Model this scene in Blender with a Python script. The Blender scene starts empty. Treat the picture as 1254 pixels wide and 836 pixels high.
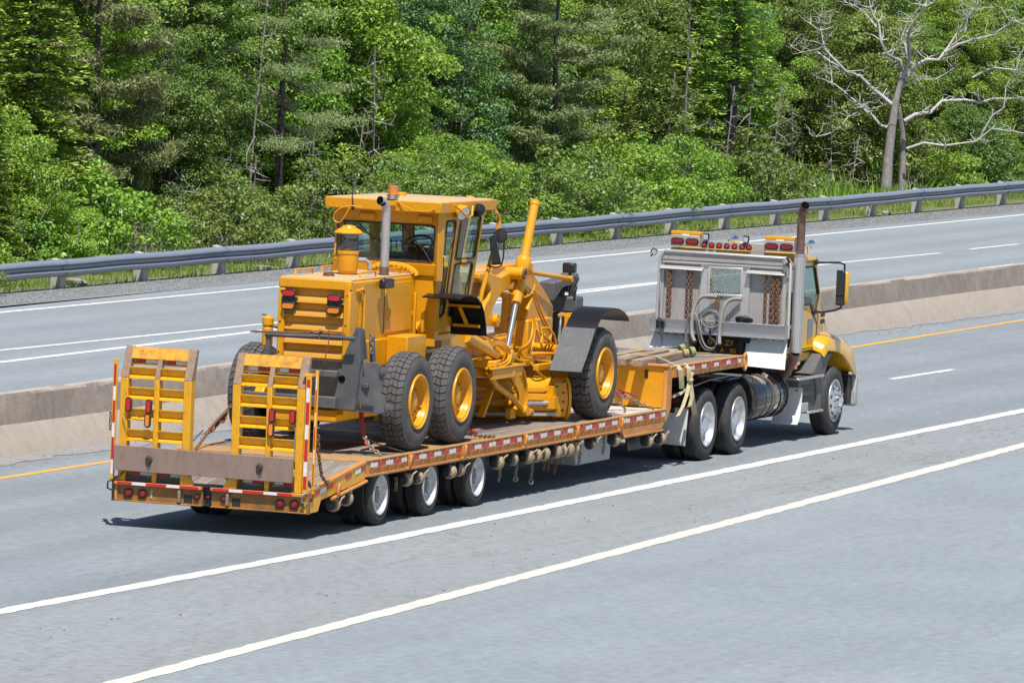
import bpy, bmesh, math, random
import numpy as np
from mathutils import Vector, Matrix
R_ = math.radians
rng = np.random.default_rng(7)
random.seed(7)
scene = bpy.context.scene
C = scene.collection

# ------------------------------------------------------------------ camera
cam_d = bpy.data.cameras.new('camera')
cam = bpy.data.objects.new('camera', cam_d); C.objects.link(cam)
FPX, YAW, PIT, ROL = 8566.5, 0.336934, 0.0621518, 0.0415727
cam_loc = Vector((-80.0199, -30.5891, 7.88178))
F_ = Vector((math.cos(YAW)*math.cos(PIT), math.sin(YAW)*math.cos(PIT), -math.sin(PIT)))
Rt = F_.cross(Vector((0, 0, 1))).normalized(); Up = Rt.cross(F_)
R2 = Rt*math.cos(ROL)+Up*math.sin(ROL); U2 = -Rt*math.sin(ROL)+Up*math.cos(ROL)
M = Matrix((R2, U2, -F_)).transposed().to_4x4(); M.translation = cam_loc
cam.matrix_world = M
cam_d.sensor_width = 36.0; cam_d.lens = FPX/1254*36.0
cam_d.clip_start = 0.5; cam_d.clip_end = 6000
scene.camera = cam

# ------------------------------------------------------------------ light
SUN = Vector((-0.44, -0.22, 1.0)).normalized()
elev = math.asin(SUN.z); azim = math.atan2(SUN.x, SUN.y)
w = bpy.data.worlds.new("World"); scene.world = w; w.use_nodes = True
nt = w.node_tree; bg = nt.nodes['Background']
sky = nt.nodes.new('ShaderNodeTexSky'); sky.sky_type = 'NISHITA'; sky.sun_disc = False
sky.sun_elevation = elev; sky.sun_rotation = azim; sky.air_density = 1.0; sky.dust_density = 0.6
nt.links.new(sky.outputs[0], bg.inputs[0]); bg.inputs[1].default_value = 0.088
sd = bpy.data.lights.new('sun', 'SUN'); sd.energy = 5.0; sd.angle = R_(0.53); sd.color = (1.0, 0.955, 0.89)
so = bpy.data.objects.new('sun', sd); C.objects.link(so); so.location = (0, -20, 60)
so.rotation_euler = SUN.to_track_quat('Z', 'Y').to_euler()
vs = scene.view_settings
vs.view_transform = 'Standard'; vs.look = 'None'; vs.gamma = 1.0; vs.exposure = 0.42
scene.render.film_transparent = False

# ------------------------------------------------------------------ materials
MATS = {}
def mat(name, col, rough=0.55, metal=0.0, dirt=None, amt=0.5, dscale=3.0, var=0.10, vscale=25.0, bump=0.0, bscale=80.0,
        coat=0.0, stretch=(1, 1, 1), spec=0.5):
    m = bpy.data.materials.new(name); m.use_nodes = True
    if metal < 0.4: col = tuple(c*.80 for c in col); dirt = tuple(c*.80 for c in dirt) if dirt else None
    t = m.node_tree; n = t.nodes; L = t.links
    b = n['Principled BSDF']; b.inputs['Roughness'].default_value = rough; b.inputs['Metallic'].default_value = metal
    b.inputs['Coat Weight'].default_value = coat; b.inputs['Specular IOR Level'].default_value = spec
    tc = n.new('ShaderNodeTexCoord'); mp = n.new('ShaderNodeMapping'); mp.inputs['Scale'].default_value = stretch
    oi_ = n.new('ShaderNodeObjectInfo'); va_ = n.new('ShaderNodeVectorMath'); L.new(tc.outputs['Object'], va_.inputs[0]); L.new(oi_.outputs['Location'], va_.inputs[1])
    L.new(va_.outputs[0], mp.inputs['Vector'])
    n1 = n.new('ShaderNodeTexNoise'); n1.inputs['Scale'].default_value = vscale; n1.inputs['Detail'].default_value = 6
    L.new(mp.outputs[0], n1.inputs['Vector'])
    r1 = n.new('ShaderNodeMapRange'); r1.inputs['From Min'].default_value = 0.3; r1.inputs['From Max'].default_value = 0.7
    r1.inputs['To Min'].default_value = 1-var; r1.inputs['To Max'].default_value = 1+var
    L.new(n1.outputs['Fac'], r1.inputs['Value'])
    mx = n.new('ShaderNodeMix'); mx.data_type = 'RGBA'; mx.blend_type = 'MULTIPLY'; mx.inputs[0].default_value = 1
    mx.inputs[6].default_value = (*col, 1); L.new(r1.outputs[0], mx.inputs[7])
    out = mx.outputs[2]
    if dirt:
        n2 = n.new('ShaderNodeTexNoise'); n2.inputs['Scale'].default_value = dscale; n2.inputs['Detail'].default_value = 9
        n2.inputs['Roughness'].default_value = 0.68
        L.new(mp.outputs[0], n2.inputs['Vector'])
        r2 = n.new('ShaderNodeMapRange'); r2.inputs['From Min'].default_value = 0.62-0.32*amt; r2.inputs['From Max'].default_value = 0.86-0.3*amt
        r2.inputs['To Max'].default_value = min(1, 0.35+amt*0.7)
        L.new(n2.outputs['Fac'], r2.inputs['Value'])
        m2 = n.new('ShaderNodeMix'); m2.data_type = 'RGBA'; L.new(r2.outputs[0], m2.inputs[0])
        L.new(out, m2.inputs[6]); m2.inputs[7].default_value = (*dirt, 1); out = m2.outputs[2]
        r3 = n.new('ShaderNodeMapRange'); r3.inputs['To Min'].default_value = rough; r3.inputs['To Max'].default_value = max(rough, 0.85)
        L.new(r2.outputs[0], r3.inputs['Value']); L.new(r3.outputs[0], b.inputs['Roughness'])
    L.new(out, b.inputs['Base Color'])
    if bump:
        nb = n.new('ShaderNodeTexNoise'); nb.inputs['Scale'].default_value = bscale; nb.inputs['Detail'].default_value = 4
        L.new(mp.outputs[0], nb.inputs['Vector'])
        bp = n.new('ShaderNodeBump'); bp.inputs['Strength'].default_value = bump; bp.inputs['Distance'].default_value = 0.02
        L.new(nb.outputs['Fac'], bp.inputs['Height']); L.new(bp.outputs[0], b.inputs['Normal'])
    MATS[name] = m
    return m

RUST = (0.17, 0.075, 0.03); DUST = (0.36, 0.28, 0.20)
mat('grader_paint', (0.79, 0.350, 0.008), 0.34, dirt=(0.60, 0.28, 0.03), amt=0.36, dscale=2.6, var=0.07, coat=0.10, spec=0.35)
mat('grader_top_dust', (0.60, 0.40, 0.22), 0.7, dirt=(0.66, 0.34, 0.05), amt=0.35, dscale=3, var=0.08)
mat('grader_grille', (0.50, 0.25, 0.03), 0.6, dirt=(0.36, 0.22, 0.08), amt=0.6, dscale=5, var=0.1)
mat('ramp_paint', (0.84, 0.41, 0.010), 0.40, dirt=(0.33, 0.14, 0.035), amt=0.34, dscale=9, var=0.08, coat=0.1)
mat('ramp_rusty', (0.80, 0.38, 0.03), 0.5, dirt=(0.25, 0.10, 0.035), amt=0.55, dscale=9, var=0.08)
mat('ramp_worn', (0.30, 0.20, 0.14), 0.6, dirt=(0.62, 0.33, 0.04), amt=0.35, dscale=8, var=0.2)
mat('trailer_paint', (0.66, 0.27, 0.06), 0.5, dirt=(0.36, 0.19, 0.08), amt=0.45, dscale=3, var=0.09, bump=0.1, bscale=30)
mat('bumper_paint', (0.40, 0.17, 0.022), 0.55, dirt=(0.13, 0.08, 0.045), amt=0.62, dscale=2.5, var=0.12)
mat('tractor_paint', (0.75, 0.40, 0.012), 0.22, var=0.03, dirt=(0.55, 0.36, 0.12), amt=0.12, coat=0.6)
mat('steel_plate', (0.31, 0.215, 0.175), 0.65, metal=0.1, dirt=(0.225, 0.14, 0.105), amt=0.5, dscale=7, var=0.10, vscale=120, stretch=(1, 1.2, .5))
mat('dark_steel', (0.045, 0.042, 0.04), 0.6, dirt=(0.10, 0.075, 0.055), amt=0.4, var=0.2)
mat('rust_steel', (0.20, 0.10, 0.05), 0.75, metal=0.2, dirt=(0.33, 0.19, 0.10), amt=0.5, dscale=20, var=0.3)
mat('chain_steel', (0.30, 0.24, 0.19), 0.5, metal=0.5, dirt=(0.16, 0.085, 0.045), amt=0.5, dscale=25, var=0.3)
mat('rusty_chain', (0.25, 0.125, 0.06), 0.65, metal=0.2, dirt=(0.13, 0.06, 0.03), amt=0.5, dscale=25, var=0.3)
mat('red_paint', (0.50, 0.03, 0.03), 0.45, dirt=(0.25, 0.12, 0.08), amt=0.3, dscale=15)
mat('tyre_rubber', (0.050, 0.049, 0.049), 0.8, dirt=(0.115, 0.105, 0.098), amt=0.5, dscale=4, var=0.15, spec=0.35)
mat('big_tyre_rubber', (0.098, 0.094, 0.092), 0.82, dirt=(0.17, 0.155, 0.145), amt=0.5, dscale=4, var=0.15, spec=0.3, bump=0.15, bscale=60)
mat('black_rubber', (0.022, 0.022, 0.024), 0.5, dirt=(0.07, 0.065, 0.06), amt=0.3, var=0.15)
mat('grey_rubber', (0.115, 0.117, 0.125), 0.7, dirt=(0.26, 0.255, 0.25), amt=0.34, dscale=3, var=0.12)
mat('black_plastic', (0.018, 0.018, 0.02), 0.32, dirt=(0.06, 0.06, 0.06), amt=0.2)
mat('gun_grey', (0.095, 0.098, 0.108), 0.48, dirt=(0.23, 0.18, 0.14), amt=0.38, dscale=3.5, var=0.1)
mat('grey_plastic', (0.12, 0.12, 0.125), 0.6, dirt=(0.2, 0.18, 0.16), amt=0.3)
mat('silver_wheel', (0.66, 0.66, 0.665), 0.4, metal=0.35, dirt=(0.33, 0.29, 0.26), amt=0.42, dscale=5)
mat('alloy', (0.74, 0.74, 0.75), 0.33, metal=0.9, dirt=(0.24, 0.21, 0.18), amt=0.46, dscale=6, var=0.06)
mat('opening_shade', (0.006, 0.006, 0.006), 1.0, spec=0.0)  # matte black: the dark inside of openings put into the colour
mat('chrome', (0.9, 0.9, 0.92), 0.08, metal=1.0, var=0.02)
mat('hub_grey', (0.26, 0.235, 0.21), 0.7, dirt=(0.14, 0.11, 0.09), amt=0.5, dscale=8)
mat('khaki_web', (0.37, 0.32, 0.15), 0.85, dirt=(0.2, 0.17, 0.09), amt=0.5, dscale=14)
mat('oil_mark', (0.14, 0.105, 0.09), 0.6)
mat('fender_black', (0.012, 0.012, 0.014), 0.42, spec=0.25, dirt=(0.05, 0.05, 0.05), amt=0.12)
mat('rod_steel', (0.50, 0.51, 0.53), 0.30, metal=0.85, dirt=(0.3, 0.29, 0.28), amt=0.25)
mat('rack_alloy', (0.66, 0.64, 0.62), 0.42, metal=0.7, dirt=(0.36, 0.32, 0.28), amt=0.42, dscale=3.5, var=0.08)
mat('rack_grey', (0.50, 0.465, 0.44), 0.5, metal=0.3, dirt=(0.36, 0.31, 0.275), amt=0.4, dscale=3, var=0.1)
mat('tray_grey', (0.42, 0.42, 0.44), 0.42, metal=0.6, dirt=(0.25, 0.22, 0.2), amt=0.35, dscale=3, stretch=(1, 0.4, 2))
mat('white_flap', (0.78, 0.78, 0.76), 0.55, dirt=(0.50, 0.46, 0.40), amt=0.25, dscale=3, var=0.05)
mat('box_grey', (0.46, 0.46, 0.45), 0.5, dirt=(0.25, 0.22, 0.19), amt=0.35, dscale=3)
mat('pipe_guard', (0.55, 0.54, 0.54), 0.35, metal=0.8, dirt=(0.35, 0.30, 0.26), amt=0.3, dscale=6)
mat('burnt_pipe', (0.20, 0.115, 0.085), 0.5, metal=0.6, dirt=(0.30, 0.22, 0.19), amt=0.4, dscale=6)
mat('galv_pipe', (0.40, 0.38, 0.365), 0.5, metal=0.4, dirt=(0.25, 0.19, 0.16), amt=0.3, dscale=5)
mat('tank_black', (0.015, 0.016, 0.02), 0.16, dirt=(0.10, 0.08, 0.065), amt=0.3, dscale=4, coat=0.4)
mat('brass_band', (0.33, 0.20, 0.11), 0.45, metal=0.6, var=0.2)
mat('red_lens', (0.62, 0.012, 0.02), 0.18, coat=0.5, var=0.15, vscale=60)
mat('dark_red_lens', (0.26, 0.014, 0.018), 0.35, var=0.15)
mat('amber_lens', (0.85, 0.25, 0.012), 0.2, coat=0.4, var=0.12, vscale=60)
mat('amber_bar', (0.80, 0.36, 0.01), 0.25, coat=0.4, var=0.2, vscale=40)
mat('lamp_glass', (0.70, 0.70, 0.70), 0.15, metal=0.5, var=0.2)
mat('tape_red', (0.56, 0.022, 0.03), 0.4, dirt=(0.33, 0.14, 0.08), amt=0.14, dscale=12)
mat('tape_white', (0.78, 0.79, 0.80), 0.4, dirt=(0.48, 0.40, 0.33), amt=0.16, dscale=12)
mat('webbing', (0.52, 0.46, 0.27), 0.8, dirt=(0.30, 0.26, 0.13), amt=0.5, dscale=10, bump=0.2, bscale=200)
mat('roll_webbing', (0.43, 0.33, 0.205), 0.85, dirt=(0.22, 0.16, 0.10), amt=0.5, dscale=14)
mat('grey_hose', (0.27, 0.255, 0.24), 0.6, dirt=(0.2, 0.17, 0.14), amt=0.4, dscale=8)
mat('seat_cloth', (0.06, 0.06, 0.065), 0.8)
mat('sign_dark', (0.035, 0.022, 0.016), 0.55)
mat('sign_orange', (0.85, 0.36, 0.03), 0.5, var=0.3, vscale=30)
mat('mirror_glass', (0.05, 0.055, 0.06), 0.05, metal=0.0, coat=1.0)
mat('dome_dark', (0.13, 0.10, 0.085), 0.15, coat=0.6)
mat('axle_grease', (0.028, 0.025, 0.022), 0.6, dirt=(0.08, 0.06, 0.045), amt=0.4)

def mat_glass(name, tint, refl=0.12, rough=0.02):
    m = bpy.data.materials.new(name); m.use_nodes = True; t = m.node_tree; n = t.nodes; L = t.links
    n.remove(n['Principled BSDF'])
    tr = n.new('ShaderNodeBsdfTransparent'); tr.inputs[0].default_value = (*tint, 1)
    gl = n.new('ShaderNodeBsdfGlossy'); gl.inputs['Roughness'].default_value = rough; gl.inputs[0].default_value = (0.9, 0.95, 1, 1)
    fr = n.new('ShaderNodeFresnel'); fr.inputs[0].default_value = 1.45
    ad = n.new('ShaderNodeMath'); ad.operation = 'ADD'; ad.inputs[1].default_value = refl; L.new(fr.outputs[0], ad.inputs[0])
    ge = n.new('ShaderNodeNewGeometry'); iv = n.new('ShaderNodeMath'); iv.operation = 'SUBTRACT'; iv.inputs[0].default_value = 1; L.new(ge.outputs['Backfacing'], iv.inputs[1])
    ml = n.new('ShaderNodeMath'); ml.operation = 'MULTIPLY'; L.new(ad.outputs[0], ml.inputs[0]); L.new(iv.outputs[0], ml.inputs[1])
    mx = n.new('ShaderNodeMixShader'); L.new(ml.outputs[0], mx.inputs[0]); L.new(tr.outputs[0], mx.inputs[1]); L.new(gl.outputs[0], mx.inputs[2])
    L.new(mx.outputs[0], n['Material Output'].inputs[0]); MATS[name] = m
mat_glass('cab_glass', (0.84, 0.93, 0.915), 0.01)
mat_glass('tractor_glass', (0.74, 0.86, 0.84), 0.04)
mat_glass('clear_dome', (0.95, 0.95, 0.95), 0.02)
mat_glass('bowl_glass', (0.42, 0.34, 0.28), 0.10)

def mat_wood(name, c0, c1, seam=0.0):
    m = mat(name, c0, 0.82, dirt=c1, amt=0.5, dscale=5, var=0.28, vscale=14, bump=0.4, bscale=30, stretch=(0.12, 1.6, 1.6))
    t = m.node_tree; n = t.nodes; L = t.links
    oi = n.new('ShaderNodeObjectInfo'); b = n['Principled BSDF']
    src = b.inputs['Base Color'].links[0].from_socket
    r = n.new('ShaderNodeMapRange'); r.inputs['To Min'].default_value = 0.72; r.inputs['To Max'].default_value = 1.22
    L.new(oi.outputs['Random'], r.inputs['Value'])
    mx = n.new('ShaderNodeMix'); mx.data_type = 'RGBA'; mx.blend_type = 'MULTIPLY'; mx.inputs[0].default_value = 1
    L.new(src, mx.inputs[6]); L.new(r.outputs[0], mx.inputs[7]); L.new(mx.outputs[2], b.inputs['Base Color'])
mat_wood('deck_wood', (0.25, 0.205, 0.175), (0.15, 0.12, 0.10))
mat_wood('timber_wood', (0.36, 0.25, 0.165), (0.22, 0.155, 0.11))
mat_wood('pale_timber', (0.42, 0.33, 0.20), (0.27, 0.2, 0.13))
mat('deck_steel', (0.50, 0.275, 0.095), 0.65, dirt=(0.27, 0.18, 0.12), amt=0.55, dscale=4, var=0.15)
mat('deck_white', (0.62, 0.56, 0.50), 0.65, dirt=(0.33, 0.24, 0.17), amt=0.45, dscale=3, var=0.12)

def mat_tread(name, col):
    """diamond tread plate: raised lozenges as bump"""
    m = mat(name, col, 0.42, dirt=(0.45, 0.24, 0.06), amt=0.3, dscale=4, var=0.06)
    t = m.node_tree; n = t.nodes; L = t.links; b = n['Principled BSDF']
    tc = n.new('ShaderNodeTexCoord'); mp = n.new('ShaderNodeMapping')
    mp.inputs['Rotation'].default_value = (R_(45), 0, 0); mp.inputs['Scale'].default_value = (1, 40, 40)
    L.new(tc.outputs['Object'], mp.inputs['Vector'])
    ck = n.new('ShaderNodeTexVoronoi'); ck.inputs['Scale'].default_value = 1.0; ck.inputs['Randomness'].default_value = 0.0
    L.new(mp.outputs[0], ck.inputs['Vector'])
    bp = n.new('ShaderNodeBump'); bp.inputs['Strength'].default_value = 0.35; bp.inputs['Distance'].default_value = 0.01; bp.invert = True
    L.new(ck.outputs['Distance'], bp.inputs['Height']); L.new(bp.outputs[0], b.inputs['Normal'])
mat_tread('tread_plate', (0.80, 0.345, 0.008))
mat_tread('alloy_tread', (0.60, 0.58, 0.56)); MATS['alloy_tread'].node_tree.nodes['Principled BSDF'].inputs['Metallic'].default_value = 0.6

def mat_ground(name, c0, c1, c2, fine=220.0, big=0.25, streak=None, rough=0.85, bump=0.35, spots=None, var=0.16, cracks=0.0, track=0.0, wear=0.0):
    m = bpy.data.materials.new(name); m.use_nodes = True; t = m.node_tree; n = t.nodes; L = t.links
    b = n['Principled BSDF']; b.inputs['Roughness'].default_value = rough
    c0, c1, c2 = [tuple(c*.80 for c in q) for q in (c0, c1, c2)]
    g = n.new('ShaderNodeNewGeometry')
    def noise(s, det=6, st=(1, 1, 1), rg=0.6):
        mp = n.new('ShaderNodeMapping'); mp.inputs['Scale'].default_value = st; L.new(g.outputs['Position'], mp.inputs['Vector'])
        q = n.new('ShaderNodeTexNoise'); q.inputs['Scale'].default_value = s; q.inputs['Detail'].default_value = det; q.inputs['Roughness'].default_value = rg
        L.new(mp.outputs[0], q.inputs['Vector']); return q.outputs['Fac']
    def rng_(s, a, bb, c=0, d=1):
        r = n.new('ShaderNodeMapRange'); r.inputs['From Min'].default_value = a; r.inputs['From Max'].default_value = bb
        r.inputs['To Min'].default_value = c; r.inputs['To Max'].default_value = d; L.new(s, r.inputs['Value']); return r.outputs[0]
    def mix(f, A, B, mode='MIX'):
        x = n.new('ShaderNodeMix'); x.data_type = 'RGBA'; x.blend_type = mode
        if isinstance(f, float): x.inputs[0].default_value = f
        else: L.new(f, x.inputs[0])
        for sock, v in ((x.inputs[6], A), (x.inputs[7], B)):
            if isinstance(v, tuple): sock.default_value = (*v, 1)
            else: L.new(v, sock)
        return x.outputs[2]
    col = mix(rng_(noise(big, 5), 0.35, 0.68), c0, c1)
    if streak: col = mix(rng_(noise(1.0, 8, (0.02, streak, 1), 0.7), 0.42, 0.74, 0, 0.75), col, c2)
    else: col = mix(rng_(noise(big*6, 8), 0.5, 0.75, 0, 0.7), col, c2)
    fn = noise(fine, 3)
    col = mix(1.0, col, rng_(fn, 0.25, 0.75, 1-var, 1+var), 'MULTIPLY')
    col = mix(1.0, col, rng_(noise(fine*0.13, 5), 0.3, 0.7, 1-var*0.6, 1+var*0.6), 'MULTIPLY')
    if spots: col = mix(rng_(noise(14.0, 2), 0.735, 0.76), col, spots)
    col = mix(1.0, col, rng_(noise(4.0, 6), 0.3, 0.7, 0.94, 1.06), 'MULTIPLY')
    if track:
        wv = n.new('ShaderNodeTexWave'); wv.bands_direction = 'Y'; wv.inputs['Scale'].default_value = 0.17; wv.inputs['Distortion'].default_value = 0.5; wv.inputs['Detail Scale'].default_value = 0.1
        L.new(g.outputs['Position'], wv.inputs['Vector']); col = mix(1.0, col, rng_(wv.outputs['Fac'], 0, 1, 0.935, 1.04), 'MULTIPLY')
        col = mix(rng_(noise(1.0, 3, (0.05, 7.0, 1), 0.5), 0.66, 0.75, 0, 0.22), col, (0.12, 0.125, 0.125))
    if wear:
        col = mix(rng_(noise(30.0, 8, (0.5, 1, 1), 0.8), 0.545, 0.66, 0, wear), col, (0.30, 0.30, 0.29))
    if cracks:
        mp = n.new('ShaderNodeMapping'); mp.inputs['Scale'].default_value = (0.09, 0.35, 1); L.new(g.outputs['Position'], mp.inputs['Vector'])
        wq = n.new('ShaderNodeTexNoise'); wq.inputs['Scale'].default_value = 2.2; wq.inputs['Detail'].default_value = 7; L.new(mp.outputs[0], wq.inputs['Vector'])
        ad = n.new('ShaderNodeVectorMath'); ad.operation = 'MULTIPLY_ADD'; ad.inputs[1].default_value = (0.5, 0.5, 0.5)
        L.new(wq.outputs['Color'], ad.inputs[0]); L.new(mp.outputs[0], ad.inputs[2])
        v = n.new('ShaderNodeTexVoronoi'); v.feature = 'DISTANCE_TO_EDGE'; v.inputs['Scale'].default_value = 0.8; L.new(ad.outputs[0], v.inputs['Vector'])
        f = rng_(v.outputs['Distance'], 0.0, 0.006, cracks, 0.0)
        col = mix(f, col, (0.06, 0.06, 0.06))
        ab = n.new('ShaderNodeMath'); ab.operation = 'ABSOLUTE'; sb = n.new('ShaderNodeMath'); sb.operation = 'SUBTRACT'; sb.inputs[1].default_value = 0.5
        L.new(noise(1.0, 7, (0.035, 0.42, 1), 0.62), sb.inputs[0]); L.new(sb.outputs[0], ab.inputs[0])
        mk = n.new('ShaderNodeMath'); mk.operation = 'MULTIPLY'; L.new(rng_(ab.outputs[0], 0.0, 0.0035, 1, 0), mk.inputs[0]); L.new(rng_(noise(0.22, 3), 0.47, 0.56, 0, min(0.6, cracks*3)), mk.inputs[1])
        col = mix(mk.outputs[0], col, (0.07, 0.07, 0.07))
    L.new(col, b.inputs['Base Color'])
    if bump:
        bp = n.new('ShaderNodeBump'); bp.inputs['Strength'].default_value = bump; bp.inputs['Distance'].default_value = 0.01
        L.new(fn, bp.inputs['Height']); L.new(bp.outputs[0], b.inputs['Normal'])
    MATS[name] = m; return m
mat_ground('asphalt', (0.230, 0.260, 0.280), (0.266, 0.298, 0.320), (0.200, 0.220, 0.234), streak=0.9, fine=60, cracks=0.14, var=0.26, track=1.0)
mat_ground('asphalt_far', (0.255, 0.288, 0.308), (0.285, 0.320, 0.342), (0.222, 0.246, 0.262), streak=0.8, fine=40, var=0.15, track=1.0)
mat_ground('asphalt_gore', (0.260, 0.282, 0.296), (0.288, 0.311, 0.325), (0.246, 0.248, 0.244), streak=0.9, fine=60, cracks=0.2, var=0.28)
mat_ground('asphalt_ramp', (0.250, 0.285, 0.308), (0.292, 0.328, 0.354), (0.225, 0.252, 0.270), streak=0.7, fine=60, var=0.24, cracks=0.08)
mat_ground('gravel_fill', (0.21, 0.218, 0.22), (0.255, 0.26, 0.26), (0.17, 0.172, 0.172), fine=30, big=0.6, var=0.35, bump=0.8)
mat_ground('dirt_strip', (0.30, 0.285, 0.27), (0.26, 0.26, 0.255), (0.35, 0.325, 0.30), fine=40, big=0.8, var=0.22)
mat_ground('forest_floor', (0.055, 0.06, 0.025), (0.085, 0.095, 0.035), (0.10, 0.08, 0.045), fine=20, big=0.3, var=0.4, bump=0.8)
mat_ground('verge_soil', (0.14, 0.165, 0.055), (0.18, 0.20, 0.07), (0.22, 0.20, 0.11), fine=20, big=0.5, var=0.35, bump=0.8)
mat_ground('line_white', (0.76, 0.76, 0.745), (0.70, 0.70, 0.68), (0.60, 0.59, 0.56), fine=50, big=0.8, var=0.12, bump=0.1, wear=0.75)
mat_ground('line_cream', (0.70, 0.665, 0.585), (0.64, 0.60, 0.53), (0.52, 0.49, 0.43), fine=40, big=0.8, var=0.14, bump=0.1, wear=0.85)
mat_ground('line_yellow', (0.74, 0.40, 0.06), (0.70, 0.37, 0.05), (0.58, 0.33, 0.08), fine=50, big=0.8, var=0.12, bump=0.1, wear=0.6)
mat_ground('concrete_low', (0.455, 0.395, 0.335), (0.42, 0.355, 0.30), (0.365, 0.305, 0.255), fine=50, big=0.5, var=0.10, spots=(0.36, 0.23, 0.16))
mat_ground('post_concrete', (0.50, 0.48, 0.45), (0.43, 0.41, 0.385), (0.36, 0.34, 0.32), fine=40, big=2, var=0.15)
mat('galv_rail', (0.31, 0.345, 0.42), 0.40, metal=0.3, dirt=(0.21, 0.235, 0.295), amt=0.35, dscale=0.9, var=0.05, stretch=(0.3, 1, 1))
mat('gravel_stone', (0.205, 0.215, 0.218), 0.9, dirt=(0.155, 0.16, 0.16), amt=.5, dscale=.8, var=.2)
mat('stone', (0.30, 0.29, 0.27), 0.85, dirt=(0.2, 0.18, 0.15), amt=0.4, var=0.25, bump=0.6, bscale=10)

# ------------------------------------------------------------------ mesh helpers
def V(p): return np.asarray(p, float)
class MB:
    def __init__(s): s.v = []; s.f = []
    def add(s, vs, fs):
        o = len(s.v); s.v.extend([tuple(map(float, p)) for p in vs]); s.f.extend([tuple(i+o for i in f) for f in fs]); return s
    def box(s, x0, x1, y0, y1, z0, z1):
        return s.add([(x0, y0, z0), (x1, y0, z0), (x1, y1, z0), (x0, y1, z0), (x0, y0, z1), (x1, y0, z1), (x1, y1, z1), (x0, y1, z1)],
                     [(3, 2, 1, 0), (4, 5, 6, 7), (0, 1, 5, 4), (1, 2, 6, 5), (2, 3, 7, 6), (3, 0, 4, 7)])
    def cbox(s, c, d): return s.box(c[0]-d[0]/2, c[0]+d[0]/2, c[1]-d[1]/2, c[1]+d[1]/2, c[2]-d[2]/2, c[2]+d[2]/2)
    def hexa(s, b, t):   # bottom quad, top quad (same winding, ccw seen from above)
        return s.add(list(b)+list(t), [(3, 2, 1, 0), (4, 5, 6, 7), (0, 1, 5, 4), (1, 2, 6, 5), (2, 3, 7, 6), (3, 0, 4, 7)])
    def beam(s, p0, p1, w, h, up=(0, 0, 1)):
        p0, p1 = V(p0), V(p1); d = p1-p0; d /= np.linalg.norm(d); a = np.cross(d, V(up)); a /= np.linalg.norm(a); b = np.cross(a, d)
        q = [(-1, -1), (1, -1), (1, 1), (-1, 1)]
        vs = [p+a*x*w/2+b*y*h/2 for p in (p0, p1) for x, y in q]
        return s.add(vs, [(0, 1, 2, 3), (7, 6, 5, 4), (0, 4, 5, 1), (1, 5, 6, 2), (2, 6, 7, 3), (3, 7, 4, 0)])
    def tube(s, pts, r, n=8, closed=False, caps=True):
        P = [V(p) for p in pts]; m = len(P); rr = r if hasattr(r, '__len__') else [r]*m
        T = []
        for i in range(m):
            a = P[(i-1) % m] if (i > 0 or closed) else P[i]; b = P[(i+1) % m] if (i < m-1 or closed) else P[i]
            t = b-a; T.append(t/(np.linalg.norm(t)+1e-12))
        u = np.cross(T[0], (0, 0, 1.0))
        if np.linalg.norm(u) < 1e-3: u = np.cross(T[0], (0, 1.0, 0))
        u /= np.linalg.norm(u); vs = []
        for i in range(m):
            u = u-T[i]*(u@T[i]); u /= np.linalg.norm(u)+1e-12; w_ = np.cross(T[i], u)
            for k in range(n):
                a = 2*math.pi*k/n; vs.append(P[i]+rr[i]*(math.cos(a)*u+math.sin(a)*w_))
        fs = []
        for i in range(m if closed else m-1):
            j = (i+1) % m
            for k in range(n): fs.append((i*n+k, i*n+(k+1) % n, j*n+(k+1) % n, j*n+k))
        if caps and not closed: fs.append(tuple(range(n))[::-1]); fs.append(tuple((m-1)*n+k for k in range(n)))
        return s.add(vs, fs)
    def cyl(s, p0, p1, r0, r1=None, n=16): return s.tube([p0, p1], [r0, r0 if r1 is None else r1], n)
    def lathe(s, prof, o=(0, 0, 0), axis=(0, 1, 0), n=32, closed=False):
        o = V(o); ax = V(axis); ax /= np.linalg.norm(ax)
        u = np.cross(ax, (1.0, 0, 0)) if abs(ax[0]) < 0.9 else np.cross(ax, (0, 1.0, 0)); u /= np.linalg.norm(u); w_ = np.cross(ax, u)
        vs = [o+ax*h+r*(math.cos(2*math.pi*k/n)*u+math.sin(2*math.pi*k/n)*w_) for r, h in prof for k in range(n)]
        fs = []; m = len(prof)
        for i in range(m if closed else m-1):
            j = (i+1) % m
            for k in range(n): fs.append((i*n+k, i*n+(k+1) % n, j*n+(k+1) % n, j*n+k))
        return s.add(vs, fs)
    def prism(s, poly, d0, d1, plane='xz'):
        mk = {'xz': lambda a, b, d: (a, d, b), 'yz': lambda a, b, d: (d, a, b), 'xy': lambda a, b, d: (a, b, d)}[plane]
        n = len(poly); vs = [mk(a, b, d0) for a, b in poly]+[mk(a, b, d1) for a, b in poly]
        fs = [tuple(range(n))[::-1], tuple(range(n, 2*n))]+[(i, (i+1) % n, n+(i+1) % n, n+i) for i in range(n)]
        return s.add(vs, fs)
    def strip(s, path, y0, y1, th, plane='xz'):      # thin curved sheet: path in xz, extruded over y
        P = [V(p) for p in path]; off = []
        for i in range(len(P)):
            t = P[min(i+1, len(P)-1)]-P[max(i-1, 0)]; t /= np.linalg.norm(t); off.append(P[i]+th*V((-t[1], t[0])))
        return s.prism([tuple(p) for p in P]+[tuple(p) for p in off[::-1]], y0, y1, plane) if False else s._strip(P, off, y0, y1, plane)
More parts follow.
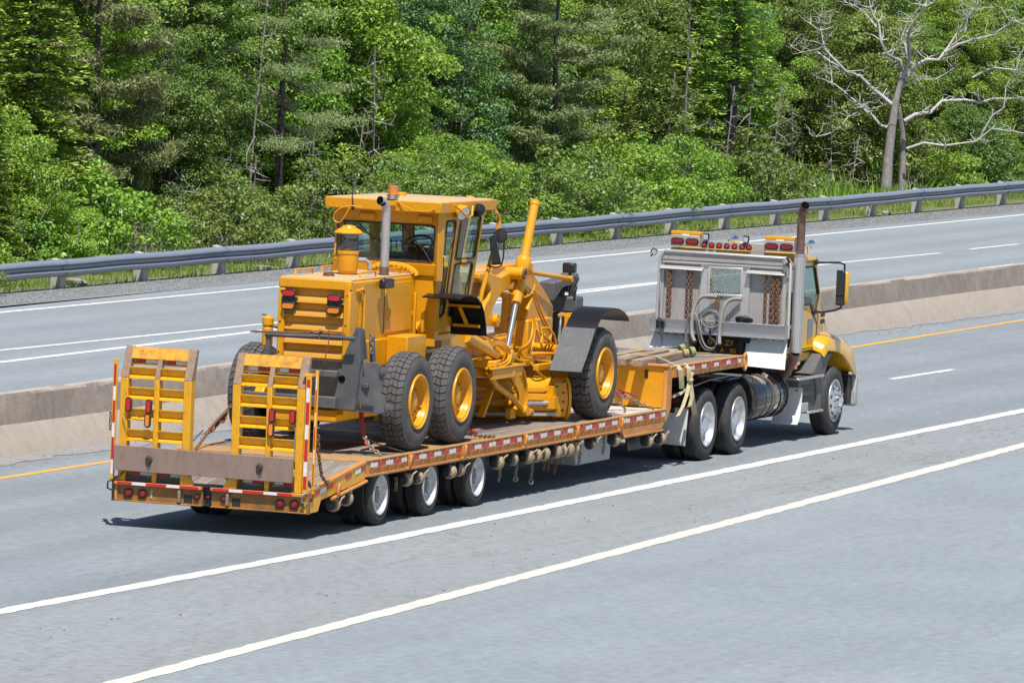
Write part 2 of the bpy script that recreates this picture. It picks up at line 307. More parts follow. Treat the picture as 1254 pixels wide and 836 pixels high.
    def _strip(s, P, O, y0, y1, plane):
        mk = {'xz': lambda a, b, d: (a, d, b), 'yz': lambda a, b, d: (d, a, b), 'xy': lambda a, b, d: (a, b, d)}[plane]
        n = len(P); vs = []
        for d in (y0, y1):
            for p in P: vs.append(mk(p[0], p[1], d))
            for p in O: vs.append(mk(p[0], p[1], d))
        fs = []
        for i in range(n-1):
            a, b = i, i+1
            fs += [(a, b, 2*n+b, 2*n+a), (n+a, 3*n+a, 3*n+b, n+b), (a, n+a, n+b, b), (2*n+a, 2*n+b, 3*n+b, 3*n+a)]
        fs += [(0, 2*n, 3*n, n), (n-1, 2*n-1, 4*n-1, 3*n-1)]
        return s.add(vs, fs)
    def torus(s, c, Rm, r, axis=(0, 1, 0), n=20, k=8):
        c = V(c); ax = V(axis); ax /= np.linalg.norm(ax)
        u = np.cross(ax, (1.0, 0, 0)) if abs(ax[0]) < 0.9 else np.cross(ax, (0, 1.0, 0)); u /= np.linalg.norm(u); w_ = np.cross(ax, u)
        return s.tube([c+Rm*(math.cos(2*math.pi*i/n)*u+math.sin(2*math.pi*i/n)*w_) for i in range(n)], r, k, closed=True)
    def chain(s, pts, pitch=0.05, wire=0.008, width=0.030):
        P = [V(p) for p in pts]; seg = [np.linalg.norm(P[i+1]-P[i]) for i in range(len(P)-1)]; tot = sum(seg); n = max(2, int(tot/pitch))
        def at(d):
            for i, l in enumerate(seg):
                if d <= l or i == len(seg)-1: return P[i]+(P[i+1]-P[i])*min(1, d/l)
                d -= l
        for i in range(n):
            a, b = at(tot*i/n), at(tot*(i+1)/n); t = b-a; t /= np.linalg.norm(t)+1e-9; c = (a+b)/2
            u = np.cross(t, (0.3, 0.9, 0.2)); u /= np.linalg.norm(u); w_ = np.cross(t, u); sd_ = (u if i % 2 else w_)
            hl = pitch*0.62; hw = width/2
            loop = [c+t*hl*x+sd_*hw*y for x, y in ((-1, 0), (-.7, .9), (.7, .9), (1, 0), (.7, -.9), (-.7, -.9))]
            s.tube(loop, wire, 5, closed=True)
        return s

WL = {}
def link(o, parent=None, loc=(0, 0, 0)):
    C.objects.link(o); WL[o.name] = V(loc)
    if parent is not None:
        o.parent = parent; o.location = V(loc)-WL[parent.name]
    else: o.location = loc
    return o
def thing(name, label, cat, loc, group=None):
    o = bpy.data.objects.new(name, None); o.empty_display_size = 0.2
    link(o, None, loc); o['label'] = label; o['category'] = cat
    if group: o['group'] = group
    return o
def mesh_of(name, mb, m, smooth=35, center=None):
    vs = V(mb.v)
    c = (vs.min(0)+vs.max(0))/2 if center is None else V(center)
    me = bpy.data.meshes.new(name); me.from_pydata([tuple(p) for p in vs-c], [], mb.f)
    bm = bmesh.new(); bm.from_mesh(me); bmesh.ops.recalc_face_normals(bm, faces=bm.faces); bm.to_mesh(me); bm.free()
    me.materials.append(MATS[m] if isinstance(m, str) else m)
    if smooth:
        me.polygons.foreach_set('use_smooth', [True]*len(me.polygons)); me.set_sharp_from_angle(angle=R_(smooth))
    me.update(); return me, c
def build(name, mb, m, parent=None, bevel=0.0, smooth=35, label=None, cat=None, group=None, kind=None, center=None):
    me, c = mesh_of(name, mb, m, smooth, center)
    o = bpy.data.objects.new(name, me); link(o, parent, c)
    if bevel:
        b = o.modifiers.new('Bevel', 'BEVEL'); b.width = bevel; b.segments = 2; b.limit_method = 'ANGLE'; b.angle_limit = R_(40); b.use_clamp_overlap = True
    if label: o['label'] = label
    if cat: o['category'] = cat
    if group: o['group'] = group
    if kind: o['kind'] = kind
    return o
def kids(o): return [c for c in bpy.data.objects if c.parent == o] if False else list(o.children)
def dup(o, parent, loc, rot=None, scale=None):
    """copy of a thing or part and of its parts"""
    c = o.copy(); C.objects.link(c); WL[c.name] = V(loc)
    c.parent = parent; c.location = V(loc)-(WL[parent.name] if parent is not None else 0)
    if rot is not None: c.rotation_euler = rot
    if scale is not None: c.scale = scale
    for ch in list(o.children):
        d = ch.copy(); C.objects.link(d); d.parent = c
        for g in list(ch.children):
            e = g.copy(); C.objects.link(e); e.parent = d
    return c
# ------------------------------------------------------------------ the setting
def sheet(name, pts, z, m, kind='structure', label=None):
    mb = MB(); mb.add([(x, y, z) for x, y in pts], [tuple(range(len(pts)))])
    o = build(name, mb, m, smooth=0, kind=kind)
    return o
def ribbon(name, pts, wd, z, m):                     # painted line along a polyline, its edges a little ragged
    mb = MB(); px_ = [p[0] for p in pts]; py_ = [p[1] for p in pts]
    xs = np.unique(np.concatenate([np.array(px_, float), np.arange(max(px_[0], -20), min(px_[-1], 110), .22)])); ys = np.interp(xs, px_, py_); n = len(xs)
    e0 = rng.normal(size=n)*.009; e1 = rng.normal(size=n)*.009
    mb.add([(x, y-wd/2+e, z) for x, y, e in zip(xs, ys, e0)]+[(x, y+wd/2+e, z) for x, y, e in zip(xs, ys, e1)], [(i, i+1, n+i+1, n+i) for i in range(n-1)])
    return build(name, mb, m, smooth=0, kind='structure')
X0, X1 = -400, 700
gmb = MB()
def terrain(x, y):
    return 0.0
gy = [-3000, -60, 24.6, 26.5, 34, 48, 70, 120, 3000]; gz = [-.06, -.06, -.06, -.12, 2.1, 6.3, 12, 20, 40]
gx = [-3000, -400, 0, 60, 120, 300, 700, 3000]
gmb.add([(x, y, z) for y, z in zip(gy, gz) for x in gx],
        [(j*8+i, j*8+i+1, (j+1)*8+i+1, (j+1)*8+i) for j in range(8) for i in range(7)])
build('ground', gmb, 'forest_floor', kind='structure')
def gh(y): return float(np.interp(y, gy, gz))
l2 = lambda x: -4.0+(x+13)*0.0325                    # inner edge line of the exit ramp
sheet('road', [(X0, -.75), (X1, -.75), (X1, 7.75), (X0, 7.75)], 0.0, 'asphalt')
sheet('gore_pavement', [(X0, l2(X0)-.2), (104, -.2), (104, -.75), (X0, -.75)], -0.001, 'asphalt_gore')
sheet('exit_ramp', [(X0, -45), (X1, -45), (X1, -.75), (104, -.75), (104, -.2), (X0, l2(X0)-.2)], 0.0, 'asphalt_ramp')
sheet('opposite_road', [(X0, 8.0), (X1, 8.0), (X1, 21.5), (X0, 21.5)], 0.0, 'asphalt_far')
fe = lambda x: 20.97-.0195*(min(max(x, -50), 200)-38.5)
gry = lambda x: 23.2-.0213*(min(max(x, -50), 200)-47)
def band(name, f0, f1, z, m):
    q = [-400, -50, 38, 70, 105, 200, 700]; mb = MB(); n = len(q)
    mb.add([(x, f0(x), z) for x in q]+[(x, f1(x), z) for x in q], [(i, i+1, n+i+1, n+i) for i in range(n-1)]); build(name, mb, m, smooth=0, kind='structure')
band('gravel_shoulder', lambda x: fe(x)+.75, lambda x: gry(x)+.5, .004, 'gravel_fill')
band('grass_verge', lambda x: gry(x)+.02+.07*math.sin(x), lambda x: 24.8, .008, 'verge_soil')
ribbon('edge_line', [(X0, -.40), (-10, -.43), (0, -.70), (30, -.80), (X1, -.80)], .25, .005, 'line_white')
ribbon('ramp_edge_line', [(X0, l2(X0)), (102, l2(102))], .25, .005, 'line_cream')
ribbon('yellow_edge_line', [(X0, 6.45), (5, 6.45), (44, 6.16), (X1, 6.1)], .15, .004, 'line_yellow')
for k in range(-3, 12):
    x = 35.9+k*15.0
    ribbon('lane_dash', [(x, 3.07), (x+3.6, 2.97)], .14, .004, 'line_white')
ribbon('far_edge_line', [(X0, 21.2), (38.5, 20.97), (51, 20.63), (70, 20.27), (105, 19.75), (X1, 19.2)], .17, .004, 'line_white')
ribbon('taper_line', [(X0, 18.5), (10, 17.45), (29, 16.73), (40, 16.3), (61, 15.8), (75, 15.5), (81.5, 15.2)], .14, .004, 'line_white')
ribbon('lane_line', [(X0, 15.5), (30, 15.55), (64, 15.66)], .19, .005, 'line_white')
for k in range(14):
    x = 84.2+k*10.3; ribbon('far_lane_dash', [(x, 15.25), (x+4.2, 15.15)], .14, .004, 'line_white')
for k in range(20):
    x = 23.2+k*10.4; ribbon('far_inner_dash', [(x, 12.68-.003*x), (x+3.0, 12.67-.003*x)], .14, .004, 'line_white')

# median concrete barrier: sloping toe, steep upper face
def ptoe(x): return 7.74-0.0052*(x-12)
prof = [(-.04, -.05), (.0, .05), (.24, .41), (.30, .80), (.33, .835), (.49, .835), (.52, .80), (.58, .41), (.80, .06), (.80, -.05)]
bm_ = MB(); xs = np.concatenate([np.arange(-120, -5, 3.0), np.arange(-5, 90, .5), np.arange(90, 240.1, 3.0)]); n_ = len(prof)
vs = []
for x in xs:
    for k, (a, z) in enumerate(prof): ch = (.030*max(0, rng.random()-.72)/.28 if k in (3, 4) else 0); vs.append((x, ptoe(x)+a+0.010*math.sin(x*.9+k*.3)+ch, z+0.008*math.sin(x*.37+k*.2)-ch*.8+rng.normal()*.002))
fs = [(i*n_+k, (i+1)*n_+k, (i+1)*n_+k+1, i*n_+k+1) for i in range(len(xs)-1) for k in range(n_-1)]
bm_.add(vs, fs)
bc = mat_ground('concrete_wall', (0.36, 0.305, 0.258), (0.285, 0.24, 0.205), (0.215, 0.18, 0.155), fine=36, big=0.45, var=0.24)
bar = build('median_barrier', bm_, 'concrete_low', smooth=20, label='long pale concrete barrier dividing the two carriageways', cat='barrier')
bar.data.materials.append(bc); bar.data.materials.append(MATS['concrete_low'])
for p in bar.data.polygons:
    zc = p.center.z+bar.location.z
    if 0.42 < zc < 0.82: p.material_index = 1
# grit washed up along the barrier foot
gx_ = np.arange(-60, 160, .45); mb = MB(); n = len(gx_); e_ = np.convolve(rng.normal(size=n+8), np.ones(9)/9, 'valid')
mb.add([(x, ptoe(x)-.42-.30*e-.10*math.sin(x*.23)+.05*rng.normal(), .006) for x, e in zip(gx_, e_)]+[(x, ptoe(x)+.02, .006) for x in gx_], [(i, i+1, n+i+1, n+i) for i in range(n-1)]); build('grit_strip', mb, 'dirt_strip', smooth=0, kind='structure')
def pebbles(name, n, xr, yr, s0, s1, m, z=0.0, clust=None):
    mb = MB(); base = V([(1, 0, -.3), (-.5, .87, -.3), (-.5, -.87, -.3), (.4, .5, .5), (-.6, .1, .55), (.3, -.5, .5)])
    fcs = [(0, 3, 5), (0, 1, 3), (1, 4, 3), (1, 2, 4), (2, 5, 4), (2, 0, 5), (3, 4, 5), (0, 2, 1)]
    vs = []; fs = []
    for i in range(n):
        s = s0+(s1-s0)*rng.random()**3; a = rng.random()*6.28; c, sn = math.cos(a), math.sin(a)
        x = xr[0]+(xr[1]-xr[0])*rng.random(); y = yr[0](x)+(yr[1](x)-yr[0](x))*rng.random()
        q = base*V((s, s*(.6+.4*rng.random()), s*(.5+.5*rng.random())))
        o = len(vs)
        for p in q: vs.append((x+p[0]*c-p[1]*sn, y+p[0]*sn+p[1]*c, z+s*.15+p[2]))
        fs += [tuple(i_+o for i_ in f) for f in fcs]
    mb.v = vs; mb.f = fs
    o = build(name, mb, m, smooth=0, kind='stuff'); return o
pebbles('gravel', 42000, (30, 145), (lambda x: fe(x)+.9+.15*math.sin(x), lambda x: gry(x)+.35), .010, .038, 'gravel_stone')
pebbles('roadside_grit', 1500, (-8, 75), (lambda x: ptoe(x)-.75, lambda x: ptoe(x)-.02), .008, .03, 'stone', .006)
pebbles('gore_grit', 260, (-14, 40), (lambda x: l2(x)+.2, lambda x: -1.0), .006, .018, 'dark_steel', .0)

# guard rail: W beam on leaning concrete posts
gzt = lambda x: .575+.0013*(x-45)
grail = thing('guard_rail', 'steel blue corrugated guard rail on concrete posts along the wood', 'guard rail', (80, 22.5, 0))
wp = [(.01, .325), (-.06, .30), (-.10, .262), (-.10, .232), (-.0, .180), (-.0, .140), (-.10, .088), (-.10, .058), (-.05, .01), (.0, -.010)]
px = list(np.arange(18.5, 215, 4.04))
for a, b in zip(range(0, len(px)-1), range(1, len(px))):
    if a % 1: continue
    x0, x1 = px[a], px[b]; mb = MB(); st = np.linspace(x0-(.12), x1+.12, 5); vs = []
    for x in st:
        sag = 0.012*math.sin(x*1.3)+0.015*math.sin(x*.31)
        for dy, dz in wp: vs.append((x, gry(x)+dy-.012*(a % 2), gzt(x)-.325+dz+sag*.6))
        for dy, dz in wp[::-1]: vs.append((x, gry(x)+dy+.006-.012*(a % 2), gzt(x)-.325+dz+sag*.6))
    m_ = len(wp)*2
    fs = [(i*m_+k, i*m_+(k+1) % m_, (i+1)*m_+(k+1) % m_, (i+1)*m_+k) for i in range(4) for k in range(m_)]
    mb.add(vs, fs); build('rail_beam', mb, 'galv_rail', grail, smooth=50)
for i, x in enumerate(px):
    ln = rng.normal(0, .015); y = gry(x)+.02
    mb = MB(); h = gzt(x)+.045
    mb.hexa([(x-.12, y, -.25), (x+.15, y, -.25), (x+.15, y+.24, -.25), (x-.12, y+.24, -.25)],
            [(x-.12+ln, y+.01, h-.08), (x+.12+ln, y+.01, h-.08), (x+.12+ln, y+.23, h-.03), (x-.12+ln, y+.23, h-.03)])
    build('post', mb, 'post_concrete', grail, bevel=.012)
# stones lying by the posts
for i, (x, y, s) in enumerate([(48.0, 23.5, .20), (57.5, 23.2, .13), (101, 22.3, .12)]):
    bm = bmesh.new(); bmesh.ops.create_icosphere(bm, subdivisions=2, radius=s)
    for v in bm.verts: v.co *= 0.75+0.5*rng.random(); v.co.z *= .6; v.co.x *= 1.5
    me = bpy.data.meshes.new('rock'); bm.to_mesh(me); bm.free(); me.materials.append(MATS['stone'])
    o = bpy.data.objects.new('rock', me); link(o, None, (x, y, s*.25)); o['category'] = 'rock'
    o['label'] = ['large grey rock on the gravel under the left end of the guard rail', 'smaller grey rock in the gravel left of the yellow machine', 'small grey rock by the guard rail right of the truck'][i]

# ------------------------------------------------------------------ vegetation
def mat_leaf(name, c0, c1, c2, trans=0.34, rough=0.45):
    m = bpy.data.materials.new(name); m.use_nodes = True; t = m.node_tree; n = t.nodes; L = t.links
    n.remove(n['Principled BSDF'])
    g = n.new('ShaderNodeNewGeometry'); oi = n.new('ShaderNodeObjectInfo')
    cr = n.new('ShaderNodeValToRGB'); e = cr.color_ramp.elements
    e[0].position = 0.0; e[0].color = (*c0, 1); e[1].position = 1.0; e[1].color = (*c2, 1)
    k = e.new(0.5); k.color = (*c1, 1)
    L.new(g.outputs['Random Per Island'], cr.inputs[0])
    hs = n.new('ShaderNodeHueSaturation')
    r = n.new('ShaderNodeMapRange'); r.inputs['To Min'].default_value = 0.482; r.inputs['To Max'].default_value = 0.515; L.new(oi.outputs['Random'], r.inputs['Value'])
    r2 = n.new('ShaderNodeMapRange'); r2.inputs['To Min'].default_value = 0.75; r2.inputs['To Max'].default_value = 1.2
    ml = n.new('ShaderNodeMath'); ml.operation = 'MULTIPLY'; ml.inputs[1].default_value = 7.31; fr = n.new('ShaderNodeMath'); fr.operation = 'FRACT'
    L.new(oi.outputs['Random'], ml.inputs[0]); L.new(ml.outputs[0], fr.inputs[0]); L.new(fr.outputs[0], r2.inputs['Value'])
    L.new(r.outputs[0], hs.inputs['Hue']); L.new(r2.outputs[0], hs.inputs['Value']); L.new(cr.outputs[0], hs.inputs['Color'])
    d = n.new('ShaderNodeBsdfDiffuse'); tl = n.new('ShaderNodeBsdfTranslucent'); gl = n.new('ShaderNodeBsdfGlossy')
    gl.inputs['Roughness'].default_value = rough; gl.inputs[0].default_value = (0.8, 0.85, 0.9, 1)
    L.new(hs.outputs[0], d.inputs[0])
    br = n.new('ShaderNodeMix'); br.data_type = 'RGBA'; br.blend_type = 'MULTIPLY'; br.inputs[0].default_value = 1; L.new(hs.outputs[0], br.inputs[6]); br.inputs[7].default_value = (1.2, 1.25, 0.6, 1)
    L.new(br.outputs[2], tl.inputs[0])
    m1 = n.new('ShaderNodeMixShader'); m1.inputs[0].default_value = trans; L.new(d.outputs[0], m1.inputs[1]); L.new(tl.outputs[0], m1.inputs[2])
    m2 = n.new('ShaderNodeMixShader'); m2.inputs[0].default_value = 0.025; L.new(m1.outputs[0], m2.inputs[1]); L.new(gl.outputs[0], m2.inputs[2])
    L.new(m2.outputs[0], n['Material Output'].inputs[0]); MATS[name] = m
mat_leaf('leaf_maple', (0.109, 0.203, 0.028), (0.183, 0.309, 0.042), (0.289, 0.431, 0.078))
mat_leaf('leaf_oak', (0.106, 0.171, 0.038), (0.168, 0.25, 0.057), (0.248, 0.336, 0.094))
mat_leaf('leaf_blue', (0.09, 0.189, 0.061), (0.144, 0.271, 0.094), (0.224, 0.366, 0.136))
mat_leaf('leaf_lime', (0.155, 0.262, 0.030), (0.235, 0.365, 0.048), (0.315, 0.455, 0.085))
mat_leaf('needle_spruce', (0.095, 0.175, 0.032), (0.20, 0.31, 0.05), (0.36, 0.46, 0.07), trans=0.15)
mat_leaf('needle_pine', (0.14, 0.19, 0.07), (0.195, 0.24, 0.095), (0.27, 0.275, 0.125), trans=0.2)
mat_leaf('needle_larch', (0.175, 0.25, 0.1), (0.237, 0.319, 0.131), (0.294, 0.35, 0.175), trans=0.3)
mat_leaf('grass_blade', (0.105, 0.190, 0.030), (0.195, 0.290, 0.055), (0.340, 0.360, 0.115), trans=0.4)
mat_leaf('twig_dry', (0.16, 0.14, 0.13), (0.25, 0.225, 0.205), (0.36, 0.34, 0.32), trans=0.0)
mat('bark_dark', (0.085, 0.070, 0.060), 0.9, dirt=(0.17, 0.15, 0.135), amt=0.5, dscale=6, var=0.3, bump=0.8, bscale=18, stretch=(1, 1, .25))
mat('bark_grey', (0.19, 0.17, 0.155), 0.9, dirt=(0.30, 0.28, 0.26), amt=0.5, dscale=6, var=0.25, bump=0.8, bscale=18, stretch=(1, 1, .25))
mat('dead_trunk', (0.34, 0.315, 0.30), 0.9, dirt=(0.17, 0.15, 0.14), amt=0.5, dscale=5, var=0.25, bump=0.8, bscale=16, stretch=(1, 1, .25))
mat('dead_wood', (0.52, 0.495, 0.48), 0.85, dirt=(0.33, 0.29, 0.27), amt=0.36, dscale=4, var=0.2, bump=0.6, bscale=14, stretch=(1, 1, .3))

def leaf_mesh(name, P, Dn, Nn, ln, wd, m):
    """one small pointed leaf face per point: P centre, Dn along, Nn normal"""
    n = len(P); Dn = Dn/np.linalg.norm(Dn, axis=1, keepdims=True)
    S = np.cross(Dn, Nn); S /= np.linalg.norm(S, axis=1, keepdims=True)+1e-9
    ln = np.broadcast_to(ln, (n,))[:, None]; wd = np.broadcast_to(wd, (n,))[:, None]
    vs = np.stack([P-Dn*ln*.5, P+S*wd*.5, P+Dn*ln*.5, P-S*wd*.5], 1).reshape(-1, 3)
    me = bpy.data.meshes.new(name); me.vertices.add(4*n); me.vertices.foreach_set('co', vs.ravel())
    me.loops.add(4*n); me.loops.foreach_set('vertex_index', np.arange(4*n)); me.polygons.add(n)
    me.polygons.foreach_set('loop_start', np.arange(n)*4)
    me.materials.append(MATS[m]); me.update(calc_edges=True); me.validate(); return me
def rdir(n):
    a = rng.normal(size=(n, 3)); return a/np.linalg.norm(a, axis=1, keepdims=True)

def limb_path(p0, p1, wob, n=5, sag=0.0):
    p0, p1 = V(p0), V(p1); L = np.linalg.norm(p1-p0); out = []
    for i in range(n):
        t = i/(n-1); q = p0+(p1-p0)*t
        if 0 < i < n-1: q = q+rng.normal(size=3)*wob*L
        q[2] += sag*math.sin(t*math.pi)*L; out.append(q)
    return out
def leafy(h, r, nl, lm, seed, ls=.12, low=.06, bark='bark_dark', nclump=60, flat=.55, rag=1.0, cs=1.0):
    """broadleaf: tapered trunk, limbs, leaf clumps spread through an uneven crown"""
    global rng; rng = np.random.default_rng(seed)
    tr = MB(); top = V((rng.normal()*.25, rng.normal()*.25, h*.92)); tp = limb_path((0, 0, -.4), top, .02, 7)
    rr = np.linspace(.018*h+.02, .02, 7); tr.tube(tp, rr, 8)
    cl = []; 
    for i in range(nclump):
        z = (low+(1-low)*((i+rng.random())/nclump))*h+rng.normal()*.08*rag; f = (z/h-low)/(1-low)
        rad = r*(math.sin(math.pi*min(1, .20+.77*f))**.55)*(.30+.95*rng.random()**.8)*(1 if rng.random() < .9 else 1+.35*rag); a = i*2.39996+rng.normal()*.4
        c = V((math.cos(a)*rad, math.sin(a)*rad, z)); cl.append((c, cs*(.20+.42*rng.random()**1.3)*(.7+.12*r)))
        if i % 2 == 0:
            t = min(.9, max(.05, (z-.25*rad)/h)); k = t*6; b = tp[int(k)]+(tp[min(6, int(k)+1)]-tp[int(k)])*(k-int(k))
            tr.tube(limb_path(b, c, .07, 4, .03), np.linspace(.014+.006*rad, .006, 4), 5)
    w_ = V([s**2 for _, s in cl]); w_ = w_/w_.sum(); cnt = rng.multinomial(nl, w_); Ps = []; Ns = []
    for (c, s), k in zip(cl, cnt):
        d = rdir(k); d[:, 2] = d[:, 2]*.8+.22; d /= np.linalg.norm(d, axis=1, keepdims=True)
        rad = s*(.55+.55*rng.random((k, 1))**.6)
        Ps.append(c+d*rad*V((1.25, 1.25, flat*1.3))); Ns.append(d*.55+V((0, 0, .75))+rng.normal(size=(k, 3))*.45)
    P = np.concatenate(Ps); N = np.concatenate(Ns); N /= np.linalg.norm(N, axis=1, keepdims=True)
    D = np.cross(N, rdir(len(P))); ln = ls*(.65+.7*rng.random(len(P)))
    D[:, 2] -= .25
    return mesh_of('trunk', tr, bark, 60, (0, 0, 0))[0], leaf_mesh('crown', P, D, N, ln, ln*.62, lm), bark
def conifer(h, r, seed, lm='needle_spruce', nwh=26, per=9, ls=.17, droop=.12, low=.03, tuft=26, bark='bark_dark', flatr=.16):
    """spruce: whorls of boughs, each a flat fan of needle sprays"""
    global rng; rng = np.random.default_rng(seed)
    tr = MB(); tr.tube([(0, 0, -.4), (rng.normal()*.04, rng.normal()*.04, h*.5), (0, 0, h)], [.016*h+.03, .011*h, .012], 8)
    Ps = []; Ds = []; Ns = []
    for i in range(nwh):
        f = low+(1-low)*i/nwh; z = f*h; L = r*(1-f)**.8*(.75+.4*rng.random())+.12
        for k in range(per):
            if rng.random() < .10: continue
            a = 2*math.pi*(k+rng.random()*.7)/per+i; l = L*(.65+.5*rng.random()); d = V((math.cos(a), math.sin(a), -droop+.22*f+rng.normal()*.06))
            b = V((0, 0, z+rng.normal()*.07)); e = b+d*l
            tr.tube([b, b+d*l*.5+V((0, 0, .02)), e], [.012+.004*l, .009, .003], 4, caps=False)
            m_ = max(5, int(tuft*l)); t = rng.random(m_)**.75; side = np.cross(d, (0, 0, 1.)); side /= np.linalg.norm(side)
            s = (rng.random(m_)*2-1)*flatr*2*(1.1-t*.6)*min(1.2, l+.3)
            p = b+d*(t[:, None]*l)+side*s[:, None]+V((0, 0, 1))*(rng.normal(size=(m_, 1))*.035-np.abs(s[:, None])*.25-(t[:, None]*(1-t[:, None]))*-.12*l)
            Ps.append(p); dd = d+side*np.sign(s)[:, None]*.8+rng.normal(size=(m_, 3))*.25; dd[:, 2] += .05; Ds.append(dd)
            Ns.append(V((0, 0, 1))+rng.normal(size=(m_, 3))*.42)
    P = np.concatenate(Ps); D = np.concatenate(Ds); N = np.concatenate(Ns); ln = ls*(.7+.6*rng.random(len(P)))
    return mesh_of('trunk', tr, bark, 60, (0, 0, 0))[0], leaf_mesh('crown', P, D, N, ln, ln*.36, lm), bark
def tiered(h, tiers, seed, lm='needle_pine', tuft=55, ls=.17, wd=.035, spread=1.0, bark='bark_dark', upturn=.12, fan=.5):
    """open pine: bare trunk, long level limbs carrying flat pads of needles. tiers: (z, azimuth, length)"""
    global rng; rng = np.random.default_rng(seed)
    tr = MB(); tp = [(0, 0, -.4), (.06, 0, h*.3), (-.04, .05, h*.6), (.03, 0, h)]; tr.tube(tp, [.015*h, .012*h, .008*h, .015], 9)
    Ps = []; Ds = []
    for z, a, l in tiers:
        d = V((math.cos(a), math.sin(a), upturn)); b = V((0, 0, z)); path = [b, b+d*l*.35+V((0, 0, -.06*l)), b+d*l*.7+V((0, 0, -.03*l)), b+d*l+V((0, 0, .10*l))]
        tr.tube(path, [.016+.010*l, .013+.007*l, .012, .005], 6)
        side = np.cross(d, (0, 0, 1.)); side /= np.linalg.norm(side)
        nb = int(4+4*l)
        for k in range(nb):
            t = .22+.78*(k+rng.random())/nb; q = b+d*t*l+V((0, 0, (-.05 if t < .8 else .05)*l)); s = (1 if k % 2 else -1)
            bl = (.25+fan*rng.random())*(1.15-.55*t)*min(1.1, .5+l*.4); e = q+(side*s*.9+d*.55)*bl+V((0, 0, .06+.12*rng.random()))
            tr.tube([q, (q+e)/2+V((0, 0, .015)), e], [.010, .008, .004], 4, caps=False)
            m_ = int(tuft*(.5+bl)); tt = rng.random((m_, 1))**.6
            p = q+(e-q)*tt+rng.normal(size=(m_, 3))*V((.09, .09, .05))*spread
            Ps.append(p); dd = (e-q)/np.linalg.norm(e-q)*.55+rdir(m_)*.9; dd[:, 2] += .25; Ds.append(dd)
    P = np.concatenate(Ps); D = np.concatenate(Ds); N = rdir(len(P)); ln = ls*(.7+.6*rng.random(len(P)))
    return mesh_of('trunk', tr, bark, 60, (0, 0, 0))[0], leaf_mesh('crown', P, D, N, ln, wd, lm), bark
def tree_obj(name, label, cat, meshes, loc, rot=0, sc=1.0, group=None):
    o = bpy.data.objects.new(name, None); link(o, None, loc); o.rotation_euler = (0, 0, rot); o.scale = (sc, sc, sc)
    o['label'] = label; o['category'] = cat
    if group: o['group'] = group
    for nm, me in zip(('trunk', 'crown'), meshes[:2]):
        p = bpy.data.objects.new(nm, me); C.objects.link(p); p.parent = o; WL[p.name] = V(loc)
    return o
# prototypes: meshes only, shared by the individuals
PM = {}
for i, (h, r, nl, lm, sd_) in enumerate([(7.6, 2.3, 46000, 'leaf_maple', 11), (8.4, 2.5, 52000, 'leaf_maple', 12), (7.0, 2.4, 46000, 'leaf_oak', 13),
                                         (8.0, 2.5, 50000, 'leaf_oak', 14), (7.8, 2.2, 44000, 'leaf_blue', 15), (7.4, 2.3, 44000, 'leaf_lime', 16)]):
    PM['b%d' % i] = leafy(h, r, nl, lm, sd_, ls=.100 if lm != 'leaf_oak' else .092, nclump=170, low=.02)
for i, (h, r, nl, lm, sd_) in enumerate([(4.4, 1.7, 26000, 'leaf_maple', 61), (5.0, 1.8, 30000, 'leaf_oak', 62), (4.0, 1.6, 24000, 'leaf_oak', 63), (4.6, 1.6, 25000, 'leaf_blue', 64), (4.2, 1.5, 24000, 'leaf_lime', 65)]):
    PM['m%d' % i] = leafy(h, r, nl, lm, sd_, ls=.095, nclump=110, low=.03, rag=1.6)
for i, (h, r, lm, sd_) in enumerate([(1.5, 1.25, 'leaf_oak', 21), (1.2, 1.1, 'leaf_maple', 22), (2.2, 1.3, 'leaf_maple', 23), (1.6, 1.2, 'leaf_lime', 24), (2.4, 1.4, 'leaf_oak', 25)]):
    PM['s%d' % i] = leafy(h, r, 6500, lm, sd_, ls=.09, low=.04, nclump=46, bark='bark_grey', rag=2.6, cs=.75)
PM['c0'] = conifer(8.6, 1.9, 31, nwh=34, per=11, tuft=60); PM['c1'] = conifer(7.4, 1.7, 32, nwh=30, per=10, tuft=60)
PM['c2'] = conifer(3.0, 1.0, 33, nwh=18, per=8, tuft=44, ls=.12)
PM['c3'] = conifer(9.5, 1.7, 34, nwh=24, per=9, tuft=60, low=.30)
ra = 5.95                                                        # azimuth that reads as 'to the right' along the road edge
PM['pine'] = tiered(7.4, [(1.25, ra+2.9, 1.9), (1.5, ra+.4, 1.9), (1.35, ra+1.8, 1.3), (1.9, ra+3.4, 1.7), (2.1, ra-.8, 1.3), (2.6, ra+2.6, 1.8), (2.7, ra+.3, 1.5), (2.5, ra+4.3, 1.2),
    (3.2, ra+3.1, 1.9), (3.3, ra-.3, 1.3), (3.5, ra+1.7, 1.1), (3.9, ra+2.7, 1.6), (4.05, ra-.1, 2.4), (4.2, ra+4.2, 1.0), (4.75, ra+3.3, 1.5), (4.8, ra+.05, 1.9), (5.3, ra+2.4, 1.0),
    (5.9, ra+3.2, 1.3), (6.2, ra+.4, 1.3), (6.5, ra+1.6, .9), (6.9, ra+3.6, .9), (7.1, ra-.4, .7)], 41, tuft=210, wd=.03, spread=1.15)
tl = [(1.0+.30*i, i*2.4+rng.normal()*.3, 1.9-.05*i*(.7+.5*rng.random())) for i in range(20)]
PM['redpine'] = tiered(7.2, tl, 42, tuft=240, spread=1.3, ls=.16, wd=.035, fan=.7)
tl = [(2.4+.21*i, i*2.4+rng.normal()*.3, (2.3-.085*i)) for i in range(23)]
PM['larch'] = tiered(7.6, tl, 43, lm='needle_larch', tuft=190, ls=.07, wd=.022, spread=1.2, upturn=-.16, fan=.6)

